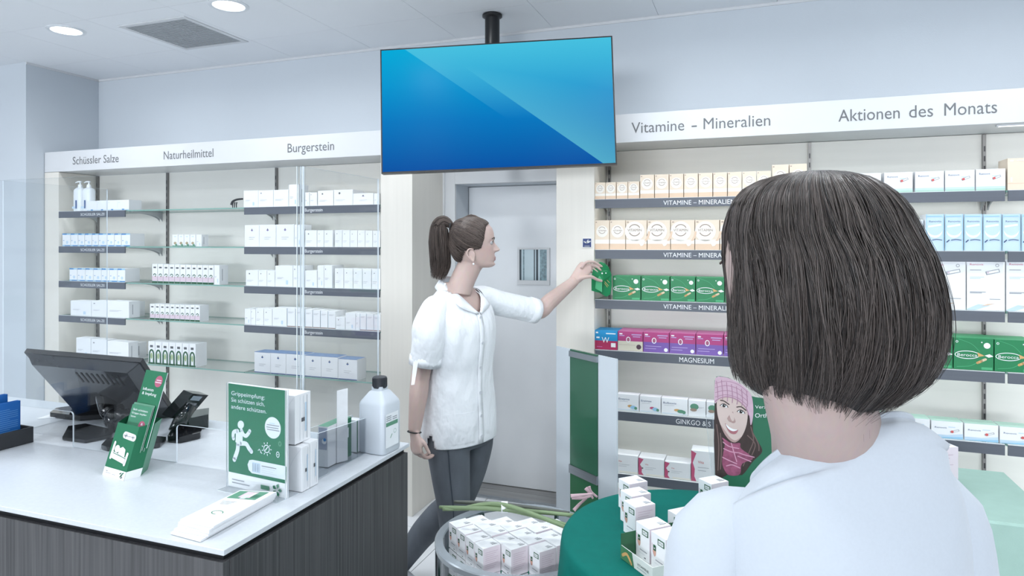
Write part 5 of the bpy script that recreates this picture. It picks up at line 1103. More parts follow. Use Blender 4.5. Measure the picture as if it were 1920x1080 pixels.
for pts in ([(175, 680), (230, 720), (320, 740)], [(180, 740), (250, 770), (330, 780)], [(170, 820), (230, 850), (300, 880)], [(205, 900), (260, 890), (330, 920)], [(250, 690), (270, 760), (300, 860)], [(320, 780), (380, 800), (460, 820)], [(310, 810), (370, 835), (430, 860)]): sk(pts, 9, SCL, 4)
pl([(118, 300), (160, 250), (300, 270), (390, 370), (400, 440), (385, 540), (345, 630), (290, 682), (240, 668), (190, 610), (150, 520), (122, 420)], FACE, 5)
pl([(150, 520), (190, 610), (240, 668), (290, 682), (345, 630), (330, 640), (285, 664), (240, 640), (195, 580)], FSH, 6)
pl([(96, 320), (98, 120), (118, 82), (150, 78), (230, 94), (330, 142), (400, 202), (440, 270), (452, 400), (440, 500), (425, 520), (415, 440), (380, 360), (300, 290), (210, 262), (140, 278)], HATM, 7)
for x in range(0, 7): sk([(112 + x * 46, 90 + x * 20 if x else 120), (122 + x * 46, 190 + x * 22), (125 + x * 44, 275 + x * 14)], 7, HATD, 8)
for y in (120, 160, 205, 245): sk([(102, y + 20), (200, y), (310, y + 30), (400, y + 100)], 5, HATD, 8)
sk([(100, 306), (140, 278), (210, 263), (300, 290), (380, 360), (408, 430)], 8, HATD, 9)
pl([(212, 460), (232, 480), (262, 505), (290, 492), (270, 440), (262, 400)], FSH, 6); pl([(232, 420), (246, 470), (262, 488), (276, 470), (262, 410)], FACE, 7)
for ex, ey, rot in ((182, 346, 12), (338, 402, 14)):
    pl([(ex - 34, ey - 6), (ex, ey - 18), (ex + 34, ey + 14), (ex, ey + 12)], WPRINT, 7, 3); x_, y_ = am(ex, ey - 1); f.disc(x_, y_, 15 * s_ / 4.907, EYED, 8, 14); x_, y_ = am(ex + 4, ey - 6); f.disc(x_, y_, 4 * s_ / 4.907, WPRINT, 9, 8)
    sk([(ex - 36, ey - 4), (ex - 8, ey - 19), (ex + 22, ey - 6), (ex + 36, ey + 14)], 6, EYED, 9)
sk([(150, 296), (185, 304), (228, 334)], 9, HAIRP, 8); sk([(300, 358), (340, 356), (384, 388)], 9, HAIRP, 8)
pl([(192, 505), (225, 545), (262, 575), (312, 566), (290, 604), (245, 600), (212, 560)], LIPM, 7); pl([(198, 514), (232, 542), (268, 560), (306, 567), (270, 580), (235, 568), (212, 545)], WPRINT, 8)
sk([(222, 478), (240, 492)], 6, FSH, 8); sk([(268, 500), (284, 494)], 6, FSH, 8)
f.text('Verzahnt', *am(470, 372), .015, WPRINT, 2, width=.07); f.text('Orthogen', *am(466, 455), .020, WPRINT, 2, width=.085)
mb.build('advert_print', ad)
mb = MB(); q = [cam(1324, 779, KA - .01), cam(1337, 779, KA - .01), cam(1341, 893, KA - .01), cam(1334, 893, KA - .01)]; mb.slab([q[3], q[2], q[1], q[0]], -fwd, .004, ACR, AEDGE)
mb.box(0, 0, TZ + .0012, .2, .07, TZ + .006, ACR, basis(Vector((O_.x, O_.y, 0)), rgt, fwd, Vector((0, 0, 1)))); mb.build('acrylic_holder', ad)
# ================================================================== people
SKIN = bpy.data.materials.new('skin'); SKIN.use_nodes = True; nt = SKIN.node_tree; b = nt.nodes['Principled BSDF']
at_ = nt.nodes.new('ShaderNodeAttribute'); at_.attribute_name = 'tint'; nz = nt.nodes.new('ShaderNodeTexNoise'); nz.inputs['Scale'].default_value = 60
mx = nt.nodes.new('ShaderNodeMix'); mx.data_type = 'RGBA'; mx.blend_type = 'MULTIPLY'; mx.inputs[0].default_value = .12
nt.links.new(at_.outputs['Color'], mx.inputs[6]); nt.links.new(nz.outputs['Color'], mx.inputs[7]); nt.links.new(mx.outputs[2], b.inputs['Base Color'])
b.inputs['Roughness'].default_value = .5; b.inputs['Specular IOR Level'].default_value = .35; b.inputs['Subsurface Weight'].default_value = .08; b.inputs['Subsurface Radius'].default_value = (.01, .005, .004)
def hairmat(name, c1, c2, rough=.36):
    m = bpy.data.materials.new(name); m.use_nodes = True; nt = m.node_tree; b = nt.nodes['Principled BSDF']
    g = nt.nodes.new('ShaderNodeNewGeometry'); r = nt.nodes.new('ShaderNodeValToRGB'); r.color_ramp.elements[0].color = lin(c1) + (1,); r.color_ramp.elements[1].color = lin(c2) + (1,)
    nt.links.new(g.outputs['Random Per Island'], r.inputs[0]); nt.links.new(r.outputs[0], b.inputs['Base Color'])
    b.inputs['Roughness'].default_value = rough; b.inputs['Specular IOR Level'].default_value = .45; MATS[name] = m; return m
HAIRD = hairmat('dark_hair', (24, 21, 20), (100, 91, 87), .36); HAIRB = hairmat('brown_hair', (46, 38, 35), (108, 94, 87), .46)
SCALPD = M('scalp_dark', (30, 27, 27), .6); SCALPB = M('scalp_brown', (54, 46, 43), .5, var=.2, scale=(30, 30, 30))
TUNIC = M('white_tunic', (243, 246, 250), .75, var=.01, scale=(200, 200, 200), bump=.022, bscale=(13, 13, 8), sheen=.1)
TEE = M('white_tshirt', (189, 196, 205), .85, var=.015, scale=(300, 300, 300), bump=.004, bscale=(10, 10, 5), sheen=.2)
DENIM = M('grey_denim', (98, 104, 112), .8, var=.22, scale=(9, 9, 4), bump=.002, bscale=(14, 14, 30))
EYEW = M('eye_white', (186, 184, 186), .2); IRIS = M('eye_iris', (60, 48, 44), .2); BROW = M('eyebrow', (66, 54, 50), .7)

HZ = [(-136, 74, 40, 18, 52), (-133, 88, 10, 30, 48), (-128, 95, -18, 40, 40), (-121, 101, -42, 47, 30), (-110, 98, -58, 54, 20), (-100, 101, -66, 59, 12), (-85, 101, -72, 64, 6), (-70, 98, -78, 68, 2), (-55, 96, -84, 70, 0),
      (-40, 95, -88, 72, 0), (-25, 94, -91, 74, 0), (-12, 97, -92, 75, 0), (0, 98, -93, 75, 0), (20, 96, -93, 74, 0), (40, 89, -89, 70, -2), (60, 73, -78, 60, -4), (75, 55, -64, 47, -6), (84, 36, -46, 33, -6), (90, 12, -20, 12, -5), (91, 0, -10, 5, -5)]
HA = np.array(HZ, float)
def hslice(z): return [np.interp(z, HA[:, 0], HA[:, i]) for i in (1, 2, 3, 4)]
def head_grid(nz_=118, n=96):
    zs = np.linspace(-136, 91, nz_); A = np.linspace(0, 2 * np.pi, n, endpoint=False); R = []
    for z in zs:
        f, bk_, w, xc = hslice(z); c, s = np.cos(A), np.sin(A)
        p = np.interp(z, [-136, -100, -60, 0, 60, 91], [2, 1.9, 2.05, 2.2, 2.1, 2]); cc = np.sign(c) * np.abs(c) ** (2 / p); ss = np.sign(s) * np.abs(s) ** (2 / p)
        x = xc + np.where(c > 0, f - xc, xc - bk_) * cc; y = w * ss; fr_ = np.clip(c * 2.2, 0, 1); ay = np.abs(y); G = lambda u, sg: np.exp(-(u / sg) ** 2)
        nA = np.interp(z, [-72, -67, -62, -57, -53, -46, -35, -25, -14], [0, 6, 22, 29, 29, 24, 15, 7, 0]); ns = np.interp(z, [-65, -56, -45, -25], [13, 12, 8.5, 6.5])
        dx = nA * G(y, ns) + 7 * G(ay - 13, 5) * G(z + 59, 6) - 9 * G(ay - 32, 14) * G(z + 23, 10) + 3 * G(ay - 28, 18) * G(z + 5, 6) + 3 * G(ay - 46, 14) * G(z + 48, 16)
        dx += 5 * G(y, 21) * (G(z + 90.5, 4) + .9 * G(z + 101, 4.5)) - 3 * G(y, 23) * G(z + 95.5, 1.8) - 3.5 * G(y, 22) * G(z + 110, 4.5) + 2.5 * G(y, 16) * G(z + 122, 7)
        R.append(np.stack([x + dx * fr_, y, np.full(n, z)], 1) / 1000)
    return R
def in_hull(P, grow):                # P (n,3) in mm
    f, bk_, w, xc = hslice(P[:, 2]); x = P[:, 0] - xc; ex = np.where(x > 0, f - xc, xc - bk_) + grow
    return (x / ex) ** 2 + (P[:, 1] / (w + grow)) ** 2 < 1
class Fig:                            # a figure: frames, collected skin mesh
    def __init__(s, origin, fwd): s.o = Vector(origin); s.f = Vector(fwd).normalized(); s.l = Vector((0, 0, 1)).cross(s.f).normalized(); s.mb = MB()
    def W(s, x, y, z): return s.o + s.f * x + s.l * y + Vector((0, 0, z))
def add_head(fig, mb):
    R = head_grid(); mb.rings([[fig.W(*p) for p in r] for r in R], SKIN)
    for sg in ((-1, 1) if fig.ear_low else ()):
        c = [(4, 74, -54), (-8, 82, -50), (-20, 86, -56), (-25, 88, -70), (-20, 88, -84), (-10, 84, -96), (0, 79, -106), (6, 75, -100), (7, 73, -84)] if fig.ear_low else [(10, 71, 2), (-3, 76, 6), (-14, 81, -4), (-15, 82, -20), (-8, 79, -36), (0, 74, -50), (6, 71, -46), (8, 70, -30)]
        P_ = spline([fig.W(x / 1000, sg * y / 1000, z / 1000) for x, y, z in c], 4)
        mb.tube(P_, [.0045] * len(P_), SKIN, 8)
        m_ = np.mean(np.array(c), 0); mb.lathe([(.0005, -.004), (.016, -.002), (.018, .001), (.0005, .003)], SKIN, n=16, mat=basis(fig.W(m_[0] / 1000 + .002, sg * (m_[1] - 5) / 1000, m_[2] / 1000), fig.f, Vector((0, 0, 1.4)), fig.l * sg))
        mb.lathe([(.0005, -.0112)] + [(.0112 * math.cos(a), .0112 * math.sin(a)) for a in np.linspace(-1.3, 1.3, 9)] + [(.0005, .0112)], SKIN, fig.W(.0795, sg * .031, -.0185), 16)
def bake(mb, name, parent, vox=.0032, smooth=4, tint=None, base=(205, 180, 172)):
    o = mb.build('tmp'); md = o.modifiers.new('r', 'REMESH'); md.mode = 'VOXEL'; md.voxel_size = vox; md.use_smooth_shade = True
    if smooth: sm = o.modifiers.new('s', 'SMOOTH'); sm.factor = .5; sm.iterations = smooth
    dg = bpy.context.evaluated_depsgraph_get(); dg.update(); me = bpy.data.meshes.new_from_object(o.evaluated_get(dg)); old = o.data; bpy.data.objects.remove(o); bpy.data.meshes.remove(old)
    me.name = name; me.materials.clear(); me.materials.append(mb.mats[0]); me.polygons.foreach_set('use_smooth', [True] * len(me.polygons)); me.polygons.foreach_set('material_index', [0] * len(me.polygons))
    n = len(me.vertices); co = np.empty(n * 3); me.vertices.foreach_get('co', co); co = co.reshape(-1, 3)
    if tint:
        c = np.tile(np.array(lin(base)), (n, 1)); c = tint(co, c); a = me.color_attributes.new('tint', 'FLOAT_COLOR', 'POINT'); a.data.foreach_set('color', np.concatenate([c, np.ones((n, 1))], 1).ravel())
    ob = bpy.data.objects.new(name, me); COL.objects.link(ob)
    if parent: ob.parent = parent; ob.location = -parent_loc(parent)
    return ob
def headtint(fig):
    def t(co, c):
        d = co - np.array(fig.o); x, y, z = d @ np.array(fig.f) * 1000, d @ np.array(fig.l) * 1000, d[:, 2] * 1000; fr_ = x > 84
        lip = fr_ * np.exp(-(y / 20) ** 4) * np.exp(-((z + 96) / 9) ** 4); L_ = np.array(lin((176, 122, 124))); c = c * (1 - lip[:, None] * .85) + L_ * lip[:, None] * .85
        ck = (x > 30) * np.exp(-((np.abs(y) - 52) / 20) ** 2 - ((z + 58) / 22) ** 2) * .25; c = c * (1 - ck[:, None]) + np.array(lin((206, 158, 152))) * ck[:, None]
        return c
    return t
def finger(mb, pts, r0=.0082, r1=.0062):
    P_ = spline(pts, 4); n = len(P_); R_ = [r0 + (r1 - r0) * i / (n - 1) for i in range(n)]; R_[-1] = r1 * .75
    e = Vector(P_[-1]) - Vector(P_[-2]); P_.append(tuple(Vector(P_[-1]) + e.normalized() * r1 * .6)); R_.append(r1 * .3); mb.tube(P_, R_, SKIN, 10)
def hand(mb, w, fwd, side, nrm, curl=(30, 40, 30), sc=1.0):   # side: towards the thumb, nrm: back of the hand
    w, fwd, side, nrm = Vector(w), Vector(fwd).normalized(), Vector(side).normalized(), Vector(nrm).normalized()
    mb.tube([w - fwd * .01, w + fwd * .025 * sc, w + fwd * .06 * sc, w + fwd * .092 * sc, w + fwd * .10 * sc], [(.026, .019), (.034, .017), (.042, .015), (.041, .013), (.034, .009)], SKIN, 18, up=nrm)
    for off, ln in ((.029, .074), (.010, .083), (-.010, .077), (-.028, .060)):
        p = w + fwd * .088 * sc + side * off * sc; pts = [p - fwd * .03]; a = 0; pts.append(p)
        for seg, cu in zip((.45, .31, .24), curl):
            a += cu; d = fwd * math.cos(math.radians(a)) - nrm * math.sin(math.radians(a)); p = p + d * ln * seg * sc; pts.append(p)
        finger(mb, [tuple(q) for q in pts])
    p = w + fwd * .022 * sc + side * .024 * sc; d1 = (fwd * .75 + side * .6 - nrm * .25).normalized(); d2 = (fwd * .95 + side * .15 - nrm * .3).normalized()
    finger(mb, [tuple(p - side * .012), tuple(p + d1 * .035 * sc), tuple(p + d1 * .035 * sc + d2 * .03 * sc), tuple(p + d1 * .035 * sc + d2 * .056 * sc)], .0105, .0072)
def torso_rings(c, f, l, rows, n=64, off=0.0, tilt=0.0, ft=0.0):
    R = []
    for z, a, b_, fo in rows:
        o = Vector((c[0], c[1], z)) + f * fo
        ring = []
        for i in range(n):
            t = 2 * math.pi * i / n; ct, st = math.cos(t), math.sin(t); e = .88
            ring.append(tuple(o + f * ((a + off) * math.copysign(abs(ct) ** e, ct)) + l * ((b_ + off) * math.copysign(abs(st) ** e, st)) + Vector((0, 0, -(tilt + (.14 if ft and z > 1.33 else 0)) * b_ * st - ft * np.interp(z, [1.22, 1.36], [0, 1]) * a * ct))))
        R.append(ring)
    return R
def strands(name, G, rad, mat, parent, taper=True):     # G (n,pts,3) world guides -> one mesh of thin tapering tubes
    n, m = G.shape[:2]; T = np.gradient(G, axis=1); T /= np.linalg.norm(T, axis=2, keepdims=True) + 1e-9
    ref = np.array((.31, .22, .92)); U = np.cross(T, ref); U /= np.linalg.norm(U, axis=2, keepdims=True) + 1e-9; V = np.cross(T, U)
    s = np.linspace(0, 1, m); r = (rad.reshape(-1, 1) * (np.interp(s, [0, .1, .7, 1], [.6, 1, .9, .25]) if taper else np.ones(m)))[:, :, None]
    ang = [0, 2.094, 4.189]; P = np.stack([G + (U * math.cos(a) + V * math.sin(a)) * r for a in ang], 2)      # n,m,3,3
    idx = np.arange(n * m * 3).reshape(n, m, 3); a, b_ = idx[:, :-1], idx[:, 1:]
    q = np.stack([a, np.roll(a, -1, 2), np.roll(b_, -1, 2), b_], -1).reshape(-1, 4)
    me = bpy.data.meshes.new(name); me.vertices.add(n * m * 3); me.vertices.foreach_set('co', P.ravel()); me.loops.add(q.size); me.loops.foreach_set('vertex_index', q.ravel().astype(np.int32))
    me.polygons.add(len(q)); me.polygons.foreach_set('loop_start', np.arange(0, q.size, 4, dtype=np.int32)); me.polygons.foreach_set('use_smooth', [True] * len(q)); me.update(calc_edges=True); me.materials.append(mat)
    o = bpy.data.objects.new(name, me); COL.objects.link(o); o.parent = parent; o.location = -parent_loc(parent); o['kind'] = 'stuff'; return o
def viewdir(px): t = (px - 960) / F; return Vector((-S20 + C20 * t, C20 + S20 * t, 0)).normalized()
def sleeve(pts, rad, name, parent, mat, n=28, up=(0, 0, 1)):
    P_ = spline(pts, 6); m = len(P_); t = np.linspace(0, 1, m); R_ = np.interp(t, np.linspace(0, 1, len(rad)), rad)
    R = tube_rings(P_, [float(r) for r in R_], n, up); Rn = []
    for j, ring in enumerate(R):
        c = Vector(P_[j]); Rn.append([tuple(c + (Vector(p) - c) * (1 + .018 * math.sin(2 * math.pi * 5 * i / n + j * .5) * t[j] + .012 * math.sin(2 * math.pi * 3 * i / n - j * .7))) for i, p in enumerate(ring)])
    mb = MB().rings(Rn, mat, caps=False); o = mb.build(name, parent, smooth=True); s_ = o.modifiers.new('t', 'SOLIDIFY'); s_.thickness = .003; s_.offset = -1; return o

# ------------------------------------------------------------------ pharmacist
KB = 3.02
C = cam(862, 600, KB); vd = viewdir(862); FT = (Matrix.Rotation(math.radians(-46), 3, 'Z') @ vd); FT = Vector((.94, -.34, 0)).normalized(); LT = Vector((0, 0, 1)).cross(FT)
ph = thing('person', 'pharmacist with brown ponytail in white tunic and grey jeans reaching for a green box', 'person', (C.x, C.y, 0))
hd = cam(886, 445, 3.0); hv = viewdir(886); fig = Fig(hd, (hv.y, -hv.x, 0)); fig.ear_low = True
mb = MB(); add_head(fig, mb)
mb.tube([fig.W(.012, 0, -.085), fig.W(-.013, 0, -.128), fig.W(-.036, 0, -.175), fig.W(-.052, 0, -.212), fig.W(-.06, 0, -.25)], [(.050, .055), (.049, .054), (.050, .055), (.058, .056), (.062, .054)], SKIN, 28, up=tuple(fig.f))
body_rows = [(.77, .07, .10, 0), (.84, .085, .13, 0), (.92, .095, .14, 0), (1.04, .09, .125, 0), (1.15, .095, .135, .005), (1.25, .10, .145, .005), (1.33, .09, .155, 0), (1.37, .078, .146, -.006), (1.402, .066, .108, -.012), (1.428, .057, .078, -.016), (1.45, .05, .06, -.02)]
mb.rings(torso_rings(C, FT, LT, body_rows, 40), SKIN)
SRp = Vector((C.x, C.y, 1.352)) - LT * .160; ER, WR = cam(789, 702, 2.88), cam(777, 808, 2.85)
SLp = Vector((C.x, C.y, 1.365)) + LT * .160; EL, WL = cam(1008, 584, 3.31), cam(1077, 527, 3.45)
for S_, E_, W_ in ((SRp, ER, WR), (SLp, EL, WL)):
    mb.tube(spline([tuple(S_), tuple((S_ + E_) / 2), tuple(E_), tuple(E_ * .65 + W_ * .35), tuple(W_)], 5), [float(x) for x in np.interp(np.linspace(0, 4, 21), range(5), [.055, .046, .041, .041, .026])], SKIN, 18)
hand(mb, WR, cam(786, 880, 2.83) - WR, FT, -LT - FT * .25, (38, 46, 30), .96)
kh = 3.47; J = lambda *a: tuple(cam(*a))
mb.tube([J(1072, 530, 3.445), J(1082, 520, 3.46), J(1093, 507, 3.475), J(1099, 499, 3.48), J(1101, 496, 3.48)], [(.025, .018), (.032, .017), (.040, .015), (.038, .013), (.028, .009)], SKIN, 18, up=(.25, -.9, .35))
finger(mb, [J(1090, 503, 3.46), J(1099, 492, 3.46), J(1112, 491, 3.47), J(1121, 495, 3.485), J(1129, 500, 3.492)]); finger(mb, [J(1092, 506, 3.47), J(1102, 497, 3.475), J(1114, 498, 3.482), J(1121, 502, 3.49), J(1127, 507, 3.493)])
finger(mb, [J(1092, 509, 3.485), J(1103, 502, 3.49), J(1112, 504, 3.49), J(1118, 508, 3.492), J(1122, 512, 3.494)], .0078); finger(mb, [J(1092, 512, 3.50), J(1101, 507, 3.51), J(1109, 510, 3.512), J(1114, 514, 3.512)], .007, .0056)
finger(mb, [J(1078, 527, 3.45), J(1092, 521, 3.442), J(1108, 519, 3.445), J(1119, 524, 3.468), J(1129, 527, 3.486)], .0112, .0075)
LEGR = [(cam(838, 770, 2.95), .098), (cam(840, 830, 2.95), .098), (cam(845, 890, 2.95), .086), (cam(850, 945, 2.95), .074), (cam(851, 1000, 2.95), .062), (cam(850, 1060, 2.96), .056), (cam(847, 1120, 2.97), .044)]
LEGL = [(cam(888, 770, 3.12), .096), (cam(886, 830, 3.12), .096), (cam(874, 890, 3.12), .084), (cam(852, 945, 3.12), .074), (cam(824, 968, 3.14), .070), (cam(795, 998, 3.17), .064), (cam(770, 1032, 3.19), .054), (cam(742, 1072, 3.22), .042)]
for lg in (LEGR, LEGL): mb.tube(spline([tuple(p) for p, r in lg], 4), [float(x) * .86 for x in np.interp(np.linspace(0, len(lg) - 1, 4 * (len(lg) - 1) + 1), range(len(lg)), [r for p, r in lg])], SKIN, 16, up=tuple(FT))
bake(mb, 'body', ph, .0034, 3, headtint(fig))
# jeans
mb = MB()
for lg in (LEGR, LEGL): mb.tube(spline([tuple(p) for p, r in lg], 5), [float(x) for x in np.interp(np.linspace(0, len(lg) - 1, 5 * (len(lg) - 1) + 1), range(len(lg)), [r for p, r in lg])], DENIM, 22, up=tuple(FT))
mb.rings(torso_rings(C, FT, LT, [(.72, .118, .165, -.01), (.78, .122, .178, -.01), (.86, .115, .172, -.01), (.95, .10, .15, 0)], 40), DENIM)
bake(mb, 'jeans', ph, .007, 5)
SEAM = M('denim_seam', (60, 68, 78), .8)
mb = MB(); sp_ = []
for p, r in LEGR[1:6]: vv = (Vector((0, 0, EYE)) - p); vv.z = 0; vv.normalize(); sp_.append(tuple(p + vv * (r + .0005)))
mb.tube(spline(sp_, 5), [.0022] * 21, SEAM, 6); mb.build('side_seam', ph, smooth=True)
SHOE = M('shoe_grey', (180, 184, 190), .6)
for (A_, d_) in ((Vector((LEGR[-1][0].x, LEGR[-1][0].y, 0)), FT), (Vector((LEGL[-1][0].x - .03, LEGL[-1][0].y, 0)), FT)):
    tl_ = 1 if A_.x > -1.4 else 1
    mb = MB(); mb.tube([tuple(A_ - d_ * .07 + Vector((0, 0, .05))), tuple(A_ - d_ * .04 + Vector((0, 0, .055))), tuple(A_ + d_ * .03 + Vector((0, 0, .05))), tuple(A_ + d_ * .10 + Vector((0, 0, .036))), tuple(A_ + d_ * .17 + Vector((0, 0, .028))), tuple(A_ + d_ * .19 + Vector((0, 0, .026)))], [(.02, .03), (.036, .05), (.038, .048), (.044, .034), (.036, .026), (.018, .016)], SHOE, 20)
    mb.build('shoe', ph, smooth=True)
# tunic
rows = smooth_rows([(.745, .128, .192, .0), (.80, .130, .195, .0), (.90, .126, .186, .0), (1.0, .120, .174, .0), (1.08, .119, .168, .004), (1.17, .126, .174, .008), (1.25, .128, .180, .006), (1.31, .118, .180, 0), (1.345, .104, .172, -.004), (1.378, .087, .150, -.008), (1.405, .074, .118, -.012), (1.430, .064, .086, -.016), (1.450, .060, .070, -.020)], 7)
n_ = 110; R = torso_rings(C, FT, LT, rows, n_); R2 = []
for j, ring in enumerate(R):
    c = Vector((C.x, C.y, rows[j][0])); z = rows[j][0]; amp = .0035 if z < 1.3 else .001
    R2.append([tuple(c + (Vector(p) - c) * (1 + amp * 6 * (.5 * math.sin(6 * 2 * math.pi * i / n_ + z * 9) * math.sin(z * 13 + i * .12) + .5 * math.sin(11 * 2 * math.pi * i / n_ - z * 23)) * .5)) for i, p in enumerate(ring)])
vw = lambda z: max(0, (z - 1.318) * .92) + (0.004 if z > 1.318 else -1)
fs = []; mb = MB(); m_ = len(R2)
for j in range(m_ - 1):
    zc = rows[j][0] + .004
    for i in range(n_):
        k = (i + 1) % n_; a = 2 * math.pi * (i + .5) / n_; lat = abs(rows[j][2] * math.sin(a))
        if math.cos(a) > 0 and lat < vw(zc): continue
        # side slits at the hem
        if zc < .80 and abs(abs(math.degrees(a) if a < math.pi else math.degrees(a) - 360) - 86) < 2.5 + (.80 - zc) * 130 and math.sin(a) < 0: continue
        fs.append((j * n_ + i, j * n_ + k, (j + 1) * n_ + k, (j + 1) * n_ + i))
mb.add(np.asarray(R2).reshape(-1, 3), fs, TUNIC); tu = mb.build('tunic', ph, smooth=True); s_ = tu.modifiers.new('t', 'SOLIDIFY'); s_.thickness = .003; s_.offset = -1
def surf(z, lat, out=.003):            # point on the front of the tunic
    rr = np.array(rows); a_, b_, fo = [np.interp(z, rr[:, 0], rr[:, i]) for i in (1, 2, 3)]; st = max(-1, min(1, lat / b_)); q = abs(st) ** (1 / .88); ct = math.sqrt(max(0, 1 - q * q)) ** .88
    return Vector((C.x, C.y, z)) + FT * (a_ * ct + fo + out) + LT * lat
# placket, buttons, pocket
mb = MB(); L_ = [surf(z, .014, .0035) for z in np.linspace(1.322, .748, 26)]; Rr = [surf(z, -.014, .0035) for z in np.linspace(1.322, .748, 26)]
mb.add([tuple(p) for p in L_ + Rr], [(i, i + 1, 27 + i, 26 + i) for i in range(25)], TUNIC); pk = mb.build('placket', ph, smooth=True); s_ = pk.modifiers.new('t', 'SOLIDIFY'); s_.thickness = .002; s_.offset = 0
BUT = M('button_white', (206, 210, 216), .3)
for z in (1.30, 1.19, 1.08, .97, .87, .78):
    p = surf(z, 0, .0055); nn_ = FT; MB().lathe([(.0065, 0), (.0065, .0018), (.005, .0026), (.0035, .0014)], BUT, n=14, mat=basis(p, LT, Vector((0, 0, 1)), FT)).build('button', tu, smooth=40)
mb = MB(); pts = [surf(z, -l_, .0018) for z in (.895, .893, .83, .766) for l_ in (.035, .085, .125, .158)]
mb.add([tuple(p) for p in pts], [(r * 4 + c_, r * 4 + c_ + 1, r * 4 + c_ + 5, r * 4 + c_ + 4) for r in range(3) for c_ in range(3)], TUNIC); po = mb.build('pocket', ph); s_ = po.modifiers.new('t', 'SOLIDIFY'); s_.thickness = .002; s_.offset = 0
# collar: band round the neck ending in two pointed lapels
nk = lambda a, r_, z: Vector((C.x, C.y, z)) - FT * .020 + FT * (r_ * math.cos(a)) + LT * (r_ * 1.12 * math.sin(a))
for sg in (1, -1):
    inn = [nk(math.radians(180 - 12 * k) * sg, .060, 1.474 - .0010 * k * k * .55) for k in range(11)] + [surf(1.398, sg * .064, .004), surf(1.355, sg * .034, .005), surf(1.318, sg * .003, .006)]
    out = [nk(math.radians(180 - 12 * k) * sg, .086 + .0012 * k, 1.440 - .0010 * k * k * .55) for k in range(11)] + [surf(1.355, sg * .098, .012), surf(1.338, sg * .072, .010), surf(1.314, sg * .010, .007)]
    mid = [(a_ + b_) / 2 + Vector((0, 0, .007)) for a_, b_ in zip(inn, out)]
    inn, mid, out = [spline([tuple(p) for p in q], 3) for q in (inn, mid, out)]; k_ = len(inn)
    mb = MB().add(inn + mid + out, [(r * k_ + i, r * k_ + i + 1, (r + 1) * k_ + i + 1, (r + 1) * k_ + i) for r in range(2) for i in range(k_ - 1)], TUNIC); co_ = mb.build('collar', ph, smooth=True); s_ = co_.modifiers.new('t', 'SOLIDIFY'); s_.thickness = .0035; s_.offset = 0
# sleeves with cuffs and tie
cR = ER * .93 + SRp * .07 + Vector((0, 0, .03)); cL = EL * .96 + SLp * .04 + vd * 0
cR = cam(797, 683, 2.87)
sR = sleeve([tuple(SRp + LT * .05 + Vector((0, 0, -.005))), tuple(SRp + LT * .012 + Vector((0, 0, -.012))), tuple(cam(805, 610, 2.86)), tuple(cam(803, 640, 2.86)), tuple(cR)], [.048, .062, .070, .071, .067], 'sleeve', ph, TUNIC, up=tuple(FT))
sL = sleeve([tuple(SLp - LT * .06), tuple(SLp), tuple(SLp * .6 + EL * .4 - Vector((0, 0, .004))), tuple(cL)], [.058, .062, .060, .060], 'sleeve', ph, TUNIC)
for P0, P1, r_ in ((cam(799, 667, 2.87), cR + (cR - cam(799, 667, 2.87)) * .08, .071), (cL * .86 + SLp * .14, cL * 1.01 - SLp * .01, .063)):
    mb = MB().rings(tube_rings([tuple(P0), tuple(P1)], [r_, r_ * .99], 32, tuple(FT)), TUNIC, caps=False); cu_ = mb.build('cuff', ph, smooth=True); s_ = cu_.modifiers.new('t', 'SOLIDIFY'); s_.thickness = .004; s_.offset = -1
mb = MB(); mb.slab([cam(771, 722, 2.77), cam(777, 721, 2.77), cam(784, 680, 2.80), cam(775, 678, 2.80)], -vd, .002, TUNIC); mb.build('sleeve_tie', ph)
# wrist band, earring, eyes, brows
wd = (WR - ER).normalized(); mb = MB(); pr = []
u1 = wd.cross(Vector((0, 1, .2))).normalized(); u2 = wd.cross(u1)
pr = [tuple(WR + wd * .004 + u1 * (.0285 * math.cos(a)) + u2 * (.0285 * math.sin(a))) for a in np.linspace(0, 2 * math.pi, 33)]
mb.tube(pr, [.0028] * 33, BLACK, 8, up=tuple(wd)); mb.build('wristband', ph, smooth=True)
PEARL = M('pearl', (236, 238, 242), .15, coat=.6)
for sg in (-1, 1):
    MB().lathe([(.0046 * math.cos(a), .0046 * math.sin(a)) for a in np.linspace(-1.5, 1.5, 9)], PEARL, fig.W(.004, sg * .079, -.117), 14).build('earring', ph, smooth=True)
    e_ = MB().lathe([(.0113 * math.cos(a), .0113 * math.sin(a)) for a in np.linspace(-1.55, 1.55, 13)], EYEW, fig.W(.0812, sg * .031, -.0225), 20).build('eye', ph, smooth=True)
    d_ = (fig.f * .97 + fig.l * sg * .1).normalized(); d2 = Vector((0, 0, 1)).cross(d_); MB().lathe([(.0056, .0098), (.004, .0112), (.0005, .0118)], IRIS, n=16, mat=basis(fig.W(.0812, sg * .031, -.0225), d2, d_.cross(d2), d_)).build('iris', e_, smooth=True)
    mb = MB(); P_ = spline([tuple(fig.W(.098, sg * .014, -.008)), tuple(fig.W(.0975, sg * .03, -.001)), tuple(fig.W(.086, sg * .049, -.007))], 6); mb.tube(P_, [(.0012, .0028 - .0012 * i / 12) for i in range(13)], BROW, 8); mb.build('eyebrow', ph, smooth=True)
    mb = MB(); P_ = spline([tuple(fig.W(.0885, sg * .021, -.0195)), tuple(fig.W(.0935, sg * .031, -.0165)), tuple(fig.W(.086, sg * .042, -.0205))], 5); mb.tube(P_, [.0012] * 11, BROW, 6); mb.build('eyelash', ph, smooth=True)
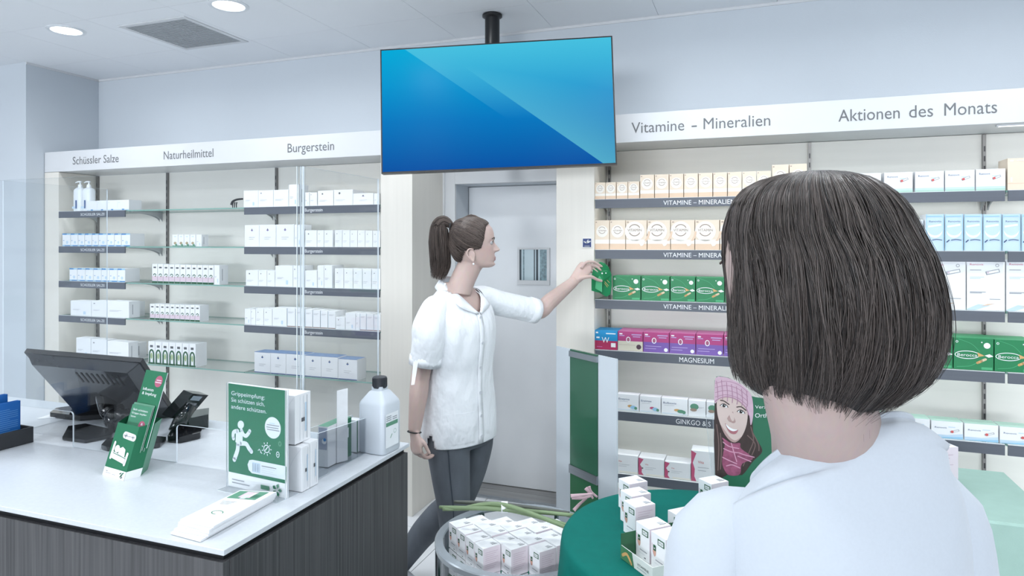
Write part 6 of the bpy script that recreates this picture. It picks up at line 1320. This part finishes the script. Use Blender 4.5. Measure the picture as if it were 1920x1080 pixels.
# hair: combed back strands, scalp cap, hair tie, ponytail
rg = np.random.default_rng(5)
def hairline(z): return np.interp(z, [-125, -111, -79, -58, -54, -46, -10, 20, 46, 62, 75, 92], [-52, -46, -38, -30, 14, 34, 46, 50, 56, 70, 58, 10])
N = 2600; zr_ = rg.uniform(-112, 88, N * 3); th = rg.uniform(0, 2 * np.pi, N * 3); f_, b_, w_, xc_ = hslice(zr_)
X = xc_ + np.where(np.cos(th) > 0, f_ - xc_, xc_ - b_) * np.cos(th); Y = w_ * np.sin(th); ok = (X < hairline(zr_)); zr_[N:2 * N] = rg.uniform(62, 90, N); f_, b_, w_, xc_ = hslice(zr_); X = xc_ + np.where(np.cos(th) > 0, f_ - xc_, xc_ - b_) * np.cos(th); Y = w_ * np.sin(th); ok = X < hairline(zr_); root = np.stack([X, Y, zr_], 1)[ok][:2 * N]
edge = []
for z in np.linspace(-50, 84, 220):
    f1, b1, w1, x1 = [float(v) for v in hslice(z)]; hx = float(hairline(z))
    if hx < f1 - 1:
        yy = w1 * math.sqrt(max(0, 1 - ((hx - x1) / (f1 - x1)) ** 2)) if hx > x1 else w1 * math.sqrt(max(0, 1 - ((hx - x1) / (x1 - b1)) ** 2))
        edge += [(hx, yy, z), (hx, -yy, z)]
edge = np.array(edge); edge = np.repeat(edge, 4, 0) + rg.normal(0, 1.2, (len(edge) * 4, 3)); root = np.concatenate([root, edge, np.stack([np.full(300, 66.) + rg.uniform(-6, 6, 300), rg.uniform(-34, 34, 300), np.full(300, 62.)], 1)])
tie = np.array((-92., 0., 44.)); m = 16; t = np.linspace(0, 1, m)[None, :, None]
Pp_ = root[:, None] * (1 - t) + (tie + rg.normal(0, 3, (len(root), 3)))[:, None] * t; sag = np.sin(np.pi * t) * rg.uniform(-14, 4, (len(root), 1, 1)); Pp_[:, :, 2:] += sag * (root[:, None, 2:] < 30)
ctr_ = np.array((-8., 0., -14.)); D = Pp_ - ctr_; D /= np.linalg.norm(D, axis=2, keepdims=True); lo = np.full(D.shape[:2], 20.); hi = np.full(D.shape[:2], 190.); grow = (3 + 7 * np.sin(np.pi * np.linspace(0, 1, m)) ** .7)[None, :] + rg.uniform(0, 2.5, (len(root), 1)) + 9 * np.exp(-((Pp_[:, :, 2] + 50) / 45) ** 2) * (Pp_[:, :, 0] < -10)
for _ in range(22):
    md_ = (lo + hi) / 2; q = (ctr_ + D * md_[..., None]).reshape(-1, 3); zz = np.clip(q[:, 2], -136, 91); ins_ = in_hull(np.stack([q[:, 0], q[:, 1], zz], 1), grow.reshape(-1)) & (q[:, 2] < 91 + grow.reshape(-1)); ins_ = ins_.reshape(lo.shape); lo = np.where(ins_, md_, lo); hi = np.where(ins_, hi, md_)
Q = ctr_ + D * lo[..., None]; Q[:, -1] = tie + rg.normal(0, 4, (len(root), 3)); Q = np.concatenate([Q[:, :1], (Q[:, :-2] + 2 * Q[:, 1:-1] + Q[:, 2:]) / 4, Q[:, -1:]], 1)
def loc2w(fig, P): return np.array(fig.o) + (P[..., :1] * np.array(fig.f) + P[..., 1:2] * np.array(fig.l) + P[..., 2:] * np.array((0, 0, 1.))) / 1000
strands('hair', loc2w(fig, Q), rg.uniform(.0006, .0012, len(root)), HAIRB, ph)
# scalp cap under the strands
R = head_grid(80, 72); mb = MB(); vs = []; fs = []
for j, r in enumerate(R):
    for p in r: d_ = np.array(p) * 1000 - ctr_; vs.append(tuple(fig.W(*((ctr_ + d_ * (1 + 3.5 / np.linalg.norm(d_))) / 1000))))
for j in range(79):
    for i in range(72):
        c_ = (R[j][i] + R[j + 1][(i + 1) % 72]) * 500
        if c_[0] < hairline(c_[2]) - 3 and c_[2] > -112: fs.append((j * 72 + i, j * 72 + (i + 1) % 72, (j + 1) * 72 + (i + 1) % 72, (j + 1) * 72 + i))
mb.add(vs, fs, SCALPB); mb.build('hair_cap', ph, smooth=True)
mb = MB(); pr = [tuple(fig.W(-.100, .017 * math.cos(a), .047 + .017 * math.sin(a))) for a in np.linspace(0, 2 * math.pi, 25)]; mb.tube(pr, [.005] * 25, BLACK, 8, up=tuple(fig.f)); mb.build('hair_tie', ph, smooth=True)
gd = np.array(spline([(-92, 0, 46), (-108, 0, 62), (-132, 0, 68), (-148, 0, 44), (-150, 0, -8), (-146, 0, -70), (-144, 0, -130), (-158, 0, -190)], 5)); m = len(gd); N = 2400
sprd = np.interp(np.linspace(0, 1, m), [0, .12, .35, .6, .85, 1], [9, 18, 34, 46, 46, 26]); th = rg.uniform(0, 2 * np.pi, N); rr = np.sqrt(rg.uniform(0, 1, N)); tg = np.gradient(gd, axis=0); tg /= np.linalg.norm(tg, axis=1, keepdims=True); nx_ = np.stack([tg[:, 2], np.zeros(m), -tg[:, 0]], 1)
ox, oy = (rr * np.cos(th))[:, None], (rr * np.sin(th))[:, None]; wob = np.sin(np.linspace(0, 5, m)[None] + rg.uniform(0, 6, N)[:, None]) * 5 * np.linspace(0, 1, m)[None]
G_ = gd[None] + nx_[None] * ((ox * sprd[None] + wob)[..., None]) + np.array((0, 1., 0)) * (oy * sprd[None] * .8)[..., None]
inner = ox < 0; L_ = rg.uniform(.72, 1.0, N); tt = np.linspace(0, 1, m)
for i in range(N):
    s_ = tt * L_[i] * (m - 1); a0 = np.minimum(s_.astype(int), m - 2); fr_ = (s_ - a0)[:, None]; G_[i] = G_[i][a0] * (1 - fr_) + G_[i][a0 + 1] * fr_
strands('ponytail', loc2w(fig, G_), rg.uniform(.0007, .0013, N), HAIRB, ph)

# ------------------------------------------------------------------ the green box in her hand
hx_ = [(1109, 519), (1112, 505), (1118, 495), (1126, 491.5), (1134, 494), (1141, 501), (1146.5, 515), (1147, 535), (1144.5, 552), (1137, 556.5), (1124, 549), (1109, 545)]
fr = [cam(x, y, 3.500 + .0012 * (x - 1126)) for x, y in hx_]; nb = (viewdir(1127)); mb = MB(); n_ = len(fr); bk2 = [p + nb * .052 for p in fr]; ctr2 = sum(fr, Vector()) / n_
rid = [cam(1131, 497, 3.492), cam(1131, 525, 3.489), cam(1129.5, 551, 3.491)]
LFT = [0, 1, 2, 3]; mb.add([tuple(p) for p in fr[:4] + rid + [fr[10], fr[11]]], [(0, 1, 2, 3, 4, 5, 6, 7, 8)], EMER)
mb.add([tuple(p) for p in [fr[3]] + fr[4:11] + rid[::-1]], [tuple(range(11))], EMER)
mb.add([tuple(p) for p in bk2], [tuple(range(n_ - 1, -1, -1))], EMER)
for i in range(n_): j = (i + 1) % n_; mb.add([tuple(fr[i]), tuple(bk2[i]), tuple(bk2[j]), tuple(fr[j])], [(0, 1, 2, 3)], LEMER if i in (3, 4) else EMER)
def dd(px, py, r_, m, k=3.484): c = cam(px, py, k); mb.add([tuple(c + Vector((C20, S20, 0)) * r_ * math.cos(a) + Vector((0, 0, r_ * math.sin(a)))) for a in np.linspace(0, 2 * math.pi, 12, endpoint=False)], [tuple(range(12))], m)
dd(1129, 512.5, .004, WPRINT); dd(1136, 512, .003, WPRINT)
for a, b_ in (((1134, 528), (1141, 536)), ((1133.5, 531), (1139, 538.5)), ((1138, 525), (1143, 530)), ((1126, 508.5), (1139, 508))):
    p, q = cam(*a, 3.485), cam(*b_, 3.488); mb.tube([tuple(p), tuple(q)], [.0012, .0012], GOLD if a[1] > 520 else LEMER, 6)
mb.add([tuple(cam(x, y, 3.486)) for x, y in ((1116, 541), (1117, 528), (1124, 517), (1129, 524), (1129, 548))], [(0, 1, 2, 3, 4)], LEMER)
tag(mb.build('held_carton', loc=tuple(ctr2)), 'rounded green medicine box held in the pharmacist\'s outstretched hand', 'box')

# ------------------------------------------------------------------ customer seen from behind
KC = .76
cc = cam(1556, 835, .79); vd2 = viewdir(1552); FC = Matrix.Rotation(math.radians(25), 3, 'Z') @ vd2; LC = Vector((0, 0, 1)).cross(FC)
cu = thing('person', 'woman with dark chin-length bob in white t-shirt, seen from behind at right', 'person', (cc.x, cc.y, 0))
hc = cam(1503, 486, KC); fc = Fig(hc, Matrix.Rotation(math.radians(40), 3, 'Z') @ viewdir(1505)); fc.ear_low = False
ZB = 1.36
mb = MB(); add_head(fc, mb)
nb0 = Vector((cc.x, cc.y, ZB)); n1 = fc.W(-.012, 0, -.085)
mb.tube(spline([tuple(n1), tuple(fc.W(-.028, .004, -.14)), tuple((fc.W(-.036, .006, -.18) * .5 + (nb0 + Vector((0, 0, .04))) * .5)), tuple(nb0 + Vector((0, 0, -.0))), tuple(nb0 - Vector((0, 0, .05)))], 4), [(float(a), float(a) * .95) for a in np.interp(np.linspace(0, 4, 17), range(5), [.056, .057, .059, .066, .070])], SKIN, 28, up=tuple(FC))
rowsB = smooth_rows([(.70, .10, .15, 0), (.85, .115, .16, 0), (1.0, .10, .13, 0), (1.10, .10, .13, 0), (1.20, .10, .142, 0), (1.27, .095, .146, 0), (1.305, .082, .135, 0), (1.342, .072, .118, 0), (1.366, .061, .098, 0), (1.388, .052, .072, 0)], 4)
rowsB = [(z, a, b_ * .88, f_) for z, a, b_, f_ in rowsB]; mb.rings(torso_rings(cc, FC, LC, rowsB, 40, tilt=.12, ft=.95), SKIN)
arms = []
for sg in (-1, 1):
    S_ = Vector((cc.x, cc.y, 1.288 - sg * .014)) + LC * sg * (.124 if sg > 0 else .112); E_ = Vector((cc.x, cc.y, 1.02)) + LC * sg * .170 - FC * .02; W_ = Vector((cc.x, cc.y, .79)) + LC * sg * .180 + FC * .08; arms.append((S_, E_, W_))
    mb.tube(spline([tuple(S_), tuple((S_ + E_) / 2), tuple(E_), tuple(E_ * .65 + W_ * .35), tuple(W_)], 5), [float(x) for x in np.interp(np.linspace(0, 4, 21), range(5), [.052, .044, .038, .038, .026])], SKIN, 18); hand(mb, W_, Vector((0, 0, -1)) + FC * .2, FC, LC * sg, (25, 30, 25))
for sg in (-1, 1):
    b0 = Vector((cc.x, cc.y, 0)) + LC * sg * .09; mb.tube([tuple(b0 + Vector((0, 0, z))) for z in (.82, .7, .5, .3, .1, .05)], [.085, .08, .062, .054, .04, .04], SKIN, 16, up=tuple(FC))
bake(mb, 'body', cu, .0034, 3, headtint(fc), (182, 162, 157))
rows = smooth_rows([(.74, .135, .18, 0), (.9, .130, .175, 0), (1.05, .122, .162, 0), (1.14, .120, .162, 0), (1.21, .120, .165, 0), (1.26, .114, .166, 0), (1.300, .104, .160, 0), (1.330, .092, .144, 0), (1.352, .080, .120, 0), (1.367, .068, .104, 0), (1.376, .062, .094, 0)], 6)
n_ = 96; rows = [(z, a, b_ * .87 if z < 1.34 else b_ * .95, f_) for z, a, b_, f_ in rows]; R = torso_rings(cc, FC, LC, rows, n_, tilt=.12, ft=.95); R2 = []
for j, ring in enumerate(R):
    c = Vector((cc.x, cc.y, rows[j][0])); z = rows[j][0]
    R2.append([tuple(c + (Vector(p) - c) * (1 + (.006 if z < 1.32 else .001) * (math.sin(5 * 2 * math.pi * i / n_ + z * 22) + .6 * math.sin(9 * 2 * math.pi * i / n_ - z * 40)))) for i, p in enumerate(ring)])
mb = MB().rings(R2, TEE, caps=False); ts = mb.build('t_shirt', cu, smooth=True); s_ = ts.modifiers.new('t', 'SOLIDIFY'); s_.thickness = .0025; s_.offset = -1
tr_ = R2[-1]; tp = [tuple(p) for p in tr_] ; tp.append(tp[0]); mb = MB().tube(tp, [(.0016, .006)] * len(tp), TEE, 8); mb.build('neckband', cu, smooth=True)
for sg, (S_, E_, W_) in zip((-1, 1), arms): sleeve([tuple(S_ - LC * sg * .05 + Vector((0, 0, .004))), tuple(S_ + LC * sg * .008), tuple((S_ + E_) / 2), tuple(E_)], [.052, .056, .054, .048], 'sleeve', cu, TEE, up=tuple(FC))
mb = MB(); mb.rings(torso_rings(cc, FC, LC, [(.70, .12, .165, 0), (.85, .125, .18, 0), (.98, .115, .165, 0)], 32), DENIM)
for sg in (-1, 1): b0 = Vector((cc.x, cc.y, 0)) + LC * sg * .09; mb.tube([tuple(b0 + Vector((0, 0, z))) for z in (.82, .7, .5, .3, .1, .06)], [.098, .092, .075, .066, .055, .055], DENIM, 18, up=tuple(FC))
bake(mb, 'trousers', cu, .010, 5)
for sg in (-1, 1):
    A_ = Vector((cc.x, cc.y, 0)) + LC * sg * .09; d_ = FC; mb = MB(); mb.tube([tuple(A_ - d_ * .07 + Vector((0, 0, .05))), tuple(A_ - d_ * .04 + Vector((0, 0, .055))), tuple(A_ + d_ * .03 + Vector((0, 0, .05))), tuple(A_ + d_ * .10 + Vector((0, 0, .036))), tuple(A_ + d_ * .17 + Vector((0, 0, .028))), tuple(A_ + d_ * .19 + Vector((0, 0, .026)))], [(.02, .03), (.036, .05), (.038, .048), (.044, .034), (.036, .026), (.018, .016)], SHOE, 20); mb.build('shoe', cu, smooth=True)
for sg in (-1, 1):
    e_ = MB().lathe([(.0113 * math.cos(a), .0113 * math.sin(a)) for a in np.linspace(-1.55, 1.55, 13)], EYEW, fc.W(.0812, sg * .031, -.0225), 20).build('eye', cu, smooth=True)
    d_ = fc.f; d2 = fc.l; MB().lathe([(.0056, .0098), (.004, .0112), (.0005, .0118)], IRIS, n=16, mat=basis(fc.W(.0812, sg * .031, -.0225), d2, d_.cross(d2), d_)).build('iris', e_, smooth=True)
    mb = MB(); P_ = spline([tuple(fc.W(.098, sg * .014, -.008)), tuple(fc.W(.0975, sg * .03, -.001)), tuple(fc.W(.086, sg * .049, -.007))], 6); mb.tube(P_, [(.0012, .0028 - .0012 * i / 12) for i in range(13)], BROW, 8); mb.build('eyebrow', cu, smooth=True)
# bob: silhouette rows (pixel row, left, right, depth radius) turned into a hair envelope round the head
HB = np.array([(321, 1512, 1552, .02), (326, 1470, 1590, .05), (337, 1432, 1630, .07), (352, 1405, 1656, .085), (372, 1386, 1682, .096), (400, 1374, 1704, .105), (433, 1366, 1722, .112), (480, 1364, 1746, .128), (531, 1368, 1768, .132), (570, 1371, 1777, .132), (611, 1374, 1780, .130), (650, 1375, 1776, .126), (678, 1377, 1764, .121), (700, 1382, 1745, .114), (722, 1392, 1716, .103), (740, 1412, 1684, .096), (760, 1446, 1628, .085)], float)
hz = EYE + (HY - HB[:, 0]) / F * KC; HB[:, 1] += np.interp(HB[:, 0], [321, 400, 480, 700, 760], [0, 4, 11, 9, 2]); HB[:, 2] -= np.interp(HB[:, 0], [321, 400, 520, 680, 760], [0, 12, 32, 32, 14]); hl = (HB[:, 1] - 960) / F * KC; hr = (HB[:, 2] - 960) / F * KC
o_ = np.argsort(hz); hz, hl, hr, hdp = hz[o_], hl[o_], hr[o_], HB[o_, 3]
d0 = KC + .012
def env(z, a, s=1.0):
    l_, r_, dp = np.interp(z, hz, hl), np.interp(z, hz, hr), np.interp(z, hz, hdp); c_ = (l_ + r_) / 2; w_ = (r_ - l_) / 2
    e_ = np.where(np.cos(a) < 0, .84, 1.0); ca, sa = np.cos(a), np.sin(a); r = c_ + w_ * s * np.sign(ca) * np.abs(ca) ** e_; d = d0 + dp * s * np.sign(sa) * np.abs(sa) ** e_; return np.stack([r * C20 - d * S20, r * S20 + d * C20, z * np.ones_like(r)], -1)
zt_, zb_ = hz[-1], hz[0]
N = 7500; m = 26; rg = np.random.default_rng(3)
a0 = np.concatenate([rg.uniform(math.radians(172), math.radians(88 + 360), N - 1400), rg.uniform(math.radians(171), math.radians(215), 1400)])
sbot = rg.beta(4, 1.0, N); bot = np.interp(np.degrees(a0) % 360, [0, 60, 90, 176, 200, 240, 270, 300, 330, 360], [690, 700, 735, 724, 742, 760, 760, 748, 722, 690]); zend = EYE + (HY - bot) / F * KC; zend = zend - .006 + (1 - sbot) * .09 + .012 * ((np.sin(np.round(a0 * 24) * 3.7) * 437.5) % 1)
t = np.linspace(0, 1, m)[None]; ph_ = rg.uniform(0, 6.28, (N, 1)); z = zt_ - (zt_ - zend)[:, None] * (1 - (1 - t) ** 1.0) * 1.0
z = zt_ - (zt_ - zend)[:, None] * np.power(t, 1.55)
clump = np.round(a0 * 24 + rg.normal(0, .35, N)); cr_ = lambda k, lo, hi: (lo + (hi - lo) * ((np.sin(clump * k + 1.3) * 43758.5453) % 1))[:, None]
drift = (clump / 24 - a0)[:, None] * np.clip(t * 1.3 - .2, 0, 1) * cr_(12.99, .2, .8)
a = a0[:, None] + drift + cr_(7.7, -.16, .16) * t ** 1.5 + cr_(3.1, .02, .09) * np.sin(t * cr_(5.3, 4, 9) + cr_(9.1, 0, 6.28)) * t + .03 * np.sin(t * 9 + ph_ * 2) * t + rg.normal(0, .05, (N, 1)) * t ** 2
lay = rg.uniform(.925, 1.008, (N, 1)) + cr_(2.7, -.045, .028) * np.clip(t * 2.5, 0, 1) + cr_(6.1, .006, .026) * np.sin(t * cr_(8.3, 5, 11) + cr_(4.9, 0, 6.28)) * np.clip(t * 2, 0, 1) - .09 * np.clip((t - .84) / .16, 0, 1) ** 2 * cr_(11.3, -.5, 1.6)
a = np.clip(a, math.radians(172), math.radians(92 + 360))
strands('hair', env(z, a, lay), rg.uniform(.00035, .00075, N), HAIRD, cu)
nf = 90; a1 = rg.uniform(math.radians(176), math.radians(390), nf); z1 = zt_ - (zt_ - (zb_ + rg.uniform(-.03, .06, nf)))[:, None] * np.power(t, 1.3); fl_ = 1.0 + rg.uniform(0, .05, (nf, 1)) * np.sin(t * np.pi * rg.uniform(.6, 1.3, (nf, 1))) + .03 * t ** 3 * rg.uniform(-1, 1.6, (nf, 1))
strands('loose_strands', env(z1, a1[:, None] + .2 * t * np.sin(t * 4 + rg.uniform(0, 6, (nf, 1))), fl_), rg.uniform(.0002, .00035, nf), HAIRD, cu)
zs = np.linspace(zt_ - .0005, zb_ + .012, 40); A_ = np.linspace(math.radians(174), math.radians(450), 60); mb = MB(); Rr = [env(np.full(60, z_), A_, .93) for z_ in zs]
mb.rings(Rr, SCALPD, caps=False, closed=False)
topr = [env(np.full(24, z_), np.linspace(0, 2 * math.pi, 24, endpoint=False), .90) for z_ in np.linspace(zt_ - .001, zt_ - .045, 8)]; mb.rings(topr, SCALPD, caps=False); mb.add(topr[0], [tuple(range(24))], SCALPD); mb.build('hair_cap', cu, smooth=True)
